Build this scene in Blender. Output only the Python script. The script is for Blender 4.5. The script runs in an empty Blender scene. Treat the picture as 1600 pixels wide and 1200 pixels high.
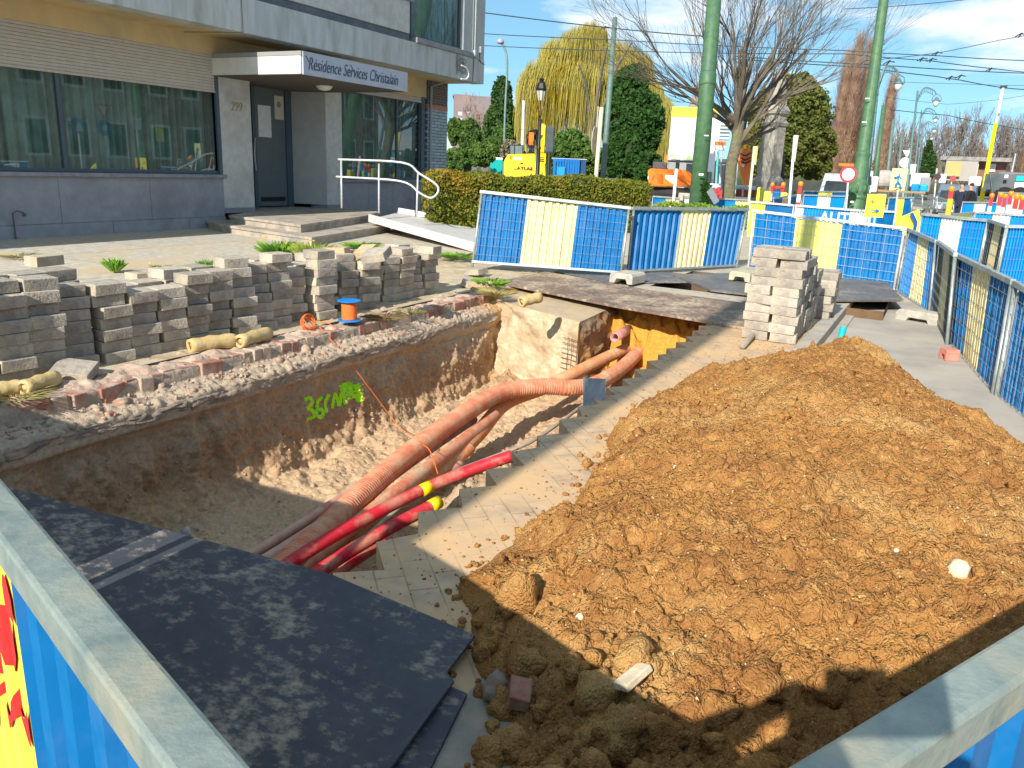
import bpy, math, random
import numpy as np
from mathutils import Vector, Matrix
from mathutils.bvhtree import BVHTree
random.seed(7); rng = np.random.default_rng(7)
S = bpy.context.scene
COL = S.collection
# ------------------------------------------------------------ camera, sky, sun, exposure
RM = np.array([[0.8804484102600795, -0.16153187827739693, 0.44577802679211886],
               [0.4723311151144996, 0.21671662928782923, -0.8543636346924036],
               [0.04139945126680016, 0.9627779364372129, 0.2671043439266947]])
FPX, CX, CY, CH = 1230.0, 800.0, 600.0, 1.5
cam = bpy.data.objects.new('camera', bpy.data.cameras.new('camera')); COL.objects.link(cam)
cam.matrix_world = Matrix([[*RM[0], 0], [*RM[1], 0], [*RM[2], CH], [0, 0, 0, 1]])
cam.data.sensor_width = 36; cam.data.lens = FPX / 1600 * 36
cam.data.clip_start = 0.04; cam.data.clip_end = 3000
S.camera = cam
SUN_EL = math.radians(32.0)
sun = bpy.data.objects.new('sun', bpy.data.lights.new('sun', 'SUN')); COL.objects.link(sun)
sun.data.energy = 5.0; sun.data.angle = math.radians(0.5); sun.data.color = (1.0, 0.93, 0.82)
SUN_AZ = math.radians(0.4)
sdir = Vector((-math.sin(SUN_AZ) * math.cos(SUN_EL), math.cos(SUN_AZ) * math.cos(SUN_EL), -math.sin(SUN_EL)))
sun.rotation_euler = sdir.to_track_quat('-Z', 'Y').to_euler()
S.view_settings.view_transform = 'Standard'; S.view_settings.look = 'None'
S.view_settings.exposure = 0.50; S.view_settings.gamma = 1
W = bpy.data.worlds.new('World'); S.world = W; W.use_nodes = True
nt = W.node_tree; nt.nodes.clear()
def wn(t, **k):
    n = nt.nodes.new(t)
    for a, b in k.items(): setattr(n, a, b)
    return n
out = wn('ShaderNodeOutputWorld'); bg = wn('ShaderNodeBackground'); sky = wn('ShaderNodeTexSky', sky_type='NISHITA')
sky.sun_disc = False; sky.sun_elevation = SUN_EL; sky.sun_rotation = math.pi - SUN_AZ
sky.air_density = 1.0; sky.dust_density = 0.1; sky.ozone_density = 2.0
tc = wn('ShaderNodeTexCoord'); mp = wn('ShaderNodeMapping'); mp.inputs['Scale'].default_value = (1, 1, 3.2)
mp.inputs['Location'].default_value = (1.35, 0.6, 0.2)
nz = wn('ShaderNodeTexNoise'); nz.inputs['Scale'].default_value = 3.1; nz.inputs['Detail'].default_value = 7; nz.inputs['Roughness'].default_value = .56
rp = wn('ShaderNodeValToRGB'); rp.color_ramp.elements[0].position = .50; rp.color_ramp.elements[1].position = .615
mx = wn('ShaderNodeMix', data_type='RGBA')
hs = wn('ShaderNodeHueSaturation'); hs.inputs['Saturation'].default_value = 1.05; hs.inputs['Value'].default_value = 2.9; hs.inputs['Hue'].default_value = .475
nt.links.new(tc.outputs['Generated'], mp.inputs[0]); nt.links.new(mp.outputs[0], nz.inputs[0]); nt.links.new(nz.outputs[0], rp.inputs[0])
va = wn('ShaderNodeVectorMath', operation='ADD'); va.inputs[1].default_value = (0, 0, .22); vnm = wn('ShaderNodeVectorMath', operation='NORMALIZE')
nt.links.new(tc.outputs['Generated'], va.inputs[0]); nt.links.new(va.outputs[0], vnm.inputs[0]); nt.links.new(vnm.outputs[0], sky.inputs[0])
nt.links.new(sky.outputs[0], hs.inputs['Color']); nt.links.new(rp.outputs[0], mx.inputs[0]); nt.links.new(hs.outputs[0], mx.inputs[6])
mx.inputs[7].default_value = (15., 15.5, 16, 1)
nt.links.new(mx.outputs[2], bg.inputs[0]); bg.inputs[1].default_value = 0.053; nt.links.new(bg.outputs[0], out.inputs[0])

# ------------------------------------------------------------ survey helpers (photo measurements turned into metres)
def ray(x, y): return RM @ np.array([x - CX, CY - y, -FPX])
def G(x, y, z=0.0):
    d = ray(x, y); t = (z - CH) / d[2]; return Vector((d[0] * t, d[1] * t, z))
def PT(x, y, d): return Vector(ray(x, y) * (d / FPX)) + Vector((0, 0, CH))
def V(*a): return Vector(a)
# ------------------------------------------------------------ noise
def _h(ix, iy, s):
    n = (ix.astype(np.int64) * 374761393 + iy.astype(np.int64) * 668265263 + s * 974634777) & 0xffffffff
    n = ((n ^ (n >> 13)) * 1274126177) & 0xffffffff
    n = (n ^ (n >> 16)) & 0xffffffff
    return n / 4294967295.0
def vn(x, y, s=0):
    ix, iy = np.floor(x), np.floor(y); fx, fy = x - ix, y - iy
    u, v = fx * fx * (3 - 2 * fx), fy * fy * (3 - 2 * fy)
    a, b, c, d = _h(ix, iy, s), _h(ix + 1, iy, s), _h(ix, iy + 1, s), _h(ix + 1, iy + 1, s)
    return ((a * (1 - u) + b * u) * (1 - v) + (c * (1 - u) + d * u) * v) * 2 - 1
def fbm(x, y, o=4, s=0, g=.5):
    r = 0; a = 1.0
    for i in range(o): r = r + a * vn(x * 2 ** i + i * 7.3, y * 2 ** i - i * 3.1, s + i); a *= g
    return r
def worley(x, y, s=0):
    ix, iy = np.floor(x), np.floor(y); F = np.full(x.shape, 9.0); F2 = F.copy(); ID = np.zeros(x.shape)
    for i in (-1, 0, 1):
        for j in (-1, 0, 1):
            cx, cy = ix + i, iy + j
            d = np.hypot(cx + _h(cx, cy, s) - x, cy + _h(cx, cy, s + 5) - y)
            m = d < F; F2 = np.where(m, F, np.minimum(F2, d)); ID = np.where(m, _h(cx, cy, s + 9), ID); F = np.where(m, d, F)
    return F, F2, ID
# ------------------------------------------------------------ mesh helpers
def tag(o, label=None, cat=None, group=None, kind=None):
    if label: o['label'] = label
    if cat: o['category'] = cat
    if group: o['group'] = group
    if kind: o['kind'] = kind
    return o
def thing(name, loc, label, cat, group=None):
    o = bpy.data.objects.new(name, None); COL.objects.link(o); o.location = loc; o.empty_display_size = .1
    return tag(o, label, cat, group)
class MB:
    def __init__(s): s.v = []; s.f = []; s.m = []; s.mi = 0
    def add(s, vs, fs):
        n = len(s.v); s.v += [tuple(p) for p in vs]; s.f += [tuple(i + n for i in f) for f in fs]; s.m += [s.mi] * len(fs); return s
    def hexa(s, p):  # 4 bottom, 4 top
        return s.add(p, [(3, 2, 1, 0), (4, 5, 6, 7), (0, 1, 5, 4), (1, 2, 6, 5), (2, 3, 7, 6), (3, 0, 4, 7)])
    def box(s, c, d, rz=0, rx=0, ry=0):
        M_ = Matrix.Rotation(rz, 3, 'Z') @ Matrix.Rotation(ry, 3, 'Y') @ Matrix.Rotation(rx, 3, 'X'); c = Vector(c)
        x, y, z = d[0] / 2, d[1] / 2, d[2] / 2
        return s.hexa([c + M_ @ Vector(q) for q in ((-x, -y, -z), (x, -y, -z), (x, y, -z), (-x, y, -z), (-x, -y, z), (x, -y, z), (x, y, z), (-x, y, z))])
    def b2(s, lo, hi): return s.box([(a + b) / 2 for a, b in zip(lo, hi)], [abs(b - a) for a, b in zip(lo, hi)])
    def prism(s, poly, z0, z1):
        n = len(poly); zf0 = z0 if callable(z0) else (lambda p: z0); zf1 = z1 if callable(z1) else (lambda p: z1)
        return s.add([(p[0], p[1], zf0(p)) for p in poly] + [(p[0], p[1], zf1(p)) for p in poly],
                     [tuple(range(n))[::-1], tuple(range(n, 2 * n))] + [(i, (i + 1) % n, n + (i + 1) % n, n + i) for i in range(n)])
    def tube(s, pts, r, n=8, caps=True, rot=0):
        pts = [Vector(p) for p in pts]; k = len(pts); rs = r if isinstance(r, (list, tuple)) else [r] * k
        vs = []; up = None
        for i, p in enumerate(pts):
            t = (pts[min(i + 1, k - 1)] - pts[max(i - 1, 0)]).normalized()
            if up is None: up = Vector((0, 0, 1)) if abs(t.z) < .9 else Vector((0, 1, 0))
            a = up.cross(t).normalized(); b = t.cross(a); up = b
            for j in range(n):
                an = 2 * math.pi * j / n + rot; vs.append(p + (a * math.cos(an) + b * math.sin(an)) * rs[i])
        fs = [(i * n + j, i * n + (j + 1) % n, (i + 1) * n + (j + 1) % n, (i + 1) * n + j) for i in range(k - 1) for j in range(n)]
        if caps: fs += [tuple(range(n))[::-1], tuple(range((k - 1) * n, k * n))]
        return s.add(vs, fs)
    def lathe(s, base, prof, n=14, axis=None):
        base = Vector(base); vs = []
        for r, z in prof:
            for j in range(n):
                a = 2 * math.pi * j / n; q = Vector((r * math.cos(a), r * math.sin(a), z))
                vs.append(base + (axis @ q if axis else q))
        k = len(prof)
        fs = [(i * n + j, i * n + (j + 1) % n, (i + 1) * n + (j + 1) % n, (i + 1) * n + j) for i in range(k - 1) for j in range(n)]
        return s.add(vs, fs + [tuple(range(n))[::-1], tuple(range((k - 1) * n, k * n))])
    def rail(s, a, b, w, h, up=(0, 0, 1)):  # box beam between two points
        a, b = Vector(a), Vector(b); t = (b - a).normalized(); sd = t.cross(Vector(up)).normalized(); u = sd.cross(t)
        q = [a - sd * w / 2 - u * h / 2, a + sd * w / 2 - u * h / 2, b + sd * w / 2 - u * h / 2, b - sd * w / 2 - u * h / 2]
        return s.hexa(q + [p + u * h for p in q])
    def build(s, name, mats, parent=None, label=None, cat=None, group=None, kind=None, smooth=False, org=None, bevel=0):
        vs = np.array(s.v, dtype=float).reshape(-1, 3)
        if parent is not None:
            o0 = Vector(parent.location); pp = parent.parent
            while pp is not None: o0 = o0 + pp.location; pp = pp.parent
        elif org is not None: o0 = Vector(org)
        elif kind: o0 = Vector((0, 0, 0))
        else: o0 = Vector((vs[:, 0].mean(), vs[:, 1].mean(), vs[:, 2].min()))
        me = bpy.data.meshes.new(name); me.from_pydata([tuple(p) for p in vs - np.array(o0)], [], s.f)
        mats = mats if isinstance(mats, (list, tuple)) else [mats]
        for m in mats: me.materials.append(m)
        if len(mats) > 1: me.polygons.foreach_set('material_index', s.m)
        if smooth: me.polygons.foreach_set('use_smooth', [True] * len(me.polygons))
        me.update()
        o = bpy.data.objects.new(name, me); COL.objects.link(o)
        if parent is not None: o.parent = parent
        else: o.location = o0
        if bevel:
            b = o.modifiers.new('bevel', 'BEVEL'); b.width = bevel; b.segments = 2; b.limit_method = 'ANGLE'
        return tag(o, label, cat, group, kind)
def arrmesh(name, co, faces, mats, parent=None, smooth=False, mi=None, **k):
    o0 = np.zeros(3)
    if parent is not None: o0 = np.array(parent.location)
    co = np.asarray(co, dtype=np.float32).reshape(-1, 3) - o0; faces = np.asarray(faces, dtype=np.int32); w = faces.shape[1]
    me = bpy.data.meshes.new(name); me.vertices.add(len(co)); me.vertices.foreach_set('co', co.astype(np.float32).ravel())
    me.loops.add(faces.size); me.loops.foreach_set('vertex_index', faces.ravel())
    me.polygons.add(len(faces)); me.polygons.foreach_set('loop_start', np.arange(0, faces.size, w, dtype=np.int32))
    try: me.polygons.foreach_set('loop_total', np.full(len(faces), w, dtype=np.int32))
    except Exception: pass
    mats = mats if isinstance(mats, (list, tuple)) else [mats]
    for m in mats: me.materials.append(m)
    if mi is not None: me.polygons.foreach_set('material_index', np.asarray(mi, dtype=np.int32))
    if smooth: me.polygons.foreach_set('use_smooth', np.ones(len(faces), dtype=bool))
    me.update(calc_edges=True); me.validate()
    o = bpy.data.objects.new(name, me); COL.objects.link(o)
    if parent is not None: o.parent = parent
    return tag(o, **k)
def gridfaces(n, m):
    i, j = np.meshgrid(np.arange(n - 1), np.arange(m - 1), indexing='ij'); a = (i * m + j).ravel()
    return np.stack([a, a + m, a + m + 1, a + 1], 1)
# ------------------------------------------------------------ materials
MATS = {}
def M(name, c, c2=None, sc=6, rough=.8, metal=0, bump=0, bsc=60, c3=None, sc3=1.3, lo=.4, hi=.6, rnd=0, spec=.4, coord='Object', stretch=None, emit=0, coat=0, wn_=False):
    if name in MATS: return MATS[name]
    m = bpy.data.materials.new(name); m.use_nodes = True; t = m.node_tree; b = t.nodes['Principled BSDF']
    b.inputs['Roughness'].default_value = rough; b.inputs['Metallic'].default_value = metal; b.inputs['Specular IOR Level'].default_value = spec
    b.inputs['Base Color'].default_value = (*c, 1); b.inputs['Coat Weight'].default_value = coat
    def nn(k, **a):
        n = t.nodes.new(k)
        for x, y in a.items(): setattr(n, x, y)
        return n
    co = None
    if c2 or bump or c3:
        tcn = nn('ShaderNodeTexCoord'); co = tcn.outputs[coord]
        if stretch:
            mm = nn('ShaderNodeMapping'); mm.inputs['Scale'].default_value = stretch; t.links.new(co, mm.inputs[0]); co = mm.outputs[0]
    cur = None
    def noise(scale, det=6):
        n = nn('ShaderNodeTexNoise'); n.inputs['Scale'].default_value = scale; n.inputs['Detail'].default_value = det; n.inputs['Roughness'].default_value = .62
        t.links.new(co, n.inputs[0]); return n.outputs[0]
    def mix(src, A, Bc, l, h):
        r = nn('ShaderNodeMapRange'); r.inputs[1].default_value = l; r.inputs[2].default_value = h; t.links.new(src, r.inputs[0])
        x = nn('ShaderNodeMix', data_type='RGBA'); t.links.new(r.outputs[0], x.inputs[0])
        if isinstance(A, tuple): x.inputs[6].default_value = (*A, 1)
        else: t.links.new(A, x.inputs[6])
        x.inputs[7].default_value = (*Bc, 1); return x.outputs[2]
    if c2: cur = mix(noise(sc), c, c2, lo, hi)
    if c3: cur = mix(noise(sc3, 4), cur if cur else c, c3, .5, .68)
    if rnd:
        oi = nn('ShaderNodeObjectInfo'); r = nn('ShaderNodeMapRange'); r.inputs[3].default_value = 1 - rnd; r.inputs[4].default_value = 1 + rnd
        t.links.new(oi.outputs['Random'], r.inputs[0]); h = nn('ShaderNodeHueSaturation'); t.links.new(r.outputs[0], h.inputs['Value'])
        if cur: t.links.new(cur, h.inputs['Color'])
        else: h.inputs['Color'].default_value = (*c, 1)
        cur = h.outputs[0]
    if cur: t.links.new(cur, b.inputs['Base Color'])
    if bump:
        bn = nn('ShaderNodeBump'); bn.inputs['Strength'].default_value = min(1, bump); bn.inputs['Distance'].default_value = .012
        t.links.new(noise(bsc, 5), bn.inputs['Height']); t.links.new(bn.outputs[0], b.inputs['Normal'])
    if emit: b.inputs['Emission Color'].default_value = (*c, 1); b.inputs['Emission Strength'].default_value = emit
    MATS[name] = m; return m
def bricks_mat(name, c1, c2, mo, w, h, ms=.006, rough=.9, plane='YX', offset=.5, dust=None, dsc=1.6, dlo=.38, dhi=.62, rot=0, bump=.5, spec=.3):
    if name in MATS: return MATS[name]
    m = bpy.data.materials.new(name); m.use_nodes = True; t = m.node_tree; b = t.nodes['Principled BSDF']; b.inputs['Roughness'].default_value = rough; b.inputs['Specular IOR Level'].default_value = spec
    tcn = t.nodes.new('ShaderNodeTexCoord'); sp = t.nodes.new('ShaderNodeSeparateXYZ'); cb = t.nodes.new('ShaderNodeCombineXYZ')
    t.links.new(tcn.outputs['Object'], sp.inputs[0]); ix = {'X': 0, 'Y': 1, 'Z': 2}
    t.links.new(sp.outputs[ix[plane[0]]], cb.inputs[0]); t.links.new(sp.outputs[ix[plane[1]]], cb.inputs[1])
    mp = t.nodes.new('ShaderNodeMapping'); mp.inputs['Rotation'].default_value = (0, 0, rot); t.links.new(cb.outputs[0], mp.inputs[0])
    bt = t.nodes.new('ShaderNodeTexBrick'); bt.offset = offset; t.links.new(mp.outputs[0], bt.inputs[0])
    bt.inputs['Color1'].default_value = (*c1, 1); bt.inputs['Color2'].default_value = (*c2, 1); bt.inputs['Mortar'].default_value = (*mo, 1)
    bt.inputs['Scale'].default_value = 1; bt.inputs['Mortar Size'].default_value = ms; bt.inputs['Brick Width'].default_value = w; bt.inputs['Row Height'].default_value = h
    n1 = t.nodes.new('ShaderNodeTexNoise'); n1.inputs['Scale'].default_value = 9; n1.inputs['Detail'].default_value = 8; t.links.new(tcn.outputs['Object'], n1.inputs[0])
    mr = t.nodes.new('ShaderNodeMapRange'); mr.inputs[1].default_value = .3; mr.inputs[2].default_value = .7; mr.inputs[3].default_value = .75; mr.inputs[4].default_value = 1.2; t.links.new(n1.outputs[0], mr.inputs[0])
    hv = t.nodes.new('ShaderNodeHueSaturation'); t.links.new(bt.outputs[0], hv.inputs['Color']); t.links.new(mr.outputs[0], hv.inputs['Value'])
    cur = hv.outputs[0]
    if dust:
        n2 = t.nodes.new('ShaderNodeTexNoise'); n2.inputs['Scale'].default_value = dsc; n2.inputs['Detail'].default_value = 9; n2.inputs['Roughness'].default_value = .65; t.links.new(tcn.outputs['Object'], n2.inputs[0])
        m2 = t.nodes.new('ShaderNodeMapRange'); m2.inputs[1].default_value = dlo; m2.inputs[2].default_value = dhi; t.links.new(n2.outputs[0], m2.inputs[0])
        x = t.nodes.new('ShaderNodeMix'); x.data_type = 'RGBA'; t.links.new(m2.outputs[0], x.inputs[0]); t.links.new(cur, x.inputs[6]); x.inputs[7].default_value = (*dust, 1); cur = x.outputs[2]
    t.links.new(cur, b.inputs['Base Color'])
    if bump:
        bn = t.nodes.new('ShaderNodeBump'); bn.inputs['Strength'].default_value = bump; bn.inputs['Distance'].default_value = .01
        ad = t.nodes.new('ShaderNodeMath'); ad.operation = 'SUBTRACT'; t.links.new(n1.outputs[0], ad.inputs[0]); t.links.new(bt.outputs['Fac'], ad.inputs[1])
        t.links.new(ad.outputs[0], bn.inputs['Height']); t.links.new(bn.outputs[0], b.inputs['Normal'])
    MATS[name] = m; return m
def glass_mat(name, tint, refl=.35):
    m = bpy.data.materials.new(name); m.use_nodes = True; t = m.node_tree; t.nodes.clear()
    o = t.nodes.new('ShaderNodeOutputMaterial'); mx_ = t.nodes.new('ShaderNodeMixShader'); tr = t.nodes.new('ShaderNodeBsdfTransparent'); gl = t.nodes.new('ShaderNodeBsdfGlossy')
    tr.inputs[0].default_value = (*tint, 1); gl.inputs['Roughness'].default_value = .01; gl.inputs[0].default_value = (.9, .97, 1, 1); mx_.inputs[0].default_value = refl
    t.links.new(tr.outputs[0], mx_.inputs[1]); t.links.new(gl.outputs[0], mx_.inputs[2]); t.links.new(mx_.outputs[0], o.inputs[0]); return m

BLUE = M('blue_sheet_paint', (.0005, .12, .33), (.0005, .155, .40), sc=3, rough=.5, bump=.05, spec=.25, c3=(.03, .15, .38), sc3=6)
BLUE2 = M('cyan_blue_sheet_paint', (.0, .27, .62), (.01, .21, .58), sc=3, rough=.5, spec=.25)
CREAM = M('cream_sheet_paint', (.78, .68, .36), (.72, .6, .3), sc=4, rough=.5, c3=(.62, .5, .28), sc3=3)
YEL = M('yellow_sheet_paint', (.85, .8, .1), (.8, .72, .08), sc=3, rough=.45)
LEMON = M('lemon_sheet_paint', (.8, .76, .22), (.76, .72, .18), sc=3, rough=.5)
WHT = M('white_sheet_paint', (.75, .76, .72), (.66, .66, .6), sc=4, rough=.5)
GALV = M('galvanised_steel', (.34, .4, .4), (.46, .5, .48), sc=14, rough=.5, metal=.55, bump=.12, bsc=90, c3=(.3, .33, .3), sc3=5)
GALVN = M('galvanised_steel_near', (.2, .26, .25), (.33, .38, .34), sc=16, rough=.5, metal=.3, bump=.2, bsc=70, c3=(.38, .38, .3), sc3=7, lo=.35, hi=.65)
STEELW = M('pale_steel', (.62, .64, .64), (.5, .52, .52), sc=20, rough=.45, metal=.3)
DARK = M('dark_plastic', (.02, .022, .025), rough=.6)
BLACK = M('black_paint', (.012, .012, .014), rough=.45)
WHITE = M('white_paint', (.78, .79, .8), (.7, .7, .7), sc=8, rough=.5)
CONC = M('pale_concrete', (.5, .46, .39), (.36, .34, .3), sc=9, rough=.92, bump=.4, bsc=70)
RED = M('red_paint', (.6, .03, .03), rough=.5)
ORANGE = M('orange_machine_paint', (.85, .2, .01), (.8, .17, .01), sc=3, rough=.4, coat=.2)
MYEL = M('yellow_machine_paint', (.85, .6, .0), (.8, .55, .0), sc=3, rough=.35, coat=.2)
GREENP = M('green_pole_paint', (.055, .135, .06), (.08, .17, .08), sc=7, rough=.55, bump=.1, bsc=40, c3=(.05, .12, .08), sc3=2.5)
GREYGP = M('grey_green_pole_paint', (.10, .17, .15), (.14, .21, .19), sc=6, rough=.5)
SIGNY = M('sign_yellow', (.85, .8, .05), rough=.5); SIGNPY = M('sign_pale_yellow', (.82, .75, .3), rough=.5)
SIGNB = M('sign_blue', (.0, .18, .5), rough=.5)
SHADEGLASS = glass_mat('dark_window_glass', (.55, .65, .61), .12)
CARGL = M('vehicle_glass', (.02, .03, .035), rough=.08, spec=.8)
TYRE = M('tyre_rubber', (.02, .02, .02), rough=.9)

# ------------------------------------------------------------ GROUND
TX0, TX1 = -4.68, -1.86      # trench opening
def holed(name, xs, ys, holes, z, mat, **k):
    mb = MB()
    for i in range(len(xs) - 1):
        for j in range(len(ys) - 1):
            cx, cy = (xs[i] + xs[i + 1]) / 2, (ys[j] + ys[j + 1]) / 2
            if any(h[0] < cx < h[1] and h[2] < cy < h[3] for h in holes): continue
            mb.add([(xs[i], ys[j], z), (xs[i + 1], ys[j], z), (xs[i + 1], ys[j + 1], z), (xs[i], ys[j + 1], z)], [(0, 1, 2, 3)])
    return mb.build(name, mat, kind='structure', **k)
ASPH = M('roadway_concrete', (.42, .385, .33), (.34, .31, .27), sc=2.2, rough=.9, bump=.25, bsc=120, c3=(.5, .45, .37), sc3=.5)
FARASPH = M('far_asphalt', (.13, .13, .125), (.2, .19, .17), sc=.4, rough=.95)
YARD = bricks_mat('yard_slabs', (.5, .46, .38), (.44, .41, .35), (.3, .27, .22), 3.4, 2.2, ms=.018, dust=(.52, .41, .26), dsc=.9, dlo=.46, dhi=.66, bump=.2)
PIT = (-3.35, -.42, 10.35, 12.5)
holed('ground', [-700, -5.2, -3.5, -1.6, -.3, 700], [-300, -.6, 10.3, 12.6, 900], [(-5.2, -1.6, -.6, 10.3), (-3.5, -.3, 10.3, 12.6)], -.16, FARASPH)
holed('roadway', [-.74, -.3, 40], [-40, 60], [], -.11, ASPH)
# yard between the trench and the building
holed('yard_pavement', [-19, -13.2, -4.93], [-6, 34], [], 0.0, YARD)
DUSTG = M('sandy_strip', (.46, .36, .22), (.52, .44, .32), sc=3, rough=1, bump=.6, bsc=50, c3=(.36, .26, .14), sc3=4)
def strip_h(X, Y):
    e = np.clip((X + 6.9) / .7, 0, 1) * np.clip((-4.98 - X) / .15, 0, 1)
    return .004 + e * (.012 + .018 * np.clip(fbm(X * 2.2, Y * 2.2, 4, 31), -.4, 1.5)) + .006 * fbm(X * 14, Y * 14, 3, 4) * e
if 1:
    pass
gx, gy = np.meshgrid(np.linspace(-7.0, -4.9, 90), np.linspace(1.5, 10.6, 380), indexing='ij')
arrmesh('sandy_ground', np.stack([gx, gy, strip_h(gx, gy)], -1), gridfaces(90, 380), DUSTG, kind='structure', smooth=True)
# paved walk on the right of the trench, with its toothed edge
PAVE = bricks_mat('dusty_pavers', (.46, .345, .235), (.5, .375, .25), (.3, .2, .12), .22, .11, ms=.0035, plane='YX', dust=(.6, .40, .215), dsc=2.6, dlo=.36, dhi=.6, rot=math.radians(45), bump=.35)
mb = MB(); y = -1.5; edge = []
while y < 10.2:
    j = random.uniform(-.015, .015); ex_ = -1.80 - .032 * max(0, min(6, y - 2)) + j; pr_ = random.uniform(.26, .35)
    edge.append((ex_, y)); edge.append((ex_ + random.uniform(.09, .15), y + pr_ * random.uniform(.4, .55)))
    y += pr_
tp = []
for i in range(len(edge) - 1):
    a, b = edge[i], edge[i + 1]
    mb.add([(a[0], a[1], 0), (-1.0, a[1], 0), (-1.0, b[1], 0), (b[0], b[1], 0)], [(0, 1, 2, 3)])
    mb.add([(a[0], a[1], 0), (b[0], b[1], 0), (b[0], b[1], -.1), (a[0], a[1], -.1)], [(0, 1, 2, 3)])
    mb.add([(a[0], a[1], -.1), (b[0], b[1], -.1), (-1.6, b[1], -.1), (-1.6, a[1], -.1)], [(0, 1, 2, 3)])
mb.build('paved_walk', PAVE, kind='structure')
KERB = M('kerb_stone', (.42, .39, .34), (.33, .31, .28), sc=8, rough=.85, bump=.3, bsc=60, c3=(.5, .42, .3), sc3=2)
mb = MB(); y = 2.35
while y < 30:
    mb.b2((-1.0, y, -.2), (-.84, y + .995, .004)); y += 1.0
mb.b2((-.84, 2.35, -.2), (-.74, 30, -.09))
mb.build('kerb', KERB, kind='structure', bevel=.008)
FARP = bricks_mat('far_pavement', (.44, .4, .33), (.4, .36, .3), (.28, .24, .18), .3, .3, dust=(.5, .42, .3), bump=.1)
holed('far_pavement', [-4.95, -3.5, -3.35, -1.0], [9.3, 10.2, 10.35, 12.5, 60], [(-3.35, -.42, 10.35, 12.5)], 0.0, FARP)
mb = MB()
NEARC = M('near_slab_concrete', (.36, .32, .26), (.28, .25, .21), sc=7, rough=.95, bump=.5, bsc=60, c3=(.44, .34, .22), sc3=2.4)
mb.b2((-1.0, -1.5, -.2), (-.2, 2.345, .002)); mb.build('near_pavement', NEARC, kind='structure')
holed('pavement_behind_camera', [-9, -1.0], [-30, -1.5], [], 0.0, FARP)
DSOIL = M('dark_soil', (.16, .1, .055), (.1, .065, .04), sc=4, rough=1, bump=.6, bsc=30)
mb = MB()
x0, x1, y0, y1 = PIT
for a, b in (((x0, y0), (x1, y0)), ((x1, y0), (x1, y1)), ((x1, y1), (x0, y1)), ((x0, y1), (x0, y0))):
    mb.add([(a[0], a[1], 0), (b[0], b[1], 0), (b[0], b[1], -.9), (a[0], a[1], -.9)], [(0, 1, 2, 3)])
mb.add([(x0, y0, -.9), (x1, y0, -.9), (x1, y1, -.9), (x0, y1, -.9)], [(0, 1, 2, 3)])
mb.build('side_pit', DSOIL, kind='structure')
# road past the pit on the right: fill strip between kerb and plate
# ------------------------------------------------------------ TRENCH
def trench_mat():
    m = bpy.data.materials.new('trench_earth'); m.use_nodes = True; t = m.node_tree; b = t.nodes['Principled BSDF']; b.inputs['Roughness'].default_value = 1; b.inputs['Specular IOR Level'].default_value = .15
    N = t.nodes.new; L = t.links.new
    tcn = N('ShaderNodeTexCoord'); sp = N('ShaderNodeSeparateXYZ'); L(tcn.outputs['Object'], sp.inputs[0])
    def noise(s, d=8, st=None):
        n = N('ShaderNodeTexNoise'); n.inputs['Scale'].default_value = s; n.inputs['Detail'].default_value = d; n.inputs['Roughness'].default_value = .62
        if st: mm = N('ShaderNodeMapping'); mm.inputs['Scale'].default_value = st; L(tcn.outputs['Object'], mm.inputs[0]); L(mm.outputs[0], n.inputs[0])
        else: L(tcn.outputs['Object'], n.inputs[0])
        return n.outputs[0]
    # height plus wobble picks the layer
    ad = N('ShaderNodeMath'); ad.operation = 'MULTIPLY_ADD'; L(noise(2.3), ad.inputs[0]); ad.inputs[1].default_value = .5; L(sp.outputs[2], ad.inputs[2])
    r = N('ShaderNodeValToRGB'); mr = N('ShaderNodeMapRange'); mr.inputs[1].default_value = -.85; mr.inputs[2].default_value = .25; L(ad.outputs[0], mr.inputs[0]); L(mr.outputs[0], r.inputs[0])
    cr = r.color_ramp; cr.elements[0].position = 0; cr.elements[0].color = (.52, .37, .23, 1); cr.elements[1].position = 1; cr.elements[1].color = (.42, .34, .27, 1)
    for p, c in ((.16, (.47, .32, .19)), (.28, (.38, .235, .13)), (.46, (.38, .25, .15)), (.6, (.45, .33, .22)), (.78, (.46, .36, .26)), (.9, (.4, .32, .24))):
        e = cr.elements.new(p); e.color = (*c, 1)
    # pale streaks
    mr2 = N('ShaderNodeMapRange'); mr2.inputs[1].default_value = .52; mr2.inputs[2].default_value = .72; mr2.inputs[4].default_value = .75; L(noise(4.5, 8, (1, 1.6, .5)), mr2.inputs[0])
    x = N('ShaderNodeMix'); x.data_type = 'RGBA'; L(mr2.outputs[0], x.inputs[0]); L(r.outputs[0], x.inputs[6]); x.inputs[7].default_value = (.5, .36, .22, 1)
    # orange sand further down the street
    my = N('ShaderNodeMapRange'); my.inputs[1].default_value = 7.7; my.inputs[2].default_value = 8.5; L(sp.outputs[1], my.inputs[0])
    x2 = N('ShaderNodeMix'); x2.data_type = 'RGBA'; L(my.outputs[0], x2.inputs[0]); L(x.outputs[2], x2.inputs[6]); x2.inputs[7].default_value = (.58, .29, .05, 1)
    nv = noise(38, 6); mv = N('ShaderNodeMapRange'); mv.inputs[1].default_value = .3; mv.inputs[2].default_value = .7; mv.inputs[3].default_value = .78; mv.inputs[4].default_value = 1.2; L(nv, mv.inputs[0])
    h = N('ShaderNodeHueSaturation'); L(x2.outputs[2], h.inputs['Color']); L(mv.outputs[0], h.inputs['Value']); L(h.outputs[0], b.inputs['Base Color'])
    bn = N('ShaderNodeBump'); bn.inputs['Strength'].default_value = .8; bn.inputs['Distance'].default_value = .02; L(noise(30, 8), bn.inputs['Height']); L(bn.outputs[0], b.inputs['Normal'])
    return m
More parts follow.
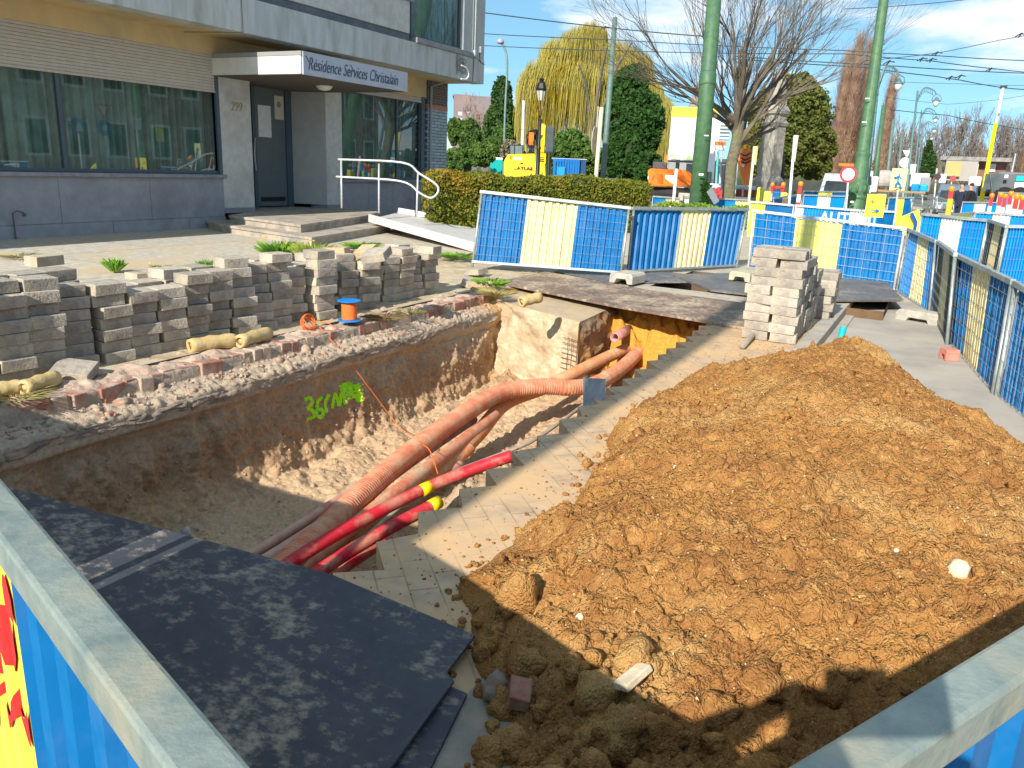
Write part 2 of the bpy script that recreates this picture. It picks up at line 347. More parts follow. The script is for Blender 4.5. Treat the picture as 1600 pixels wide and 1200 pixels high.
TRE = trench_mat()
prof = [(-4.93, -.02), (-4.67, -.02), (-4.65, -.11), (-4.47, -.15), (-4.445, -.17), (-4.435, -.28), (-4.49, -.34), (-4.45, -.55), (-4.42, -.80), (-4.33, -.97), (-4.1, -1.03), (-3.6, -1.02), (-3.2, -.98),
        (-2.95, -.92), (-2.6, -.85), (-2.3, -.80), (-1.92, -.74), (-1.76, -.5), (-1.70, -.12), (-1.62, -.1)]
pl = [0]
for a, b in zip(prof, prof[1:]): pl.append(pl[-1] + math.hypot(a[0] - b[0], a[1] - b[1]))
tt = np.arange(0, pl[-1], .014); tx = np.interp(tt, pl, [p[0] for p in prof]); tz = np.interp(tt, pl, [p[1] for p in prof])
yy = np.arange(-.6, 9.35, .016)
TT, YY = np.meshgrid(tt, yy, indexing='ij'); X0_ = np.interp(TT, pl, [p[0] for p in prof]); Z0_ = np.interp(TT, pl, [p[1] for p in prof])
dx = np.gradient(tx, tt); dz = np.gradient(tz, tt); nl = np.hypot(dx, dz) + 1e-9
NX = np.repeat((-dz / nl)[:, None], len(yy), 1); NZ = np.repeat((dx / nl)[:, None], len(yy), 1)
wallw = np.clip((TT - pl[5]) / .12, 0, 1)         # rough below the concrete edge
ledge = ((TT > pl[2]) & (TT < pl[4])).astype(float)
fl = np.clip((TT - pl[9]) / .15, 0, 1)
ridg = 1 - np.abs(fbm(YY * 2.6, TT * 1.1, 4, 11)); ridg2 = 1 - np.abs(fbm(YY * 7, TT * 2.6, 3, 15))
F1, F2, ID = worley(YY * 7, TT * 6, 3); G1, G2, ID2 = worley(YY * 18, TT * 18, 8)
D_ = wallw * ((.05 * (ridg - .6) + .02 * (ridg2 - .5) + .05 * fbm(YY * 1.1, TT * 1.3, 2, 18)) * (1 - fl * .75) + .022 * fbm(YY * 9, TT * 9, 4, 21) + .03 * (np.clip(.45 - F1, 0, 1)) * (ID > .72) * (1 - .7 * fl) + .012 * fbm(YY * 34, TT * 34, 2, 5) + .02 * np.clip(.4 - G1, 0, 1) * (1 - .8 * fl) * (.2 + ID2) + .008 * fbm(YY * 16, TT * 16, 4, 77, .65))
D_ += ledge * (.014 * np.clip(.5 - G1, 0, 1) * 2 + .016 * fbm(YY * 20, TT * 20, 3, 8)) + .004 * fbm(YY * 25, TT * 25, 2, 9)
# sharper under the lip
XX = X0_ + NX * D_; ZZ = Z0_ + NZ * D_
# sand ridge beside the pipes, heap of fines at the wall foot, fill at the far end
ZZ += fl * (.26 * np.exp(-((XX + 2.42 + .05 * np.sin(YY * 2)) / .17) ** 2) * np.clip((YY - 3.2) / .8, 0, 1) * np.clip((7.3 - YY) / 1.0, 0, 1) * (1 + .25 * fbm(YY * 5, TT * 5, 3, 41)))
ZZ += fl * .05 * np.exp(-((XX + 4.15) / .2) ** 2) * (1 + .5 * fbm(YY * 3, TT * 3, 3, 43))
ZZ += fl * np.clip((YY - 6.9) / 2.0, 0, 1) * .30 * (1 + .35 * fbm(YY * 3.4, TT * 3.4, 4, 45)) * (XX < -1.95)
ZZ += fl * (XX < -1.9) * np.clip((YY - 8.6 + .2 * fbm(TT * 2.5, YY * 3, 4, 47)) / .6, 0, 1) ** .7 * (1.0 + .15 * fbm(TT * 6, YY * 9, 4, 48))
ZZ = np.minimum(ZZ, np.where((fl > 0) & (XX < -1.85), -.06, 9))
tobj = arrmesh('trench', np.stack([XX, YY, ZZ], -1), gridfaces(len(tt), len(yy)), TRE, kind='structure')
TBVH = BVHTree.FromPolygons([tuple(p) for p in np.stack([XX, YY, ZZ], -1).reshape(-1, 3)], [tuple(int(i) for i in f) for f in gridfaces(len(tt), len(yy))])
def hit(x, y, bvh=None):
    d = Vector(ray(x, y)).normalized(); r = (bvh or TBVH).ray_cast(Vector((0, 0, CH)), d); return r
# concrete slab edge seen as a dark band in the left wall
CEDGE = M('old_slab_edge', (.22, .175, .14), (.36, .28, .21), sc=7, rough=1, bump=1, bsc=35, c3=(.42, .33, .24), sc3=2.2)
ey, ez = np.meshgrid(np.arange(-.5, 8.05, .012), np.linspace(0, 1, 16), indexing='ij')
eh = .085 + .03 * fbm(ey * 1.7, ey * 0, 3, 301); brk = (np.abs((ey + .2) % 1.27) < .02)
ex = -4.425 + .013 * fbm(ey * 3, ez * 2, 4, 302) + .007 * fbm(ey * 22, ez * 4, 3, 303) - .035 * brk - .05 * (ez > .93) - .03 * np.clip(fbm(ey * 4, ez * 1.5, 3, 305), .2, 1)
ezz = -.165 + .012 * fbm(ey * 5, ey * 0, 3, 304) - (1 - ez) * eh
arrmesh('buried_slab_edge', np.stack([ex, ey, ezz], -1), gridfaces(*ey.shape), CEDGE, label='grey brown buried slab edge running along the left wall of the trench', cat='slab edge')
# foundation of red bricks along the top of the wall
BRK = M('old_red_brick', (.33, .13, .09), (.42, .25, .18), sc=10, rough=.95, bump=.8, bsc=40, c3=(.48, .37, .29), sc3=7)
MORT = M('mortar_crust', (.52, .4, .31), (.42, .3, .22), sc=12, rough=1, bump=.8, bsc=45)
BRQ = []; y = -.4
while y < 8.15:
    w_ = random.choice((.1, .105, .2, .11)); h = random.uniform(.085, .13)
    if random.random() < .93:
        mb = MB(); m_i = 0 if random.random() < .72 else 1
        mb.box((-4.735 + random.uniform(-.03, .02), y + w_ / 2, -.005 - h / 2 + random.uniform(-.012, .006)), (.16, w_ - .012, h), rz=random.uniform(-.12, .12), rx=random.uniform(-.06, .06)); BRQ.append((mb, m_i))
    y += w_
n = 640; ys = np.linspace(-.45, 9.4, n); xs = np.linspace(-5.0, -4.70, 18); A, B_ = np.meshgrid(xs, ys, indexing='ij')
zz = .0 + .02 * fbm(A * 9, B_ * 9, 4, 51) + .008 * fbm(A * 40, B_ * 40, 2, 52) - .06 * np.clip((A + 4.75 + .03 * fbm(B_ * 6, A * 0, 3, 53)) / .06, 0, 1)
bt = thing('brick_footing', (-4.8, 4, -.12), 'crumbling red brick and mortar footing along the left edge of the trench', 'brick wall')
for mb, m_i in BRQ: mb.build('brick', (BRK, MORT)[m_i], bt, bevel=.006)
arrmesh('mortar_bed', np.stack([A, B_, zz], -1), gridfaces(18, n), MORT, bt)
# rubble crumbs
def crumbs(name, pts, sizes, mat, **k):
    ico = np.array([(0, 0, 1), (.89, 0, .45), (.28, .85, .45), (-.72, .53, .45), (-.72, -.53, .45), (.28, -.85, .45), (.72, .53, -.45), (-.28, .85, -.45), (-.89, 0, -.45), (-.28, -.85, -.45), (.72, -.53, -.45), (0, 0, -1)])
    fc = np.array([(0, 1, 2), (0, 2, 3), (0, 3, 4), (0, 4, 5), (0, 5, 1), (1, 6, 2), (2, 7, 3), (3, 8, 4), (4, 9, 5), (5, 10, 1), (2, 6, 7), (3, 7, 8), (4, 8, 9), (5, 9, 10), (1, 10, 6), (6, 11, 7), (7, 11, 8), (8, 11, 9), (9, 11, 10), (10, 11, 6)])
    n = len(pts); pts = np.asarray(pts); sizes = np.asarray(sizes)
    v = ico[None] * (1 + rng.uniform(-.38, .38, (n, 12, 1))) * (sizes[:, None, None] * rng.uniform(.6, 1.15, (n, 1, 3)))
    a = rng.uniform(0, 6.28, n); c, s_ = np.cos(a), np.sin(a)
    x = v[..., 0] * c[:, None] - v[..., 1] * s_[:, None]; y_ = v[..., 0] * s_[:, None] + v[..., 1] * c[:, None]
    v = np.stack([x, y_, v[..., 2]], -1) + pts[:, None]
    f = (fc[None] + (np.arange(n) * 12)[:, None, None]).reshape(-1, 3)
    return arrmesh(name, v, f, mat, **k)
n = 900; py_ = rng.uniform(0, 8.1, n); px_ = rng.uniform(-4.66, -4.46, n)
pz = -.11 + (-4.65 - px_) * .22 + .005; sz = np.abs(rng.normal(0, .009, n)) * (1 + 1.6 * (rng.uniform(0, 1, n) < .06)) + .003
RUB = M('rubble_crumb', (.48, .37, .28), (.34, .22, .15), sc=15, rough=1, bump=.5, bsc=60, c3=(.42, .16, .1), sc3=5)
crumbs('ledge_rubble', np.stack([px_, py_, pz], -1), sz, RUB, kind='stuff')
n = 800; py_ = rng.uniform(1.9, 8.2, n); px_ = rng.uniform(-4.3, -2.2, n)
pz = []
for a, b in zip(px_, py_):
    r = TBVH.ray_cast(Vector((a, b, .5)), Vector((0, 0, -1))); pz.append(r[0].z if r[0] else -1)
crumbs('trench_floor_crumbs', np.stack([px_, py_, np.array(pz)], -1), np.abs(rng.normal(0, .008, n)) + .003, M('earth_crumb', (.44, .28, .15), (.5, .38, .25), sc=12, rough=1, bump=.5), kind='stuff')
wp = []
for _ in range(900):
    r = TBVH.ray_cast(Vector((-3.4, random.uniform(.5, 8), random.uniform(-.95, -.3))), Vector((-1, random.uniform(-.1, .1), -.1)).normalized())
    if r[0]: wp.append(tuple(r[0]))
crumbs('wall_stones', wp, .003 + np.abs(rng.normal(0, .007, len(wp))), RUB, kind='stuff')
for (px, py, s_) in ((290, 832, .05), (285, 846, .03), (306, 826, .025)):
    r = hit(px, py)
    if r[0]: crumbs('stone', [tuple(r[0])], [s_], M('pale_stone', (.45, .43, .4), (.33, .31, .29), sc=10, rough=.95, bump=.4), label={.05: 'largest pale grey stone on the trench floor near the left wall', .03: 'pale stone just below the largest one on the trench floor', .025: 'smallest grey stone beside the largest one on the trench floor'}[s_], cat='stone')
# sand block standing in the trench
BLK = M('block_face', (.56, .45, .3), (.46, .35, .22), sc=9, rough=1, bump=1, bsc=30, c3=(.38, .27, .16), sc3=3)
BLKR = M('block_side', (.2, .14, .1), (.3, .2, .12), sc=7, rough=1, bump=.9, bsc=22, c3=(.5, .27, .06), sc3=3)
def quadgrid(a, b, c, d, n, m, amp, seed, fr=6, edge0=None):
    u, v = np.meshgrid(np.linspace(0, 1, n), np.linspace(0, 1, m), indexing='ij')
    a, b, c, d = [np.array(q) for q in (a, b, c, d)]
    P_ = a * ((1 - u) * (1 - v))[..., None] + b * (u * (1 - v))[..., None] + c * (u * v)[..., None] + d * ((1 - u) * v)[..., None]
    nn_ = np.cross(b - a, d - a); nn_ = nn_ / np.linalg.norm(nn_)
    w = np.minimum(1, np.minimum(np.minimum(u, 1 - u), np.minimum(v, 1 - v)) / .06)
    F, _, I = worley(u * fr * 1.3, v * fr, seed)
    dd = w * (amp * fbm(u * fr, v * fr, 4, seed) + amp * .8 * (1 - np.abs(fbm(u * fr * .8, v * fr * .4, 3, seed + 3))) + amp * np.clip(.4 - F, 0, 1) * (I > .5))
    return P_ + nn_ * dd[..., None], gridfaces(n, m)
blk = thing('sand_block', (-3.8, 8.3, -1), 'big block of compacted pale sand left standing in the trench', 'sand block')
TL, TR, BR, BL = (-4.6, 8.25, -.07), (-3.24, 7.72, -.09), (-3.17, 7.56, -1.0), (-4.6, 8.02, -1.0)
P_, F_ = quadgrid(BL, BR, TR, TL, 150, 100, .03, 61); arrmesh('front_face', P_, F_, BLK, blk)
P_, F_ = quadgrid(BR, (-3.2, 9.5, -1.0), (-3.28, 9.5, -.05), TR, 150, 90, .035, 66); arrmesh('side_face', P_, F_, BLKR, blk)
P_, F_ = quadgrid(TL, TR, (-3.28, 9.5, -.05), (-4.7, 9.5, -.03), 80, 80, .006, 71); arrmesh('top_face', P_, F_, M('block_top', (.5, .38, .24), (.42, .33, .22), sc=4, rough=1, bump=.5), blk)
mb = MB(); mb.tube([(-3.235, 7.70, -.1), (-3.2, 7.60, -.5), (-3.17, 7.53, -.95)], .006, 6)
for i in range(10):
    z = -.28 - i * .055; mb.tube([(-3.215, 7.63 - .05 * (i / 10), z), (-3.3, 7.66 - .05 * i / 10, z + .004), (-3.42, 7.71 - .05 * i / 10, z)], .0035, 5)
for i in range(2): mb.tube([(-3.29 - i * .06, 7.66 + i * .03, -.26), (-3.26 - i * .06, 7.6 + i * .03, -.82)], .003, 5)
mb.build('rebar_mesh', M('rusty_steel', (.12, .06, .035), rough=.9), blk)
# end bank of orange sand
# ------------------------------------------------------------ DUCTS
DUCT = M('dusty_red_duct', (.56, .16, .08), (.6, .27, .15), sc=11, rough=.85, c3=(.56, .36, .22), sc3=5, bump=.4, bsc=30)
DUCT2 = M('dusty_orange_duct', (.6, .19, .07), (.6, .29, .13), sc=11, rough=.85, c3=(.56, .37, .21), sc3=5, bump=.4, bsc=30)
DUCT3 = M('dusty_pink_conduit', (.5, .17, .14), (.55, .3, .22), sc=9, rough=.8, c3=(.54, .37, .25), sc3=4)
REDT = M('bright_red_tube', (.6, .01, .03), (.48, .03, .035), sc=8, rough=.5, c3=(.5, .2, .13), sc3=7, bump=.2, bsc=60)
CABLE = M('grey_beige_cable', (.4, .32, .23), (.3, .24, .18), sc=12, rough=.8)
def smooth_path(pts, n=12):
    pts = [Vector(p) for p in pts]; P0 = [pts[0] * 2 - pts[1]] + pts + [pts[-1] * 2 - pts[-2]]; o = []
    for i in range(1, len(P0) - 2):
        for k in range(n):
            t = k / n; a, b, c, d = P0[i - 1:i + 3]
            o.append(.5 * ((2 * b) + (c - a) * t + (2 * a - 5 * b + 4 * c - d) * t * t + (3 * b - a - 3 * c + d) * t ** 3))
    return o + [pts[-1]]
def duct(px, r, mat, label, ribs=False, name='duct', n=14, cat='duct', ends=None):
    pts = smooth_path([G(*p) for p in px], 16); rr = r
    if ribs:
        dense = []; L = 0
        for a, b in zip(pts, pts[1:]):
            k = max(1, int((b - a).length / .006)); dense += [a.lerp(b, i / k) for i in range(k)]
        pts = dense; rr = [r + (.0022 if (i // 2) % 2 else -.0022) for i in range(len(pts))]
    mb = MB(); mb.tube(pts, rr, n); return mb.build(name, mat, label=label, cat=cat, smooth=True)
duct([(330, 1010, -.7), (430, 900, -.66), (500, 835, -.64), (560, 778, -.62), (640, 708, -.58), (720, 650, -.52), (785, 613, -.5), (850, 604, -.5), (895, 606, -.53), (930, 600, -.56), (962, 582, -.58), (988, 560, -.56), (1006, 538, -.52)], .078, DUCT, 'thickest dusty red ribbed duct running the length of the trench', True)
duct([(330, 1030, -.82), (440, 920, -.8), (560, 825, -.78), (640, 765, -.76), (700, 722, -.74), (745, 680, -.7), (790, 630, -.66), (850, 606, -.62), (900, 582, -.56), (945, 560, -.52), (985, 542, -.5), (1003, 530, -.48)], .066, DUCT2, 'orange ribbed duct that crosses under the thickest duct', True)
duct([(300, 925, -.8), (370, 880, -.78), (450, 832, -.76), (545, 770, -.74), (620, 715, -.72), (690, 668, -.70)], .032, DUCT3, 'thin dusty pink conduit nearest the left wall side')
duct([(320, 950, -.76), (392, 892, -.74), (475, 838, -.72), (570, 775, -.70), (650, 716, -.68), (740, 655, -.66)], .04, DUCT3, 'second dusty pink conduit, beside the outermost thin one')
duct([(340, 985, -.72), (480, 880, -.70), (572, 806, -.68), (655, 742, -.66), (725, 688, -.66), (775, 648, -.64)], .05, DUCT, 'medium dusty conduit squeezed between the two large ducts')
duct([(380, 985, -.86), (480, 905, -.84), (560, 838, -.82), (640, 768, -.8), (700, 728, -.76), (735, 700, -.72)], .048, DUCT2, 'dusty salmon conduit between the orange duct and the bright red tube')
duct([(420, 960, -.88), (520, 872, -.86), (600, 808, -.84), (670, 758, -.8), (720, 724, -.76)], .03, DUCT3, 'thin dusty conduit closest to the bright red tube')
def banded(px, bands, label):
    t = thing('red_tube', G(*px[len(px) // 2]), label, 'tube')
    pts = smooth_path([G(*p) for p in px], 14); mb = MB(); mb.tube(pts, .036, 14); mb.build('tube_wall', REDT, t, smooth=True)
    for (a, b) in bands:
        q = [G(*a), G(*b)]; mb = MB(); mb.tube([q[0], q[1]], .0375, 14); mb.build('yellow_band', M('band_yellow', (.85, .6, .0), rough=.45), t, smooth=True)
banded([(360, 1000, -.5), (430, 900, -.46), (500, 850, -.43), (580, 806, -.4), (665, 763, -.34), (740, 733, -.26), (800, 712, -.18)], [((658, 767, -.345), (674, 759, -.333))], 'bright red plastic tube with a yellow band in its middle')
banded([(400, 990, -.52), (460, 922, -.5), (530, 872, -.47), (600, 830, -.42), (683, 786, -.36)], [((672, 792, -.366), (686, 784, -.358))], 'shorter bright red tube with a yellow tip')
banded([(470, 960, -.62), (525, 900, -.6), (545, 880, -.58), (600, 845, -.56)], [], 'dull red tube lying lowest, half hidden at the paving edge')
duct([(470, 935, -.72), (560, 850, -.68), (640, 780, -.6), (700, 742, -.52), (760, 718, -.46), (830, 690, -.4), (883, 654, -.36), (930, 618, -.34)], .014, CABLE, 'thin grey beige cable along the sand ridge', name='cable', cat='cable')
mb = MB(); q = PT(966, 521, 9.0); q2 = q + V(-.02, .6, -.02)
stub = thing('pipe_stub', q, 'short pink pipe stub poking out of the orange sand bank', 'pipe')
ax = Matrix.Rotation(math.radians(90), 3, 'X')
mb = MB(); n_ = 16; vs = []
for (r, yy_) in ((.055, 0), (.055, .7), (.043, .7), (.043, 0)):
    for j in range(n_): vs.append((q.x + r * math.cos(6.283 * j / n_) + .05 * (1 - yy_ / .7), q.y - .25 + yy_, q.z + r * math.sin(6.283 * j / n_)))
mb.add(vs, [(i * n_ + j, i * n_ + (j + 1) % n_, ((i + 1) % 4) * n_ + (j + 1) % n_, ((i + 1) % 4) * n_ + j) for i in range(4) for j in range(n_)]).build('stub_wall', M('pink_pipe', (.55, .28, .25), (.45, .2, .18), sc=9, rough=.6), stub, smooth=True)

# grey sheet standing at the paving edge
SH = M('grey_sheet', (.23, .24, .26), (.3, .31, .33), sc=8, rough=.7, c3=(.45, .42, .4), sc3=14)
c = [PT(911, 590, 5.45), PT(946, 592, 5.35), PT(946, 622, 5.3), PT(928, 632, 5.33), PT(911, 634, 5.4)]
mb = MB(); nrm = (c[1] - c[0]).cross(c[4] - c[0]).normalized() * .004
mb.add(c + [p + nrm for p in c], [(0, 1, 2, 3, 4), (9, 8, 7, 6, 5)] + [(i, (i + 1) % 5, 5 + (i + 1) % 5, 5 + i) for i in range(5)])
mb.build('grey_sheet', SH, label='small grey sheet standing upright at the paving edge beside the ducts', cat='sheet')

# spray marking on the wall
SPR = M('neon_spray_paint', (.42, .9, .0), (.36, .8, .02), sc=30, rough=.7)
def decal(lines, w, z=.006, jit=0):
    vs = []; fs = []
    for ln in lines:
        pts = smooth_path([Vector((x, y, 0)) for x, y in ln], 10)
        base = len(vs); k = 5; rows = 0
        for i, p in enumerate(pts):
            t = (pts[min(i + 1, len(pts) - 1)] - pts[max(i - 1, 0)]); nn_ = Vector((-t.y, t.x, 0)).normalized()
            for j in range(k):
                q = p + nn_ * (w * (j / (k - 1) - .5) * (1 + random.uniform(-jit, jit))); r = hit(q.x, q.y)
                loc = r[0] if r[0] else Vector((0, 0, -2)); vs.append(loc - Vector(ray(q.x, q.y)).normalized() * z)
            rows += 1
        for i in range(rows - 1):
            for j in range(k - 1):
                a = base + i * k + j
                if (vs[a] - vs[a + k]).length < .12: fs.append((a, a + 1, a + k + 1, a + k))
    return vs, fs
L1 = [[(476, 625), (484, 621), (488, 629), (481, 638), (489, 642), (490, 651), (479, 656)],
      [(503, 619), (496, 630), (495, 646), (500, 652), (505, 646), (503, 639), (497, 641)], [(514, 616), (508, 630), (511, 645)],
      [(519, 638), (524, 616), (530, 634), (535, 611), (540, 632)]]
v1, f1 = decal(L1, 5.2, jit=.35)
v2, f2 = decal([[(534, 600), (541, 612), (543, 618)], [(541, 598), (548, 614), (552, 622)], [(556, 600), (560, 612), (562, 628)], [(545, 602), (552, 606)]], 12, jit=.45)
mb = MB(); mb.add(v1, f1); mb.add(v2, f2)
mb.build('spray_marking', SPR, label='neon green spray painted 36m marking on the earth wall', cat='spray marking')

# ------------------------------------------------------------ ROAD PLATES
def plate_mat(name, c1, c2, dust, dlo, dhi, rough=.55, bump=.12):
    m = bpy.data.materials.new(name); m.use_nodes = True; t = m.node_tree; b = t.nodes['Principled BSDF']; N = t.nodes.new; L = t.links.new
    tcn = N('ShaderNodeTexCoord')
    def noise(s, d=8, st=None, rot=0):
        n = N('ShaderNodeTexNoise'); n.inputs['Scale'].default_value = s; n.inputs['Detail'].default_value = d; n.inputs['Roughness'].default_value = .7
        mm = N('ShaderNodeMapping'); mm.inputs['Scale'].default_value = st or (1, 1, 1); mm.inputs['Rotation'].default_value = (0, 0, rot); L(tcn.outputs['Object'], mm.inputs[0]); L(mm.outputs[0], n.inputs[0]); return n.outputs[0]
    def mix(f, A, B_, lo, hi):
        r = N('ShaderNodeMapRange'); r.inputs[1].default_value = lo; r.inputs[2].default_value = hi; L(f, r.inputs[0]); x = N('ShaderNodeMix'); x.data_type = 'RGBA'; L(r.outputs[0], x.inputs[0])
        if isinstance(A, tuple): x.inputs[6].default_value = (*A, 1)
        else: L(A, x.inputs[6])
        x.inputs[7].default_value = (*B_, 1); return x.outputs[2], r.outputs[0]
    a, _ = mix(noise(5), c1, c2, .35, .65)
    mu = N('ShaderNodeMath'); mu.operation = 'MULTIPLY'; L(noise(1.9, 5), mu.inputs[0]); L(noise(19, 12, (1, 1.4, 1)), mu.inputs[1])
    a, f = mix(mu.outputs[0], a, dust, dlo, dhi)
    a, f2 = mix(noise(3, 6, (1, 26, 1), .7), a, tuple(x * .9 for x in dust), .66, .74)
    L(a, b.inputs['Base Color'])
    rr = N('ShaderNodeMapRange'); rr.inputs[3].default_value = rough; rr.inputs[4].default_value = .95; L(f, rr.inputs[0]); L(rr.outputs[0], b.inputs['Roughness'])
    bn = N('ShaderNodeBump'); bn.inputs['Strength'].default_value = bump * 3; bn.inputs['Distance'].default_value = .006; L(noise(26, 8), bn.inputs['Height']); L(bn.outputs[0], b.inputs['Normal'])
    return m
PLN = plate_mat('near_plate_board', (.035, .042, .058), (.06, .066, .08), (.34, .29, .23), .25, .36, bump=.04)
PLF = plate_mat('far_plate_board', (.2, .135, .1), (.13, .088, .07), (.5, .4, .28), .22, .36, rough=.7)
PLG = plate_mat('far_grey_plate', (.15, .145, .14), (.1, .1, .105), (.34, .3, .25), .26, .4, rough=.6)
def plate(name, top, th, mat, label, cat='cover plate'):
    n = len(top); mb = MB(); lo = [Vector(p) - V(0, 0, th) for p in top]
    mb.add([Vector(p) for p in top] + lo, [tuple(range(n)), tuple(range(n, 2 * n))[::-1]] + [(i, n + i, n + (i + 1) % n, (i + 1) % n) for i in range(n)])
    return mb.build(name, mat, label=label, cat=cat, bevel=.003)
plate('cover_plate', [(-.9, -.25, .045), (-.985, 1.33, .045), (-1.035, 1.70, .045), (-1.075, 1.72, .045), (-1.10, 1.93, .045), (-1.74, 1.99, .04), (-3.4, 1.83, .04), (-5.0, 1.66, .05), (-5.0, -.4, .06)], .013, PLN,
      'large dark blue grey board nearest the camera bridging the trench, dusty and scratched')
plate('cover_plate', [(-.80, -.3, .02), (-.90, 1.33, .018), (-.99, 1.70, .018), (-2.2, 1.75, .018), (-2.2, -.3, .02)], .016, PLN, 'second dark board lying just under the right edge of the nearest board')
plate('cover_plate', [G(1172, 513, .03), G(1198, 478, .05), G(1010, 452, .06), G(852, 424, .05), G(776, 440, .03), G(960, 477, .03)], .028, PLF, 'long weathered brown board bridging the trench in front of the barriers')
plate('cover_plate', [G(1110, 452, .05), G(1250, 468, .06), G(1412, 468, .05), G(1385, 440, .04), G(1200, 425, .04), G(1048, 428, .04)], .03, PLG, 'grey board bridging the side pit behind the tall paver stack')
plate('cover_plate', [G(880, 416, .03), G(1065, 427, .03), G(1075, 441, .02), G(960, 442, .02), G(868, 424, .02)], .012, PLG, 'flat grey board in the shade under the cream striped barriers')
mb = MB(); mb.tube([G(1160, 541, .03), G(1197, 500, .06)], .028, 12); mb.build('grey_pipe', M('grey_pipe_m', (.33, .28, .22), (.24, .2, .17), sc=9, rough=.8), label='short grey pipe lying at the foot of the tall paver stack', cat='pipe', smooth=True)

# ------------------------------------------------------------ SITE BARRIERS
def barrier(BL, BR, TR, TL, segs, label, mesh=True, group='blue striped site barriers', ribs=7, nv=8, nh=14, detail=True, rail=.045, flip=False, railmat=None, feet=True, wr=.0018, sheet=True, mmat=None, name='site_barrier', top_cap=True):
    BL, BR, TR, TL = map(Vector, (BL, BR, TR, TL))
    t = thing(name, (BL + BR) / 2, label, 'barrier', group)
    nrm = (BR - BL).cross(TL - BL).normalized(); 
    if nrm.dot(V(0, 0, CH) - (BL + BR) / 2) < 0: nrm = -nrm
    if flip: nrm = -nrm
    wid = (BR - BL).length
    def p(u, v, n=0): return (BL * (1 - u) + BR * u) * (1 - v) + (TL * (1 - u) + TR * u) * v + nrm * n
    rm = railmat or GALV
    mb = MB(); mb.rail(p(-.005, .985), p(1.005, .985), rail, rail, (TL - BL).normalized()); mb.build('top_rail', rm, t, bevel=.004 if detail else 0)
    mb = MB(); mb.rail(p(0, .02), p(1, .02), rail * .8, rail * .7, (TL - BL).normalized()); mb.build('bottom_rail', rm, t)
    for u in (.008, .992):
        mb = MB(); mb.tube([p(u, -.05 if feet else 0), p(u, .97)], .019, 8 if detail else 5); mb.build('side_post', rm, t, smooth=True)
    if sheet:
        mb = MB(); ms = []; us = 0
        for (w_, m) in segs:
            if m not in ms: ms.append(m)
        for (w_, m) in segs:
            u0, u1 = .02 + us * .96, .02 + (us + w_) * .96; us += w_; mb.mi = ms.index(m)
            k = max(2, round(ribs * w_ * 3)); st = []
            for i in range(k):
                a = u0 + (u1 - u0) * i / k; b = (u1 - u0) / k
                st += [(a, 0), (a + b * .42, 0), (a + b * .56, .028), (a + b * .86, .028)]
            st.append((u1, 0)); vr = [.035, .3, .6, .955] if detail else [.035, .955]
            vs = [p(u, v, -.02 - d - (.002 * math.sin(u * 31 + v * 9) if detail else 0)) for u, d in st for v in vr]; n = len(vr)
            mb.add(vs, [(i * n + j, (i + 1) * n + j, (i + 1) * n + j + 1, i * n + j + 1) for i in range(len(st) - 1) for j in range(n - 1)])
        mb.build('corrugated_sheet', ms, t)
    if mesh:
        mb = MB()
        for i in range(1, nh):
            u = i / nh; mb.tube([p(u, .03, .004), p(u, .97, .004)], wr, 4, False)
        for j in range(1, nv):
            v = j / nv; mb.tube([p(.01, v, .008), p(.99, v, .008)], wr, 4, False)
        mb.build('wire_mesh', mmat or GALV, t)
    return t
THIRD = [(.33, BLUE), (.34, CREAM), (.33, BLUE)]
def pxb(bl, br, tr, tl, segs, label, zl=0.0, zr=None, h=1.0, **k):
    zr = zl if zr is None else zr
    BL, BR = G(*bl, zl), G(*br, zr)
    dl = np.dot(np.array(BL) - (0, 0, CH), RM @ np.array([0, 0, -1.])); dr = np.dot(np.array(BR) - (0, 0, CH), RM @ np.array([0, 0, -1.]))
    return barrier(BL, BR, PT(*tr, dr), PT(*tl, dl), segs, label, **k)
pxb((737, 411), (972, 428), (985, 324), (751, 298), [(.31, BLUE), (.35, CREAM), (.34, BLUE)], 'leftmost meshed barrier with blue and cream sheet, in front of the clipped hedge', zl=.12, zr=.06)
pxb((979, 426), (1152, 416), (1169, 326), (989, 324), [(.40, BLUE), (.27, CREAM), (.33, BLUE)], 'barrier without mesh, torn blue and cream sheet, beside the base of the big green pole', zl=.05, zr=.03, mesh=False)
pxb((1167, 422), (1398, 455), (1416, 356), (1176, 328), [(.30, BLUE), (.32, LEMON), (.38, BLUE)], 'white railed barrier with blue and lemon yellow sheet behind the tall paver stack', zl=-.06, zr=-.1, nh=9, nv=7, railmat=STEELW, mmat=STEELW, wr=.003)
pxb((1400, 456), (1452, 491), (1463, 376), (1419, 357), [(.36, BLUE2), (.38, CREAM), (.26, BLUE2)], 'narrow angled barrier with cyan and cream sheet right of the lemon one', zl=-.12, zr=-.14, nh=12)
pxb((1453, 492), (1479, 547), (1493, 396), (1465, 376), [(.33, DARK), (.34, CREAM), (.33, DARK)], 'barrier turned almost edge on, dark sheet behind its mesh, above the concrete foot', zl=-.16, zr=-.16, nh=16)
pxb((1480, 547), (1549, 634), (1583, 438), (1494, 396), [(.32, BLUE), (.33, CREAM), (.35, BLUE)], 'barrier with blue and dirty cream sheet beside the red plastic foot', zl=-.2, zr=-.2, nh=12)
BL, BR = G(1553, 636, -.2), G(1700, 760, -.2)
barrier(BL, BR, BR + V(0, 0, .86), PT(1587, 440, np.dot(np.array(BL) - (0, 0, CH), RM @ np.array([0, 0, -1.]))), [(.6, BLUE), (.4, CREAM)], 'rightmost barrier leaving the picture beyond the soil heap, bright blue sheet', nh=14)
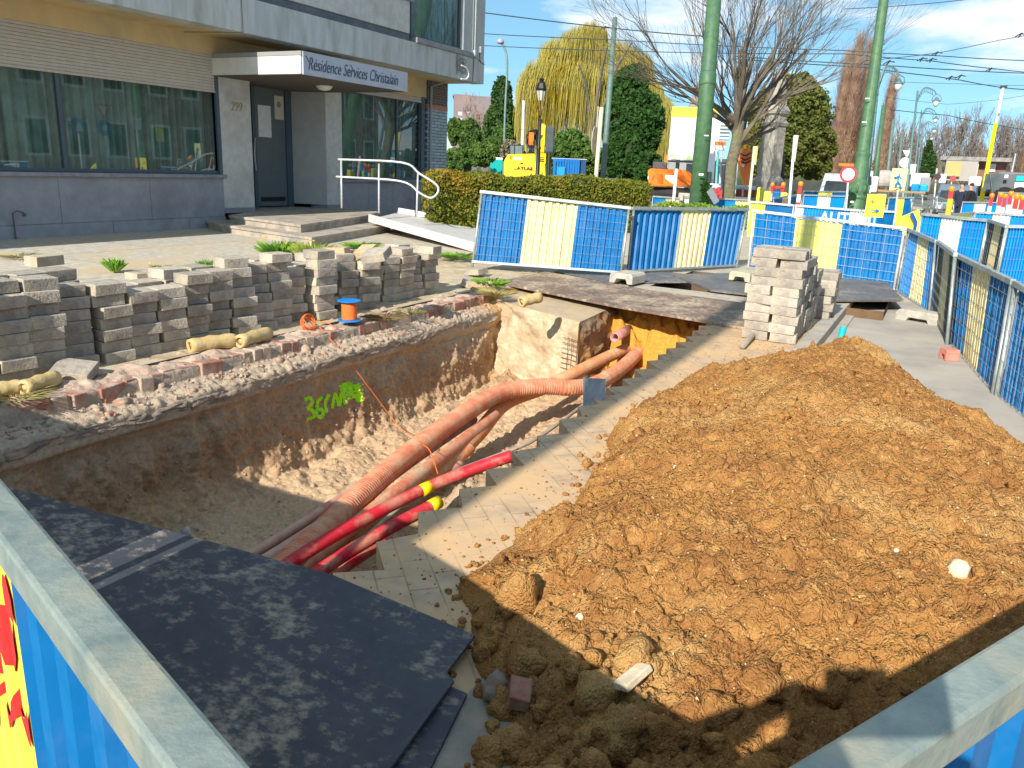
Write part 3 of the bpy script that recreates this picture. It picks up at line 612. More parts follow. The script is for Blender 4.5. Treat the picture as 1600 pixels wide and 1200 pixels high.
# near pair around the photographer
GRAF = M('graffiti_sheet_yellow', (.85, .75, .0), rough=.4)
tn = thing('site_barrier', (-1.3, .6, 0), 'nearest barrier at the lower left corner, blue and yellow sheet under a scuffed rail', 'barrier', 'blue striped site barriers')
def nearb(t, A, B_, zt, segs, ribp=.115, rail=.05):
    A, B_ = Vector((*A, 0)), Vector((*B_, 0)); d = (B_ - A).normalized(); n = Vector((-d.y, d.x, 0)); L_ = (B_ - A).length
    if n.y > 0: n = -n
    def p(s, z, o=0): return A + d * s + n * o + V(0, 0, z)
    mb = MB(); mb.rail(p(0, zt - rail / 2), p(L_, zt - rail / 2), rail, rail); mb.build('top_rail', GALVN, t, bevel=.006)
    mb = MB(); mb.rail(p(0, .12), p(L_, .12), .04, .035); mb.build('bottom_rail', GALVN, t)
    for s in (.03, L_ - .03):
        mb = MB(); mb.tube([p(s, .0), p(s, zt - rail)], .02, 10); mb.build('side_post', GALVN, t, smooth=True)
    mb = MB(); ms = []
    for w_, m in segs:
        if m not in ms: ms.append(m)
    s0 = .05
    for w_, m in segs:
        s1 = s0 + w_; mb.mi = ms.index(m); k = max(2, round(w_ / ribp)); st = []
        for i in range(k):
            a = s0 + w_ * i / k; b = w_ / k; st += [(a, 0), (a + b * .4, 0), (a + b * .52, .03), (a + b * .88, .03)]
        st.append((s1, 0)); s0 = s1; vr = [.13, .4, .7, zt - rail - .001]
        vs = [p(s, z, -.004 - o_) for s, o_ in st for z in vr]; n_ = 4
        mb.add(vs, [(i * n_ + j, (i + 1) * n_ + j, (i + 1) * n_ + j + 1, i * n_ + j + 1) for i in range(len(st) - 1) for j in range(n_ - 1)])
    mb.build('corrugated_sheet', ms, t); return p
C0 = (-.20, .278)
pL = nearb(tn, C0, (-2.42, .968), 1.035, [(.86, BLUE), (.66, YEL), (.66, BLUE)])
mb = MB()  # red graffiti strokes on the yellow part
for k, (a, z0, z1) in enumerate(((.93, .86, .80), (.95, .78, .70), (.93, .69, .64))):
    n_s = 60; base = len(mb.v); P_ = []
    for i in range(n_s + 1):
        sx_ = a - .02 + .26 * i / n_s; ph_ = ((sx_ - .91) / .11) % 1.0; dp = 0 if ph_ < .4 else (.03 * (ph_ - .4) / .12 if ph_ < .52 else (.03 if ph_ < .88 else .03 * (1 - (ph_ - .88) / .12)))
        zz_ = z0 - .12 * i / n_s + .03 * math.sin(i * .22 + k * 2); w_ = .022 + .012 * math.sin(i * .3 + k)
        P_ += [pL(sx_, zz_ - w_, -.0025 - dp + .002), pL(sx_, zz_ + w_, -.0025 - dp + .002)]
    mb.add(P_, [(2 * i, 2 * i + 2, 2 * i + 3, 2 * i + 1) for i in range(n_s)])
mb.build('red_graffiti', RED, tn)
tn2 = thing('site_barrier', (-3.7, 1.2, 0), 'barrier continuing the row to the left of the picture, blue and cream sheet', 'barrier', 'blue striped site barriers')
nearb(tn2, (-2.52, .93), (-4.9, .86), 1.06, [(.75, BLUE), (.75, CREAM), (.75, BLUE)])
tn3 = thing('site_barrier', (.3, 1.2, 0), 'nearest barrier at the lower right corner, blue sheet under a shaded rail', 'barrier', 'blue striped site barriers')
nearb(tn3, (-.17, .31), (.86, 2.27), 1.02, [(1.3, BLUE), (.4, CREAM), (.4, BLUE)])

# barrier feet
def foot(c, L_, w_, h, rz, mat, label, cat='barrier foot'):
    mb = MB(); M_ = Matrix.Rotation(rz, 4, 'Z'); pr = [(-.5, 0), (-.5, .75), (-.42, 1), (.42, 1), (.5, .75), (.5, 0), (.28, 0), (.2, .45), (-.2, .45), (-.28, 0)]
    vs = []
    for s_ in (-.5, .5):
        for a, b in pr: vs.append(Vector(c) + (M_ @ Vector((a * L_, s_ * w_, b * h))))
    n = len(pr); mb.add(vs, [(0, 1, 2, 7, 8, 9)[::-1] if False else (9, 8, 2, 1, 0), (8, 7, 3, 2), (7, 6, 5, 4, 3)] + [tuple(x + n for x in f)[::-1] for f in ((9, 8, 2, 1, 0), (8, 7, 3, 2), (7, 6, 5, 4, 3))] + [(i, (i + 1) % n, n + (i + 1) % n, n + i) for i in range(n)])
    return mb.build('barrier_foot', mat, label=label, cat=cat, bevel=.008, group='feet of the site barriers')
foot(G(980, 441, .03), .34, .42, .14, -.1, CONC, 'pale concrete foot under the joint of the cream striped barriers')
foot(G(1163, 438, .06), .32, .34, .13, -.25, M('yellowish_concrete', (.5, .47, .3), (.4, .38, .3), sc=8, rough=.9, bump=.3), 'yellowish concrete foot left of the tall paver stack')
foot(G(1437, 506, -.14), .52, .22, .16, -.35, CONC, 'long pale concrete foot at the bend of the right hand barriers')
foot(G(1482, 562, -.11), .14, .13, .11, -1.1, M('faded_red_plastic', (.6, .18, .13), (.5, .25, .2), sc=8, rough=.7), 'faded red plastic foot under the right hand barriers')
foot(V(*C0, 0) + V(.05, -.1, 0), .5, .2, .1, 1.0, CONC, 'concrete foot at the corner in front of the photographer')

# ------------------------------------------------------------ PAVERS IN STACKS
PAVM = M('stacked_paver', (.44, .39, .32), (.32, .28, .235), sc=16, rough=.95, bump=.7, bsc=70, c3=(.54, .46, .34), sc3=5, rnd=.2)
PAVT = M('tan_brick', (.56, .42, .25), (.48, .34, .2), sc=10, rough=.95, bump=.4, bsc=60, rnd=.08)
def paver_mesh(name, d, mat, seed):
    rr = random.Random(seed); mb = MB(); x, y, z = d[0] / 2, d[1] / 2, d[2]
    j = lambda: rr.uniform(-.004, .004)
    mb.hexa([(sx * x + j(), sy * y + j(), zz_ + j() * .6) for zz_ in (0, z) for sx, sy in ((-1, -1), (1, -1), (1, 1), (-1, 1))])
    # two cast rings on the end face
    for cy in (-.05, .05):
        for k in range(14):
            a0, a1 = 2 * math.pi * k / 14, 2 * math.pi * (k + 1) / 14
            if k in (rr.randrange(14), rr.randrange(14)): continue
            q = [(x + .0025, cy + r * math.cos(a), z * .5 + r * .85 * math.sin(a)) for a in (a0, a1) for r in (.026, .032)]
            if d[1] > .18: mb.add(q, [(0, 1, 3, 2)])
    o = mb.build(name, mat, org=(0, 0, 0), bevel=.004); COL.objects.unlink(o); return o
PV = [paver_mesh('concrete_paver', (.2, .218, .079), PAVM, i) for i in range(6)]
ORD = ['topmost', 'second', 'third', 'fourth', 'fifth', 'sixth', 'seventh', 'eighth', 'ninth', 'tenth', 'eleventh', 'twelfth']
ORDN = ['first', 'second', 'third', 'fourth', 'fifth', 'sixth', 'seventh', 'eighth', 'ninth', 'tenth', 'eleventh', 'twelfth', 'thirteenth', 'fourteenth', 'fifteenth', 'sixteenth', 'seventeenth', 'eighteenth', 'nineteenth', 'twentieth', 'twenty first', 'twenty second', 'twenty third', 'twenty fourth']
def put(proto, loc, rot, label, group, cat='paver'):
    o = proto.copy(); COL.objects.link(o); o.location = loc; o.rotation_euler = rot; return tag(o, label, cat, group)
hts = [8, 8, 8, 7, 7, 6, 6, 7, 7, 8, 7, 8, 6, 8, 6, 7, 6, 7, 6, 7, 6, 6]
y = 2.62
rs = random.Random(5)
for i, h in enumerate(hts):
    off = rs.uniform(-.05, .05) + (.05 if i in (9, 13) else 0) - (.1 if i in (12, 14) else 0); lean = rs.uniform(-.012, .012); tilt = rs.uniform(-.02, .06) if i > 3 else 0
    xb = -5.22 + off + (.0 if i < 4 else .04) + (-.06 if i > 16 else 0)
    for k in range(h):
        top = h - 1 - k
        dxx = rs.uniform(-.03, .03) + lean * k; dyy = rs.uniform(-.013, .013)
        if k == h - 1 and i in (0, 1, 2): dxx -= .03
        put(rs.choice(PV), (xb + dxx, y + dyy, .012 + k * .0815), (tilt * .5, rs.uniform(-.02, .02), rs.uniform(-.1, .1) - (.2 if i > 1 else .05)),
            f'{ORD[top]} paver from the top in the {ORDN[i]} stack of the long left row', 'stacked pavers in the long left row')
    y += .236 + rs.uniform(-.004, .01)
# second row behind, only upper courses show
y = 2.7; hts2 = [8, 8, 8, 8, 6, 6, 6, 7, 7, 5, 5, 7, 7, 6, 7, 6, 7, 6, 6, 6, 7]
for i, h in enumerate(hts2):
    for k in range(h - 2, h):
        put(rs.choice(PV), (-5.48 + rs.uniform(-.03, .03), y, .012 + k * .0815), (0, 0, rs.uniform(-.06, .06)), f'{ORD[h - 1 - k]} grey paver of the {ORDN[i]} stack in the rear left row', 'stacked pavers in the rear left row')
    mb = MB(); y += .238
# loose blocks
PB = paver_mesh('loose_paver', (.24, .2, .08), PAVM, 31); PTN = paver_mesh('tan_block', (.3, .16, .07), PAVT, 33); PSM = paver_mesh('old_brick', (.13, .24, .08), M('pale_old_brick', (.5, .42, .32), (.42, .33, .24), sc=12, rough=.95, bump=.5), 35)
def onpx(px, py, z): return G(px, py, z)
put(PSM, onpx(70, 415, .62), (0, 0, .15), 'pale worn brick lying alone on top of the leftmost paver stacks', 'loose blocks', 'brick')
put(PB, onpx(117, 588, .01), (.25, .1, .6), 'loose pale paver leaning at the foot of the left row near the clay pieces', 'loose blocks')
put(PTN, onpx(522, 398, .55), (0.0, -.1, .3), 'tan block lying flat on the middle of the left row', 'loose blocks', 'block')
put(PTN, onpx(572, 398, .54), (.1, .18, -1.2), 'tan block tipped sideways behind the other tan block', 'loose blocks', 'block')
put(PB, onpx(590, 404, .6), (.3, -.2, .2), 'grey paver tipped on the stacks right of the tan blocks', 'loose blocks')
put(PB, onpx(668, 395, .55), (0, 0, .1), 'single grey paver on top of the right end of the left row', 'loose blocks')
put(PSM, onpx(213, 437, .1), (0, 0, 1.5), 'buff brick half sunk in the sand right of the green weed', 'loose blocks', 'brick')
put(PSM, onpx(283, 437, .1), (0, .1, 1.3), 'buff brick beside the small sand pile behind the left row', 'loose blocks', 'brick')
put(PB, onpx(735, 447, .02), (.2, .3, .5), 'dark grey broken paver at the far end of the left row', 'loose blocks')
put(PB, onpx(745, 428, .05), (.1, -.1, -.2), 'grey broken slab piece under the leftmost striped barrier', 'loose blocks')
put(PTN, onpx(752, 452, .02), (.3, 0, .9), 'small tan fragment by the grass tuft at the trench end', 'loose blocks', 'block')
# tall stack on the right
for r_, (xo, yo, n, hh) in enumerate(((-1.40, 7.72, 1, 10), (-1.155, 7.70, 1, 10), (-1.40, 7.96, 1, 10), (-1.15, 7.95, 1, 10), (-1.38, 8.2, 1, 9), (-1.14, 8.2, 1, 9), (-1.13, 8.44, 1, 8), (-1.12, 8.68, 1, 7), (-1.02, 9.35, 1, 6), (-1.04, 9.6, 1, 6))):
    nm = ['front left', 'front right', 'second row left', 'second row right', 'third row left', 'third row right', 'fourth row', 'fifth row', 'low rear', 'rearmost'][r_]
    for k in range(hh):
        sh = (.045 * (k / hh) + (.05 if k in (6, 7) and r_ == 0 else 0)) if r_ < 6 else .02 * k / hh
        o = put(rs.choice(PV), (xo + rs.uniform(-.022, .022) + sh * .5, yo + rs.uniform(-.022, .022), .006 + k * .0855), (rs.uniform(-.02, .02), 0, -math.pi / 2 + rs.uniform(-.09, .09)),
                f'{ORD[hh - 1 - k]} paver down in the {nm} column of the tall right hand stack', 'pavers of the tall right hand stack')
        o.scale = (1.15, 1.08, 1.06)
# ------------------------------------------------------------ CLAY ROLLS, REEL, STRING
CLAY = M('clay_pipe', (.5, .36, .14), (.58, .44, .22), sc=9, rough=1, bump=.6, bsc=40)
def roll(a, b, r, label):
    a, b = Vector(a), Vector(b); d = (b - a); t = d.normalized(); mb = MB(); n = 14; vs = []
    s = t.cross(V(0, 0, 1)).normalized(); u = s.cross(t); k = 9
    prof_ = [(r * .55, .05), (r * .6, 0), (r * .95, 0)] + [(r * (1 + .08 * math.sin(i * 1.9)), i / k) for i in range(1, k)] + [(r * .9, 1), (.001, 1)]
    for R_, f in prof_:
        for j in range(n):
            an = 6.283 * j / n; rr_ = R_ * (1 + .07 * math.sin(3 * an + f * 5)); vs.append(a + d * f + (s * math.cos(an) + u * math.sin(an)) * rr_)
    m_ = len(prof_); mb.add(vs, [(i * n + j, i * n + (j + 1) % n, (i + 1) * n + (j + 1) % n, (i + 1) * n + j) for i in range(m_ - 1) for j in range(n)] + [tuple(range(n))])
    mb.build('clay_pipe', CLAY, label=label, cat='clay pipe', group='clay covered pipe pieces', smooth=True)
roll(G(296, 541, .05), G(368, 531, .05), .058, 'longer clay covered pipe piece on the brick edge in front of the left row')
roll(G(374, 534, .05), G(420, 520, .05), .055, 'shorter clay covered pipe piece right of the longer one')
roll(G(36, 607, .05), G(88, 590, .05), .05, 'clay covered pipe piece beside the leaning loose paver')
roll(G(-20, 612, .05), G(34, 603, .05), .045, 'clay covered pipe piece at the left edge of the picture')
roll(PT(814, 472, 8.0), PT(844, 464, 8.15), .055, 'small clay covered pipe piece lying on top of the sand block')
RB = G(546, 501, .03); OR = M('orange_string', (.85, .16, .02), (.8, .22, .05), sc=60, rough=.6, bump=.5, bsc=200)
reel = thing('string_reel', RB, 'orange string reel with bright blue end discs standing on the brick edge', 'string reel')
BDISC = M('blue_plastic', (.0, .22, .72), rough=.35)
mb = MB(); mb.lathe(RB, [(.001, 0), (.105, 0), (.11, .006), (.105, .012), (.07, .014)], 28); mb.build('bottom_disc', BDISC, reel)
mb = MB(); mb.lathe(RB, [(.065, .014)] + [(.07 + .003 * (i % 2), .016 + i * .0055) for i in range(30)] + [(.065, .182)], 24); mb.build('string_winding', OR, reel)
mb = MB(); mb.lathe(RB, [(.07, .182), (.105, .184), (.11, .19), (.105, .196), (.02, .197), (.02, .192)], 28); mb.build('top_disc', BDISC, reel)
mb = MB(); mb.tube(smooth_path([G(482, 500, .05), G(500, 512, .02), hit(545, 575)[0] + V(.05, -.02, .04), hit(600, 650)[0] + V(.06, -.02, .05), hit(622, 672)[0] + V(.02, 0, .03)], 8), .0045, 5)
mb.tube(smooth_path([hit(622, 672)[0] + V(.02, 0, .03), G(655, 690, -.5), G(672, 705, -.45), G(684, 740, -.5)], 8), .004, 5)
mb.tube(smooth_path([G(500, 502, .02), G(518, 508, .02), G(532, 530, -.1)], 6), .004, 5)
mb.build('orange_string', OR, label='orange string running from the coil down the trench wall to the ducts', cat='string')
mb = MB(); c = G(482, 508, .05)
for k in range(8):
    tl_q = Matrix.Rotation(random.uniform(-.7, .7), 3, 'X') @ Matrix.Rotation(random.uniform(.6, 1.6), 3, 'Y'); rr_ = random.uniform(.05, .085); pts = [c + V(random.uniform(-.006, .006), 0, .02) + tl_q @ V(rr_ * math.cos(q / 14 * 6.3), rr_ * math.sin(q / 14 * 6.3), 0) for q in range(15)]
    mb.tube(pts, .0045, 5)
mb.build('string_coil', OR, label='tangled coil of orange string left of the reel', cat='string')
# ------------------------------------------------------------ SOIL HEAP
PP = np.array([(-.68, 1.2), (-.84, 1.58), (-1.07, 1.76), (-1.32, 2.2), (-1.31, 2.7), (-1.42, 3.4), (-1.46, 4.4), (-1.42, 5.2), (-1.12, 6.1), (-.85, 6.75), (-.62, 7.5), (-.35, 7.3), (.1, 6.45), (.62, 5.3), (1.1, 4.3), (1.7, 3.3), (1.9, 1.0), (.2, .75)])
def pdist(x, y):
    d = np.full(x.shape, 9.); ins = np.zeros(x.shape, bool); n = len(PP)
    for i in range(n):
        a, b = PP[i], PP[(i + 1) % n]; e = b - a; t = np.clip(((x - a[0]) * e[0] + (y - a[1]) * e[1]) / (e @ e), 0, 1)
        d = np.minimum(d, np.hypot(x - a[0] - t * e[0], y - a[1] - t * e[1]))
        c = ((a[1] > y) != (b[1] > y)); xi = a[0] + (y - a[1]) / (b[1] - a[1] + 1e-12) * (b[0] - a[0]); ins ^= c & (x < xi)
    return np.where(ins, d, -d)
def pile(x, y, fine=True):
    wx, wy = x + .12 * fbm(x * 2.2, y * 2.2, 3, 80), y + .12 * fbm(x * 2.2 + 9, y * 2.2, 3, 81)
    d = pdist(wx, wy); near = np.clip((2.3 - y) / .8, 0, 1)
    h = .40 * (1 - np.exp(-np.clip(d, 0, 9) / .42)) + .13 * np.exp(-(((x + .0) / .7) ** 2 + ((y - 4.4) / 1.3) ** 2)) + .10 * np.exp(-(((x + .35) / .35) ** 2 + ((y - 6.6) / .6) ** 2)) * (d > 0)
    h = h * (1 - .35 * near)
    e = np.clip(d / .12, 0, 1)
    h = h + e * .05 * fbm(x * 2.3, y * 2.3, 4, 82)
    base = -.11 * np.clip((x + .9) / 1.3, 0, 1)
    if fine:
        for fr, am, sd, th in ((5, .035, 91, .42), (11, .03, 92, .45), (24, .022, 93, .48), (48, .014, 94, .5)):
            F, F2, I = worley(x * fr + .35 * vn(x * fr, y * fr, sd), y * fr + .35 * vn(y * fr, x * fr, sd + 2), sd)
            pres = np.where(fr <= 11, I < (.14 + .25 * near + .35 * np.exp(-np.clip(d, 0, 9) / .15)), 1)
            h = h + e * am * (.6 + .4 * near + .4 * np.exp(-np.clip(d, 0, 9) / .3)) * np.sqrt(np.clip(th * th - F * F, 0, 1)) * pres * (.5 + I)
        F, F2, I = worley(x * 8, y * 8, 99); h = h - e * .018 * np.exp(-((F2 - F) / .06)) * (I > .45)
        h = h + e * (.016 * fbm(x * 21, y * 21, 5, 95, .66) + .014 * (np.abs(fbm(x * 9, y * 9, 4, 96)) - .3))
    return base + np.where(d > 0, h, -.05 + d * .2), d
gx, gy = np.meshgrid(np.arange(-1.65, 1.7, .0085), np.concatenate([np.arange(.85, 4, .0075), np.arange(4, 7.75, .012)]), indexing='ij')
hz, dd = pile(gx, gy)
def soil_mat():
    m = bpy.data.materials.new('heap_soil'); m.use_nodes = True; t = m.node_tree; b = t.nodes['Principled BSDF']; b.inputs['Roughness'].default_value = 1; b.inputs['Specular IOR Level'].default_value = .1
    N = t.nodes.new; L = t.links.new; tcn = N('ShaderNodeTexCoord')
    def noise(s_, d=8, r_=.65): n = N('ShaderNodeTexNoise'); n.inputs['Scale'].default_value = s_; n.inputs['Detail'].default_value = d; n.inputs['Roughness'].default_value = r_; L(tcn.outputs['Object'], n.inputs[0]); return n.outputs[0]
    def mix(f, A, B_, lo, hi):
        r = N('ShaderNodeMapRange'); r.inputs[1].default_value = lo; r.inputs[2].default_value = hi; L(f, r.inputs[0]); x = N('ShaderNodeMix'); x.data_type = 'RGBA'; L(r.outputs[0], x.inputs[0])
        if isinstance(A, tuple): x.inputs[6].default_value = (*A, 1)
        else: L(A, x.inputs[6])
        x.inputs[7].default_value = (*B_, 1); return x.outputs[2]
    c = mix(noise(3.5), (.43, .21, .065), (.3, .135, .045), .4, .62); c = mix(noise(14), c, (.54, .29, .095), .5, .68); c = mix(noise(1.6, 4), c, (.55, .33, .125), .52, .7); c = mix(noise(95, 3), c, (.62, .44, .22), .64, .70); c = mix(noise(60, 4), c, (.2, .1, .04), .64, .74)
    L(c, b.inputs['Base Color'])
    vo = N('ShaderNodeTexVoronoi'); vo.inputs['Scale'].default_value = 95; L(tcn.outputs['Object'], vo.inputs['Vector']); vo2 = N('ShaderNodeTexVoronoi'); vo2.inputs['Scale'].default_value = 210; L(tcn.outputs['Object'], vo2.inputs['Vector'])
    a = N('ShaderNodeMath'); a.operation = 'MULTIPLY_ADD'; L(vo2.outputs[0], a.inputs[0]); a.inputs[1].default_value = .5; L(vo.outputs[0], a.inputs[2]); a2 = N('ShaderNodeMath'); a2.operation = 'SUBTRACT'; L(noise(70, 6), a2.inputs[0]); L(a.outputs[0], a2.inputs[1])
    bn = N('ShaderNodeBump'); bn.inputs['Strength'].default_value = 1; bn.inputs['Distance'].default_value = .009; L(a2.outputs[0], bn.inputs['Height']); L(bn.outputs[0], b.inputs['Normal']); return m
SOIL = soil_mat()
arrmesh('soil_heap', np.stack([gx, gy, hz], -1), gridfaces(*gx.shape), SOIL, kind='stuff', smooth=False)
def onpile(x, y): return float(pile(np.array([x]), np.array([y]))[0][0])
n = 5200; qx = rng.uniform(-1.6, 1.6, n); qy = .9 + 6.7 * rng.uniform(0, 1, n) ** 1.3; hh, d2 = pile(qx, qy)
edge_ = np.exp(-np.abs(d2) / .16); keep = (rng.uniform(0, 1, n) < (.25 + .75 * edge_)) & (d2 > -.12)
qx, qy, hh, d2 = qx[keep], qy[keep], hh[keep], d2[keep]; hh = np.where(d2 < .02, np.where(qx > -.8, -.11, 0.0), hh)
sz = .005 + np.abs(rng.normal(0, .010, len(qx))) + (rng.uniform(0, 1, len(qx)) < .05) * rng.uniform(.005, .02, len(qx))
crumbs('soil_crumbs', np.stack([qx, qy, hh + sz * .2], -1), sz, SOIL, kind='stuff')
# pale grit inside the soil
n = 5200; qx = rng.uniform(-1.4, 1.4, n); qy = .9 + 6.4 * rng.uniform(0, 1, n) ** 1.2; hh, d2 = pile(qx, qy); k = d2 > .05
crumbs('pale_grit', np.stack([qx[k], qy[k], hh[k]], -1), .0015 + np.abs(rng.normal(0, .0018, k.sum())), M('pale_grit', (.66, .5, .28), (.55, .38, .18), sc=30, rough=1), kind='stuff')
# big clods at the shaded near edge
clods = []
mbv = []; szs = []
for _ in range(420):
    x_ = random.uniform(-1.05, 1.0); y_ = 1.0 + abs(random.gauss(0, .38)) + max(0, -x_ - .6) * random.uniform(0, 1.2); d_ = float(pdist(np.array([x_]), np.array([y_]))[0])
    if d_ < -.02: continue
    s_ = random.choice((.02, .03, .045, .06)) * random.uniform(.7, 1.2); mbv.append((x_, y_, max(onpile(x_, y_), 0) + s_ * .15)); szs.append(s_)
def blobs(name, pts, sizes, mat, sub=3, **k):
    import bmesh
    bm = bmesh.new(); bmesh.ops.create_icosphere(bm, subdivisions=sub, radius=1); v0 = np.array([v.co[:] for v in bm.verts]); f0 = np.array([[v.index for v in f.verts] for f in bm.faces]); bm.free()
    VV = []; FF = []
    for i, (p, s_) in enumerate(zip(pts, sizes)):
        q = v0 * (1 + .34 * fbm(v0[:, 0] * 1.4 + i * 3.1, v0[:, 1] * 1.4 + v0[:, 2] * 1.1, 3, i)[:, None] + .1 * vn(v0[:, 0] * 5 + i, v0[:, 2] * 5 + v0[:, 1] * 4, i)[:, None])
        q = q * s_ * rng.uniform(.7, 1.15, (1, 3)); VV.append(q + np.array(p)); FF.append(f0 + i * len(v0))
    return arrmesh(name, np.concatenate(VV), np.concatenate(FF), mat, **k)
blobs('soil_clods', mbv, szs, SOIL, kind='stuff')
STW = M('pale_stone_white', (.72, .62, .45), (.6, .5, .36), sc=14, rough=.9, bump=.3)
def gp_(px, py):
    z = .3
    for _ in range(12): g = G(px, py, z); z = .5 * z + .5 * onpile(g.x, g.y)
    return G(px, py, z)
for (px, py, s_, lab) in ((1495, 890, .032, 'white stone on the right slope of the soil heap'), (905, 965, .014, 'small white pebble low on the left side of the soil heap'), (1092, 1092, .014, 'tiny pale pebble right of the flat buff fragment'),
                          (1055, 730, .012, 'tiny white pebble high on the left of the soil heap'), (1400, 860, .01, 'tiny pebble left of the white stone on the heap')):
    blobs('stone', [tuple(gp_(px, py))], [s_], STW, 2, label=lab, cat='stone')
c = gp_(990, 1068) + V(0, 0, .012); put(paver_mesh('buff_fragment', (.05, .11, .02), STW, 77), c, (.15, -.35, -.35), 'flat buff stone fragment on the lower part of the soil heap', None, 'stone')
blobs('stone', [tuple(G(776, 950, .03))], [.024], M('grey_white_stone', (.5, .48, .46), (.4, .38, .36), sc=9, rough=.9), 3, label='pale grey stone at the shaded left edge of the soil heap', cat='stone')
c = G(808, 1092, .05); put(paver_mesh('red_brick_piece', (.06, .075, .05), BRK, 78), c, (.3, .2, .5), 'piece of red brick among the clods at the shaded heap edge', None, 'brick')
blobs('stone', [tuple(G(772, 1075, .04))], [.042], M('grey_clod', (.25, .2, .15), (.33, .27, .2), sc=9, rough=.95, bump=.5), 3, label='rounded grey brown lump at the shaded left edge of the heap', cat='stone')
c = G(1313, 531, .1); mb = MB(); mb.tube([c, c + V(.01, .02, .12)], .03, 10); mb.build('marker_post', M('teal_plastic', (.0, .45, .5), rough=.5), label='short teal plastic marker behind the top of the soil heap', cat='marker')
# sprinkled crumbs on the paving
n = 4200; qx = rng.uniform(-1.85, -1.0, n); qy = rng.uniform(1.9, 8.5, n); k = rng.uniform(0, 1, n) < np.exp(-np.abs(qx + 1.15) / .35) 
crumbs('paving_crumbs', np.stack([qx[k], qy[k], np.full(k.sum(), .001)], -1), .0015 + np.abs(rng.normal(0, .0032, k.sum())), SOIL, kind='stuff')
# ------------------------------------------------------------ WEEDS
LEAF = M('weed_green', (.1, .26, .02), (.2, .36, .04), sc=20, rough=.6)
LEAFY = M('dry_grass', (.34, .32, .1), (.42, .36, .16), sc=20, rough=.8)
def tuft(c, R_, H_, n, mat, label, flowers=0, cat='weed', group='weeds behind the left row', wl=.012):
    t = thing('weed', c, label, cat, group); vs = []; fs = []
    for i in range(n):
        a = random.uniform(0, 6.283); r = R_ * math.sqrt(random.random()); b = Vector(c) + V(r * .4 * math.cos(a), r * .4 * math.sin(a), 0)
        h = H_ * random.uniform(.5, 1); tip = b + V(r * math.cos(a), r * math.sin(a), h); w_ = random.uniform(.5, 1.3) * wl; s = V(-math.sin(a), math.cos(a), 0) * w_
        mid = b.lerp(tip, .55) + V(0, 0, h * .18); k = len(vs); vs += [b - s * .4, b + s * .4, mid + s, tip, mid - s]; fs.append((k, k + 1, k + 2, k + 3, k + 4))
    MB().add(vs, fs).build('leaves', mat, t)
    for i in range(flowers):
        q = Vector(c) + V(random.uniform(-R_, R_), random.uniform(-R_, R_), H_ * random.uniform(.9, 1.3))
        mb = MB(); mb.lathe(q, [(.001, -.006), (.014, -.002), (.02, .006), (.012, .012), (.001, .013)], 9); mb.build('flower', M('dandelion_yellow', (.9, .65, .0), rough=.7), t)
tuft(G(180, 424, .02), .13, .17, 110, LEAF, 'leafy green weed standing alone in the sand behind the left row', wl=.016)
tuft(G(250, 420, .02), .12, .06, 70, LEAFY, 'flat dandelion with one yellow flower in the sand', 1)
tuft(G(320, 418, .02), .11, .11, 130, LEAF, 'low tuft of green grass right of the flat dandelion', wl=.005)
tuft(G(437, 404, .02), .28, .26, 420, LEAF, 'large dandelion clump with several yellow flowers left of the tan blocks', 5, wl=.012)
tuft(G(490, 408, .02), .26, .28, 330, M('olive_weed', (.2, .28, .03), (.33, .36, .07), sc=14, rough=.7), 'olive green weed clump directly behind the tan blocks', 1, wl=.014)
tuft(G(565, 388, .02), .3, .1, 220, LEAF, 'low green weeds in front of the steps', wl=.01)
tuft(G(600, 392, .02), .25, .08, 180, LEAFY, 'yellowish low weeds right of the steps', wl=.01)
tuft(G(400, 440, .02), .16, .14, 120, LEAFY, 'dry pale weeds among the pavers', wl=.006)
tuft(G(715, 403, .05), .35, .07, 260, LEAF, 'strip of grass at the left end of the striped barriers', wl=.007)
tuft(G(765, 450, .02), .2, .12, 420, LEAF, 'green grass tuft hanging over the far corner of the trench', wl=.005)
tuft(G(775, 462, .0), .2, .08, 200, LEAFY, 'dry grass drooping below the green tuft at the trench corner', wl=.005)
tuft(G(600, 498, .0), .2, .045, 150, M('root_brown', (.2, .14, .06), (.3, .22, .1), sc=14, rough=1), 'mat of dry roots on the trench edge right of the reel', cat='roots', wl=.004)
tuft(G(640, 490, -.02), .16, .05, 90, M('root_green', (.25, .2, .08), (.2, .24, .06), sc=14, rough=1), 'greenish dry roots right of the brown root mat', cat='roots', wl=.004)
tuft(G(30, 402, .02), .25, .05, 120, LEAFY, 'sparse dry grass behind the leftmost stacks', wl=.005)
tuft(G(20, 622, .0), .2, .05, 160, LEAFY, 'dry grass by the clay piece at the left edge', wl=.005)
for (px, py, s_, lab) in ((232, 441, .08, 'small pile of orange sand behind the left row of pavers'), (275, 432, .1, 'larger mound of orange sand behind the left row')):
    z = .03 if px < 400 else .42
    pts = [tuple(G(px, py, z) + V(random.gauss(0, s_ * .55), random.gauss(0, s_ * .55), 0)) for _ in range(60)]
    blobs('sand_mound', pts, [random.uniform(.015, .045) for _ in pts], M('orange_sand', (.55, .33, .13), (.48, .27, .1), sc=12, rough=1, bump=.5), 1, label=lab, cat='sand mound')

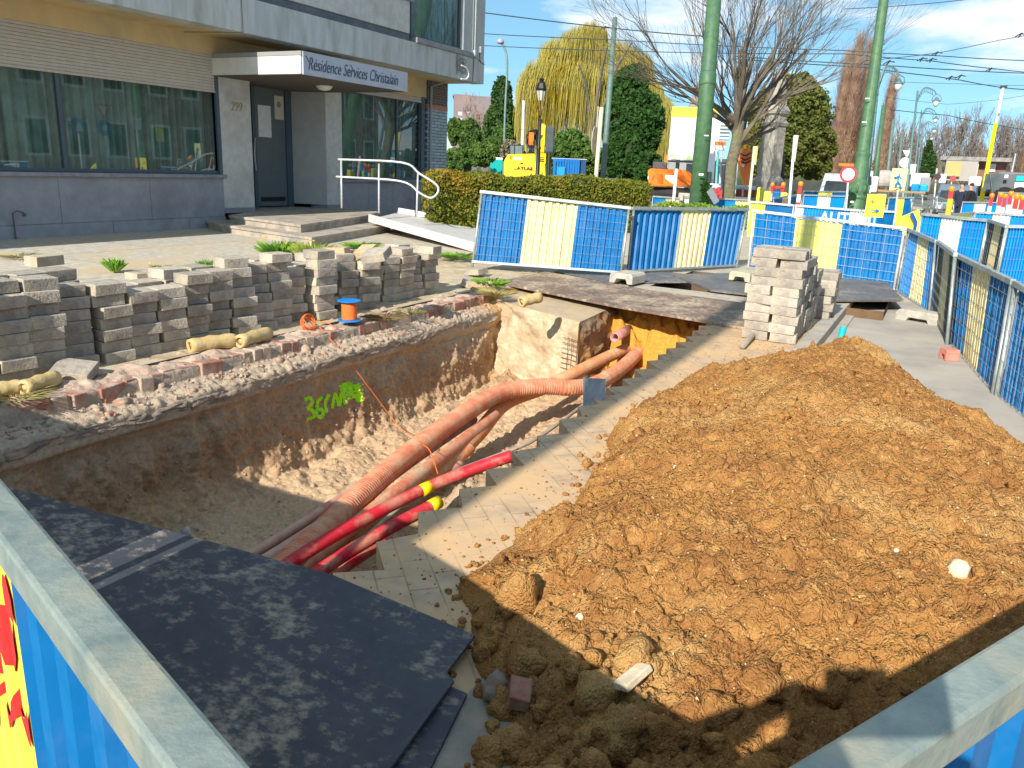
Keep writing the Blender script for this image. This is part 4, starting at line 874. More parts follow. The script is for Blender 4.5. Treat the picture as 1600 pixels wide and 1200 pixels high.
# ------------------------------------------------------------ RESIDENCE BUILDING
PLAST = M('grey_white_render', (.5, .52, .51), (.42, .44, .43), sc=3, rough=.9, bump=.15, bsc=60, c3=(.33, .34, .31), sc3=1.6, stretch=(1, 1.6, .35))
PLASTW = M('white_rough_render', (.56, .56, .53), (.48, .48, .46), sc=6, rough=.95, bump=.3, bsc=45, c3=(.42, .41, .38), sc3=1.6)
CREAMW = M('cream_beam', (.62, .47, .24), (.55, .42, .23), sc=2, rough=.9, c3=(.45, .36, .2), sc3=.8)
PLIN = M('blue_grey_stone', (.27, .275, .305), (.31, .315, .34), sc=5, rough=.7, bump=.1, bsc=80, c3=(.22, .225, .25), sc3=1)
SILL = M('stone_sill', (.28, .28, .3), (.22, .22, .25), sc=8, rough=.8)
FRAME = M('dark_blue_frame', (.065, .095, .12), (.07, .1, .13), sc=5, rough=.45)
SHUT = M('shutter_slats', (.5, .45, .38), (.46, .41, .34), sc=6, rough=.6)
BAND = M('dark_band', (.1, .12, .15), (.14, .16, .18), sc=3, rough=.8)
CURT = M('green_grey_curtain', (.42, .5, .47), (.3, .38, .36), sc=3, rough=.9)
ROOMD = M('dark_room', (.03, .035, .04), rough=1)
BX = -13.35
bd = thing('residence_building', (BX, 14, 0), 'grey white residence building with blue grey plinth, entrance canopy and script sign', 'building')
def part(name, mat, fn, parent=None, **k):
    mb = MB(); fn(mb); return mb.build(name, mat, parent or bd, **k)
# plinth: stone panels with open joints
def f_(mb):
    for (a, b) in ((-2.0, 2.35), (2.36, 4.35), (4.36, 6.6), (6.61, 8.55), (8.56, 10.35), (10.36, 12.14)):
        mb.b2((BX - .35, a, .22), (BX, b, 1.0))
    for (a, b) in ((-2.0, 3.6), (3.61, 5.4), (5.41, 7.4), (7.41, 9.5), (9.51, 11.2), (11.21, 12.14)): mb.b2((BX - .35, a, -.05), (BX + .02, b, .212))
    mb.b2((BX - .36, -2, -.05), (BX - .01, 12.13, .99))
part('plinth', PLIN, f_, bevel=.004)
part('plinth', PLIN, lambda mb: ([mb.b2((BX - .35, a, .0), (BX, a + 1.04, .93)) for a in (15.95, 17.0, 18.05)], mb.b2((BX - .35, 19.1, 0), (BX, 19.6, .93)), mb.b2((BX - .36, 15.96, 0), (BX - .01, 19.59, .92))), bevel=.004)
part('sill', SILL, lambda mb: [mb.b2((BX - .3, a, 1.003), (BX + .07, b - .005, 1.07)) for a, b in ((-2, 4), (4, 6.9), (6.9, 9.5), (9.5, 12.2))] + [mb.b2((BX - .3, 15.93, .933), (BX + .07, 19.55, .99))], bevel=.004)
def window(y0, y1, z0, z1, mull, X=BX - .06, curt=True, ft=.07, name='window'):
    w = thing(name, (X, y0, z0), None, None); w.parent = bd; w.location = Vector(w.location) - bd.location
    for k_ in ('label', 'category'):
        if k_ in w: del w[k_]
    mb = MB()
    mb.b2((X - .04, y0, z0), (X + .03, y1, z0 + ft)); mb.b2((X - .04, y0, z1 - ft), (X + .03, y1, z1))
    for q in [y0] + mull + [y1 - ft]: mb.b2((X - .039, q, z0 + ft), (X + .029, q + ft, z1 - ft))
    o = mb.build('window_frame', FRAME, w, bevel=.004)
    MB().add([(X, y0, z0), (X, y1, z0), (X, y1, z1), (X, y0, z1)], [(0, 1, 2, 3)]).build('pane', SHADEGLASS, w)
    if curt:
        n = int((y1 - y0) * 60); ys = np.linspace(y0, y1, n); xs = X - .24 + .06 * np.sin(ys * 36 + 2.5 * np.sin(ys * 5)) + .025 * np.sin(ys * 83)
        co = np.concatenate([np.stack([xs, ys, np.full(n, z0 - .1)], 1), np.stack([xs * 1.0, ys, np.full(n, z1 + .2)], 1)])
        o = arrmesh('curtain', co - np.array(bd.location) - np.array(w.location), [(i, i + 1, n + i + 1, n + i) for i in range(n - 1)], CURT, smooth=True); o.parent = w
    return w
window(-2.0, 12.12, 1.07, 2.75, [1.2, 4.9, 8.72])
window(15.94, 19.4, .99, 3.14, [18.25], curt=True)
part('room_wall', ROOMD, lambda mb: (mb.b2((BX - 1.0, -2, .0), (BX - .95, 12.1, 3.7)), mb.b2((BX - 1.0, 15.9, 0), (BX - .95, 19.6, 3.7)), mb.b2((BX - 1, -2.05, 0), (BX, -2, 3.7))))
def slats(mb, y0, y1, z0, z1, X):
    z = z1
    while z > z0 + .02:
        mb.b2((X - .012, y0, z - .052), (X + .0, y1, z - .004)); mb.b2((X - .012, y0, z - .004), (X - .006, y1, z)); z -= .0555
    mb.b2((X - .02, y0, z0 - .03), (X + .012, y1, z0 + .012))
part('shutter', SHUT, lambda mb: slats(mb, -2.0, 12.05, 2.70, 3.38, BX + .0))
part('shutter', SHUT, lambda mb: slats(mb, 15.97, 19.36, 3.12, 3.22, BX + .0))
part('shutter_guide', FRAME, lambda mb: mb.b2((BX - .1, 12.05, 1.07), (BX + .02, 12.13, 3.4)))
part('shutter_guide', FRAME, lambda mb: mb.b2((BX - .1, 19.36, .99), (BX + .02, 19.52, 3.25)))
part('beam', CREAMW, lambda mb: (mb.b2((BX - .35, -2, 3.38), (BX + .012, 12.13, 3.72)), mb.b2((BX - .35, 12.13, 3.38), (BX + .0, 15.96, 3.72)), mb.b2((BX - .35, 15.96, 3.225), (BX + .012, 19.6, 3.72))))
part('soffit', CREAMW, lambda mb: mb.b2((BX - 6, -2, 3.72), (-12.12, 20.66, 3.78)))
part('pillar', PLASTW, lambda mb: (mb.b2((BX - .3, 12.14, .38), (BX + .015, 12.98, 3.38))), bevel=.006)
part('pillar', PLASTW, lambda mb: (mb.b2((BX - .9, 15.35, .38), (BX + .015, 15.935, 3.38))), bevel=.006)
part('recess_wall', M('recess_render', (.42, .42, .39), (.38, .38, .36), sc=5, rough=.95, bump=.2), lambda mb: mb.hexa([(-14.25, 15.05, .38), (BX - .0, 15.345, .38), (BX - .0, 15.5, .38), (-14.25, 15.5, .38), (-14.25, 15.05, 3.4), (BX - .0, 15.345, 3.4), (BX - .0, 15.5, 3.4), (-14.25, 15.5, 3.4)]))
part('pillar_base', SILL, lambda mb: (mb.b2((BX - .3, 12.14, .28), (BX + .02, 12.98, .378)), mb.b2((BX - .5, 15.34, .28), (BX + .02, 15.94, .378))))
# entrance door in the recess
DX = -14.2
dr = thing('entrance_door', (DX, 14, .3), None, None); dr.parent = bd; dr.location = Vector((DX, 14, .3)) - bd.location
DOORM = M('grey_green_door', (.11, .145, .155), (.125, .16, .17), sc=3, rough=.4)
def pd(name, mat, fn, par=dr): mb = MB(); fn(mb); return mb.build(name, mat, par)
pd('door_frame', FRAME, lambda mb: (mb.b2((DX - .05, 13.0, .3), (DX + .03, 13.42, 3.4)), mb.b2((DX - .05, 13.42, 3.0), (DX + .03, 15.1, 3.4)), mb.b2((DX - .05, 13.82, .3), (DX + .04, 13.92, 3.0)), mb.b2((DX - .05, 14.88, .3), (DX + .04, 15.08, 3.0))))
pd('glass_strip', SHADEGLASS, lambda mb: mb.b2((DX - .01, 13.42, .3), (DX, 13.82, 3.0)))
lf = pd('door_leaf', DOORM, lambda mb: mb.b2((DX - .05, 13.93, .33), (DX + .015, 14.87, 2.99)))
pd('notice', WHITE, lambda mb: mb.b2((DX + .016, 14.02, 1.9), (DX + .02, 14.42, 2.6)))
pd('notice', M('cream_notice', (.6, .56, .46), rough=.7), lambda mb: mb.b2((DX + .016, 14.55, 2.32), (DX + .02, 14.84, 2.85)))
pd('notice_emblem', M('notice_grey', (.25, .26, .26), rough=.7), lambda mb: mb.lathe((DX + .021, 14.69, 2.66), [(.001, 0), (.07, 0), (.07, .003), (.001, .003)], 14, Matrix.Rotation(math.pi / 2, 3, 'Y')))
pd('kick_plate', BLACK, lambda mb: mb.b2((DX + .016, 14.0, .44), (DX + .025, 14.8, .54)))
pd('door_handle', STEELW, lambda mb: mb.tube([(DX + .04 + .09 * math.sin(a / 10 * math.pi), 13.87 - .12 * math.sin(a / 10 * math.pi), 1.15 + .72 * a / 10) for a in range(11)], .018, 8))
part('recess_side', PLASTW, lambda mb: mb.b2((DX, 12.985, .3), (BX - .3, 13.02, 3.4)))
# canopy with sign
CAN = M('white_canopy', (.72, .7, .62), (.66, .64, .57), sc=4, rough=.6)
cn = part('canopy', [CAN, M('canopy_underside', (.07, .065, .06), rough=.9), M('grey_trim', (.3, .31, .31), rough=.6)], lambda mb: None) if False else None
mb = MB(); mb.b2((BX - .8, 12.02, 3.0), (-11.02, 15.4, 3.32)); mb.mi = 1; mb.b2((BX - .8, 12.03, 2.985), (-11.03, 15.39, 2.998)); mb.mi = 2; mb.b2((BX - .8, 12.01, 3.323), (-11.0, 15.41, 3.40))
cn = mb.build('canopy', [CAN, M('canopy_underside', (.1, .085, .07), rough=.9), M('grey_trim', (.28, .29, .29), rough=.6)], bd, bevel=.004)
def text(body, size, mat, loc, rot, parent, name='lettering', shear=0, ext=.004, sx=1.0, sy=1.0, align='LEFT', off=0):
    cu = bpy.data.curves.new(name, 'FONT'); cu.body = body; cu.size = size; cu.shear = shear; cu.extrude = ext; cu.align_x = align; cu.offset = off
    tmp = bpy.data.objects.new('tmp', cu); COL.objects.link(tmp); dg = bpy.context.evaluated_depsgraph_get(); me = bpy.data.meshes.new_from_object(tmp.evaluated_get(dg)); bpy.data.objects.remove(tmp)
    me.name = name; me.materials.clear(); me.materials.append(mat); o = bpy.data.objects.new(name, me); COL.objects.link(o)
    o.scale = (sx, sy, 1); o.rotation_euler = rot; o.location = Vector(loc) - (parent.location if parent else Vector()); pp = parent.parent if parent else None
    while pp is not None: o.location = o.location - pp.location; pp = pp.parent
    o.parent = parent; return o
part('sign_board', M('sign_grey_blue', (.42, .46, .54), (.38, .42, .5), sc=3, rough=.6), lambda mb: mb.b2((-11.015, 12.05, 2.99), (-10.98, 15.38, 3.40)))
INK = M('ink_blue', (.05, .08, .14), rough=.6)
ROTX = (math.pi / 2, 0, math.pi / 2)
text('Résidence Services Christalain', .29, INK, (-10.972, 12.16, 3.09), ROTX, bd, 'sign_lettering', shear=.32, sx=.80, sy=1.12, off=-.002)
mb = MB()   # swashes of the capitals
for (yy_, zz_, k) in ((12.12, 3.27, 1), (13.42, 3.27, 1), (14.24, 3.2, 1)):
    mb.tube([(-10.97, yy_ - .03 + .1 * math.sin(a / 8 * 2.6), zz_ + .05 * math.cos(a / 8 * 5)) for a in range(9)], .006, 5)
mb.build('sign_swashes', INK, bd)
text('299', .26, M('brass_numbers', (.42, .33, .16), rough=.5, metal=.3), (BX + .025, 12.42, 2.36), ROTX, bd, 'house_number', shear=.25, sx=.8, off=-.002)
part('ceiling_lamp', M('opal_glass', (.7, .68, .6), rough=.3), lambda mb: mb.lathe((-12.1, 13.9, 2.88), [(.02, 0), (.12, .02), (.17, .07), (.18, .104)], 20), smooth=True)
# upper floor
FX = -12.1
part('fascia', PLAST, lambda mb: [mb.b2((FX - .4, a, 3.70), (FX, b - .008, 4.32)) for a, b in ((-2, 6.2), (6.2, 11.65), (11.65, 20.0), (20.0, 20.66))], bevel=.004)
part('dark_band', BAND, lambda mb: mb.b2((FX - .5, -2, 4.322), (FX - .1, 17.15, 4.5)))
part('parapet', PLASTW, lambda mb: [mb.b2((FX - .5, a, 4.503), (FX - .06, b - .01, 5.22)) for a, b in ((-2, 4), (4, 11), (11, 17.12))], bevel=.004)
part('upper_sill', SILL, lambda mb: (mb.b2((FX - .5, -2, 5.223), (FX - .0, 17.22, 5.31)), mb.b2((FX - .5, 17.3, 4.325), (FX + .04, 20.0, 4.45))), bevel=.004)
window(-2, 17.1, 5.31, 7.2, [1.5, 5, 9, 13, 15.7], X=FX - .2, curt=False, name='upper_window')
window(17.25, 19.55, 4.45, 7.2, [], X=FX - .16, curt=True, name='upper_window')
part('upper_room', ROOMD, lambda mb: (mb.b2((FX - 1.9, -2, 4.4), (FX - 1.85, 20.6, 7.6)), mb.b2((FX - 1.9, -2, 4.33), (FX - .4, 20.6, 4.35))))
part('corner_wall', M('corner_render', (.4, .44, .43), (.36, .4, .4), sc=3, rough=.9), lambda mb: (mb.b2((FX - 5.5, 20.02, 4.322), (FX - .02, 20.655, 7.4)), mb.b2((FX - .45, 19.56, 4.45), (FX - .03, 20.015, 7.4))))
part('upper_wall', PLASTW, lambda mb: (mb.b2((FX - 6, -2, 7.2), (FX - .05, 20.65, 10.5)),))
part('back_wall', PLASTW, lambda mb: (mb.b2((BX - 6, -2.4, 0), (BX - 5.8, 20.6, 10.4)), mb.b2((BX - 5.8, -2.4, 0), (BX - .01, -2.06, 10.4)), mb.b2((BX - 5.8, 20.3, 0), (BX - 1.1, 20.6, 4.3)), mb.b2((FX - 5.5, -2.4, 10.4), (FX, 20.6, 10.5))))
PIERM = bricks_mat('glazed_pier_brick', (.33, .42, .46), (.28, .37, .42), (.12, .14, .16), .34, .085, ms=.012, plane='YZ', rough=.4)
PIERD = bricks_mat('dark_pier_brick', (.14, .1, .09), (.1, .08, .08), (.2, .18, .16), .22, .07, ms=.008, plane='YZ', rough=.8)
part('corner_pier', PIERM, lambda mb: mb.b2((BX - .9, 19.6, 0), (BX + .05, 20.64, 2.95)))
part('corner_pier', M('pier_orange_course', (.4, .19, .12), rough=.8), lambda mb: mb.b2((BX - .9, 19.6, 2.953), (BX + .055, 20.645, 3.08)))
part('corner_pier', PIERD, lambda mb: mb.b2((BX - .9, 19.6, 3.083), (BX + .05, 20.64, 3.72)))
part('downpipe', M('zinc', (.3, .33, .35), rough=.5, metal=.3), lambda mb: mb.tube([(BX + .09, 19.72, 0), (BX + .09, 19.72, 3.55), (BX + .4, 19.9, 3.68)], .035, 8))
part('wall_pipe', STEELW, lambda mb: (mb.tube([(FX + .03, 20.06, 4.5), (FX + .03, 20.06, 7.3)], .014, 6), mb.b2((FX, 20.03, 4.38), (FX + .06, 20.1, 4.52)), mb.b2((FX, 20.34, 4.5), (FX + .06, 20.4, 4.66))))
part('facade_cable', BLACK, lambda mb: (mb.tube(smooth_path([(FX + .012, 20.65, 4.22), (FX + .015, 20.4, 4.28), (FX + .015, 20.35, 4.5)], 6), .008, 5), mb.tube([(FX + .015, 20.4, 4.28), (FX + .014, 20.05, 4.36), (FX + .014, 20.02, 3.71)], .008, 5),
    mb.tube([(FX + .01, 11.66, 4.3), (FX + .012, 11.665, 3.7), (BX + .1, 11.3, 3.69)], .006, 5)))
part('loose_hose', WHITE, lambda mb: mb.tube(smooth_path([(FX + .03, 19.35, 4.05), (FX + .06, 19.6, 4.0), (FX + .06, 19.72, 3.85), (FX + .05, 19.6, 3.72), (FX + .04, 19.35, 3.7)], 6), .022, 7), smooth=True)
part('cable_tangle', M('tangle_grey', (.2, .18, .14), (.4, .4, .38), sc=20, rough=.9), lambda mb: [mb.tube(smooth_path([(FX + .02, 19.1 + random.uniform(0, .55), 4.0 + random.uniform(-.2, .3)) for _ in range(5)], 4), .009, 4) for _ in range(9)])
part('tap_pipe', M('dull_copper', (.1, .09, .08), rough=.6), lambda mb: (mb.tube([(BX + .05, 7.7, .0), (BX + .05, 7.7, .42), (BX + .09, 7.75, .46), (BX + .09, 7.86, .42)], .012, 6), mb.box((BX + .09, 7.86, .39), (.03, .05, .05))))
# steps
STEP = M('step_stone', (.42, .36, .28), (.34, .3, .25), sc=4, rough=.9, bump=.3, bsc=60, c3=(.24, .22, .2), sc3=2)
stp = thing('entrance_steps', (-12, 12.5, 0), 'two broad stone steps with a platform under the entrance canopy', 'steps')
topq = [G(357, 336, .3), G(470, 351, .3), G(571, 337, .3), V(-11.9, 15.6, .3), V(-13.33, 15.95, .3), V(-14.3, 15.05, .3), V(-14.3, 12.98, .3), V(-13.33, 12.9, .3)]
def slab(mb, q, z0, z1, th=.05, lip=.03):
    q = [Vector((p[0], p[1], 0)) for p in q]; c = sum(q, Vector()) / len(q)
    mb.prism([(p.x, p.y) for p in q], z1 - th, z1); mb.prism([tuple((p + (c - p).normalized() * lip)[:2]) for p in q], z0, z1 - th - .001)
mb = MB(); slab(mb, topq, .0, .3); mb.build('platform', STEP, stp, bevel=.005)
mb = MB(); slab(mb, [G(342, 350, .15), G(487, 371, .15), G(612, 351, .15), V(-11.7, 14.9, 0), V(-13.32, 14.4, 0), V(-13.32, 11.6, 0)], -.05, .15); mb.build('lower_step', STEP, stp, bevel=.005)
# ramp and handrail
RAMPM = M('pale_aluminium', (.66, .64, .62), (.58, .57, .56), sc=9, rough=.5, metal=.1)
ra, rb, rc_, rd = G(577, 345, .24), G(745, 396, .0), G(760, 360, .02), G(622, 334, .3)
rp_ = thing('access_ramp', ra, 'pale aluminium wheelchair ramp with raised edges leading down from the steps', 'ramp')
mb = MB(); mb.hexa([ra, rb, rc_, rd] + [p + V(0, 0, .03) for p in (ra, rb, rc_, rd)]); mb.build('ramp_deck', RAMPM, rp_)
for a, b in ((ra, rb), (rd, rc_)):
    mb = MB(); mb.rail(a + V(0, 0, .06), b + V(0, 0, .1), .04, .16); mb.build('ramp_edge', RAMPM, rp_)
hr = thing('handrail', G(592, 333, .3), 'tubular metal handrail with a looped end beside the ramp', 'handrail')
d1 = 17.6
def hp(x, y, d): return PT(x, y, d)
mb = MB(); mb.tube(smooth_path([hp(528, 249, 17.0), hp(628, 254, 17.0), hp(655, 271, 16.8), hp(680, 287, 16.6), hp(685, 297, 16.6), hp(680, 306, 16.6), hp(671, 309, 16.6), hp(655, 301, 16.8), hp(625, 283, 17.0), hp(525, 276, 17.0)], 5), .024, 8); mb.build('rail', STEELW, hr, smooth=True)
for (xa, ya, xb, yb, d) in ((592, 256, 592, 333, 17.0), (653, 271, 651, 336, 16.8), (533, 250, 534, 325, 17.0)):
    mb = MB(); mb.tube([hp(xa, ya, d), hp(xb, yb, d)], .02, 8); mb.build('post', STEELW, hr, smooth=True)

# ------------------------------------------------------------ FOLIAGE
def leafcloud(name, centers, size, mat, parent=None, flat=.0, aspect=1.6, **k):
    c = np.asarray(centers); n = len(c); a = rng.normal(size=(n, 3)); a /= np.linalg.norm(a, axis=1)[:, None]; b = rng.normal(size=(n, 3)); b -= (a * b).sum(1)[:, None] * a; b /= np.linalg.norm(b, axis=1)[:, None]
    s = (size * rng.uniform(.6, 1.3, n))[:, None]; v = np.stack([c - a * s * aspect * .5 - b * s * .1, c + b * s * .5, c + a * s * aspect * .5, c - b * s * .5], 1)
    f = (np.arange(n) * 4)[:, None] + np.arange(4); return arrmesh(name, v, f, mat, parent, **k)
def foliage_mat(name, c1, c2, c3, sc=.8, rnd=0):
    m = M(name, c1, c2, sc=sc * 6, rough=.65, c3=c3, sc3=sc, spec=.2, lo=.3, hi=.7); t = m.node_tree; b = t.nodes['Principled BSDF']
    o = [n for n in t.nodes if n.type == 'OUTPUT_MATERIAL'][0]; tl = t.nodes.new('ShaderNodeBsdfTranslucent'); ms = t.nodes.new('ShaderNodeMixShader'); ms.inputs[0].default_value = .25
    src = b.inputs['Base Color'].links[0].from_socket; t.links.new(src, tl.inputs[0]); t.links.new(b.outputs[0], ms.inputs[1]); t.links.new(tl.outputs[0], ms.inputs[2]); t.links.new(ms.outputs[0], o.inputs[0]); return m
HEDGEM = foliage_mat('hedge_leaf', (.12, .17, .02), (.24, .22, .03), (.36, .24, .03), .9)
HEDGED = foliage_mat('dark_hedge_leaf', (.06, .1, .02), (.1, .13, .03), (.14, .15, .03), .8)
LOWH = foliage_mat('low_hedge_leaf', (.16, .3, .03), (.26, .38, .05), (.3, .36, .05), 1.2)
CONIF = foliage_mat('conifer_leaf', (.035, .085, .02), (.06, .12, .03), (.09, .15, .035), .35)
OLIVE = foliage_mat('olive_leaf', (.1, .14, .025), (.16, .17, .04), (.2, .17, .05), .3)
IVY = foliage_mat('ivy_leaf', (.03, .085, .02), (.055, .13, .025), (.075, .15, .03), .3)
SHRUB = foliage_mat('shrub_leaf', (.08, .16, .03), (.13, .22, .05), (.17, .25, .05), .4)
BARK = M('bark', (.13, .11, .08), (.2, .18, .13), sc=9, rough=.95, bump=.6, bsc=30)
BARKD = M('dark_bark', (.05, .042, .035), (.08, .07, .055), sc=6, rough=.95)
def hedge(name, a, b, w, h, n, mat, label, z0=0, leaf=.05, cat='hedge'):
    a, b = Vector((a[0], a[1], 0)), Vector((b[0], b[1], 0)); t = (b - a).normalized(); s = V(-t.y, t.x, 0); L_ = (b - a).length
    o = thing(name, (a + b) / 2 + V(0, 0, z0), label, cat)
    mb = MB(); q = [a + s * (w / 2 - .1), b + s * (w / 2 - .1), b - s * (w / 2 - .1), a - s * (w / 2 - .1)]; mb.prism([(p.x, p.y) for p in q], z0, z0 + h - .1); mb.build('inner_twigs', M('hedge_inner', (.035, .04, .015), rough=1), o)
    pts = []
    u = rng.uniform(0, L_, n); k = rng.integers(0, 4, n)
    for i in range(n):
        jj = rng.normal(0, .025)
        und = .04 * math.sin(u[i] * 2.1) + .03 * math.sin(u[i] * 5.3)
        if k[i] == 0: p_ = (u[i], rng.uniform(-w / 2, w / 2), h + jj + und)
        elif k[i] < 3: p_ = (u[i], -w / 2 * (1 if k[i] == 1 else 1) + jj + und * .6, rng.uniform(0, h))
        else: p_ = ((0 if rng.random() < .3 else L_) + jj, rng.uniform(-w / 2, w / 2), rng.uniform(0, h)) if rng.random() < .5 else (u[i], w / 2 + jj, rng.uniform(0, h))
        # round the top edge
        if p_[2] > h - .12 and abs(p_[1]) > w / 2 - .12: p_ = (p_[0], p_[1] * .93, p_[2] - .05)
        P_ = a + t * p_[0] + s * p_[1]; pts.append((P_.x, P_.y, z0 + p_[2]))
    leafcloud('leaves', pts, leaf, mat, o); return o
ha, hb = G(676, 268, 1.22), G(1018, 291, 1.12)
ha, hb = PT(676, 268, 17.6), PT(1017, 290, 19.5)
t_ = (hb - ha); t_.z = 0; t_.normalize(); sv = V(-t_.y, t_.x, 0)
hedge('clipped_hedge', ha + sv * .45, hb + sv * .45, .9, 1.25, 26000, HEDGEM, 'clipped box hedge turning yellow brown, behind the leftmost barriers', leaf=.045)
lh0, lh1 = PT(1021, 312, 21.5), PT(1172, 318, 22.5); hedge('low_hedge', lh0 + V(0, .3, 0), lh1 + V(0, .3, 0), .6, .62, 7000, LOWH, 'low bright green hedge around the foot of the big green pole', leaf=.05)

def rnd_ball(n, inner=.55):
    v = rng.normal(size=(n, 3)); v /= np.linalg.norm(v, axis=1)[:, None]; return v * rng.uniform(inner, 1, (n, 1)) ** .6
def crown(clumps, n, mat, leaf, parent, name='crown', lump=.18):
    """clumps: (centre, (rx,ry,rz)) ellipsoids; each gets lumpy sub-clusters of leaves so that it breaks into light and dark masses"""
    P_ = []; tot = sum(r[0] * r[2] + r[1] * r[2] for c, r in clumps)
    for c, r in clumps:
        m = max(50, int(n * (r[0] * r[2] + r[1] * r[2]) / tot)); k = max(8, int(m / 70)); cc = rnd_ball(k, .8); rad = lump * rng.uniform(.6, 1.4, k)
        idx = rng.integers(0, k, m); q = cc[idx] * .86 + rnd_ball(m, .7) * rad[idx][:, None]; P_.append(np.array(c) + q * np.array(r))
    return leafcloud(name, np.concatenate(P_), leaf, mat, parent)
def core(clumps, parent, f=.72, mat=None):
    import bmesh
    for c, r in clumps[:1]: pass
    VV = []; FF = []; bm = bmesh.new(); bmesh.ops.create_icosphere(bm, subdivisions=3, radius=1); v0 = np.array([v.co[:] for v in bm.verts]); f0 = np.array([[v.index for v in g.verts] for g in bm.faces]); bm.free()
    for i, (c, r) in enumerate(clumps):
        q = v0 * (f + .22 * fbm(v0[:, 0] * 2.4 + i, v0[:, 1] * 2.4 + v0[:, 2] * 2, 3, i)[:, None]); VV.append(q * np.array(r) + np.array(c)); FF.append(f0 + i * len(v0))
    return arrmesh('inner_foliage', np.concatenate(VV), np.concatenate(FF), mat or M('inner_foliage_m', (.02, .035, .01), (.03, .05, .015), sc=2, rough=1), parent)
def base_at(px, py, d): p = PT(px, py, d); return V(p.x, p.y, -.16)
def mpp(d): return d / FPX
def tree(name, px, pyb, d, ells, n, mat, leaf, label,  cat='tree', trunk_r=.25, group=None, lump=.2, cmat=None, cf=.62, bark=None):
    """ells in photo pixels: (x, y, rx, ry) at depth d"""
    b = base_at(px, pyb, d); o = thing(name, b, label, cat, group); k = mpp(d); cl = []
    for (x, y, rx, ry) in ells:
        c = PT(x, y, d); cl.append((tuple(c), (rx * k, rx * k * .85, ry * k)))
    top = max(c[0][2] for c in cl); cx_ = Vector(cl[0][0]); mb = MB(); mb.tube([b, V((b.x + cx_.x) / 2, (b.y + cx_.y) / 2, top * .5), V(cx_.x, cx_.y, top)], [trunk_r, trunk_r * .7, trunk_r * .3], 8); mb.build('trunk', bark or BARKD, o, smooth=True)
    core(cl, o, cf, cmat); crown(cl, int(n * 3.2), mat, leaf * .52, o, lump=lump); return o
tree('dark_conifer', 783, 262, 70, [(783, 200, 26, 40), (784, 160, 15, 35), (785, 138, 8, 16)], 5000, CONIF, .45, 'narrow pointed dark conifer right of the far apartment block', lump=.3)
tree('evergreen_bush', 728, 262, 40, [(735, 215, 20, 28), (712, 205, 14, 22), (750, 240, 26, 20), (715, 250, 22, 18)], 6000, SHRUB, .24, 'rounded green bush at the corner of the building', cat='bush')
tree('evergreen_bush', 780, 262, 50, [(786, 215, 18, 20), (772, 232, 22, 18)], 4000, SHRUB, .28, 'green bush between the corner bush and the thin lamp post', cat='bush')
tree('bare_shrub', 795, 262, 46, [(800, 238, 20, 20), (815, 250, 14, 14)], 1500, M('twig_brown', (.2, .17, .1), (.28, .24, .16), sc=3, rough=1), .2, 'brown half bare shrub behind the yellow excavator cab', cat='bush')
tree('ivy_tree', 990, 285, 45, [(985, 150, 32, 48), (1000, 195, 38, 55), (975, 240, 34, 42), (1005, 262, 34, 28), (960, 190, 22, 40)], 16000, IVY, .3, 'dense dark green ivy covered tree behind the grey tram pole', lump=.16)
tree('evergreen_bush', 900, 280, 48, [(890, 228, 32, 24), (915, 248, 34, 26), (868, 245, 18, 24), (945, 262, 26, 18)], 8000, SHRUB, .28, 'wide dark green bush behind the blue container', cat='bush')
tree('round_tree', 1240, 300, 50, [(1235, 190, 66, 74), (1240, 225, 60, 50), (1196, 232, 38, 52), (1275, 235, 32, 48), (1215, 200, 46, 60)], 26000, OLIVE, .3, 'big round olive green tree right of the stone pillar', lump=.15, cf=.7)
# willow
WIL = foliage_mat('willow_shoot', (.4, .34, .06), (.5, .44, .13), (.44, .33, .03), .5)
wb = base_at(925, 285, 58); wt = thing('weeping_willow', wb, 'large weeping willow with hanging yellow shoots behind the excavator', 'tree'); k = mpp(58)
mb = MB(); wc = PT(925, 200, 58); mb.tube([wb, wc], [.5, .35], 8); skel = []
for i in range(16):
    a = 6.283 * i / 16 + random.uniform(-.2, .2); r = random.uniform(1.5, 4.5); e = wc + V(r * math.cos(a), r * math.sin(a) * .8, random.uniform(2.5, 6.0)); mb.tube(smooth_path([wc - V(0, 0, 1), wc.lerp(e, .5) + V(0, 0, .6), e], 3), [.2, .17, .15, .12, .1, .07, .05], 5)
mb.build('trunk', BARK, wt)
vs = []; n = 21000
prof_w = [(905, 60, 46), (880, 75, 55), (860, 105, 60), (960, 80, 52), (925, 52, 40), (990, 95, 45), (850, 130, 50), (1010, 135, 40), (835, 120, 35), (1030, 165, 34), (900, 110, 70), (950, 120, 70)]
for i in range(n):
    x, y, R_ = random.choice(prof_w); a = random.uniform(0, 6.283); rr = R_ * math.sqrt(random.random()) * .62
    c = PT(x, y, 58); p = c + V(rr * k * math.cos(a) * 1.0, rr * k * math.sin(a), random.uniform(-20, 22) * k * math.cos(min(1.5, rr / R_ * 2)))
    L_ = random.uniform(1.2, 4.2) * (1.0 if random.random() < .7 else 1.5); zt = p.z; ze = max(1.6, zt - L_)
    out_ = (p - V(wc.x, wc.y, p.z)).normalized() * random.uniform(.1, .5)
    w_ = random.uniform(.012, .026); an = random.uniform(0, 3.14); s = V(math.cos(an), math.sin(an), 0) * w_; m1 = p + out_ * .7 + V(0, 0, -(zt - ze) * .3); e = p + out_ + V(random.uniform(-.15, .15), 0, -(zt - ze))
    vs += [p - s * .4, p + s * .4, m1 + s, m1 - s]; vs += [m1 - s, m1 + s, e + s * .5, e - s * .5]
arrmesh('crown', np.array([tuple(v) for v in vs]), np.arange(len(vs)).reshape(-1, 4), WIL, wt)
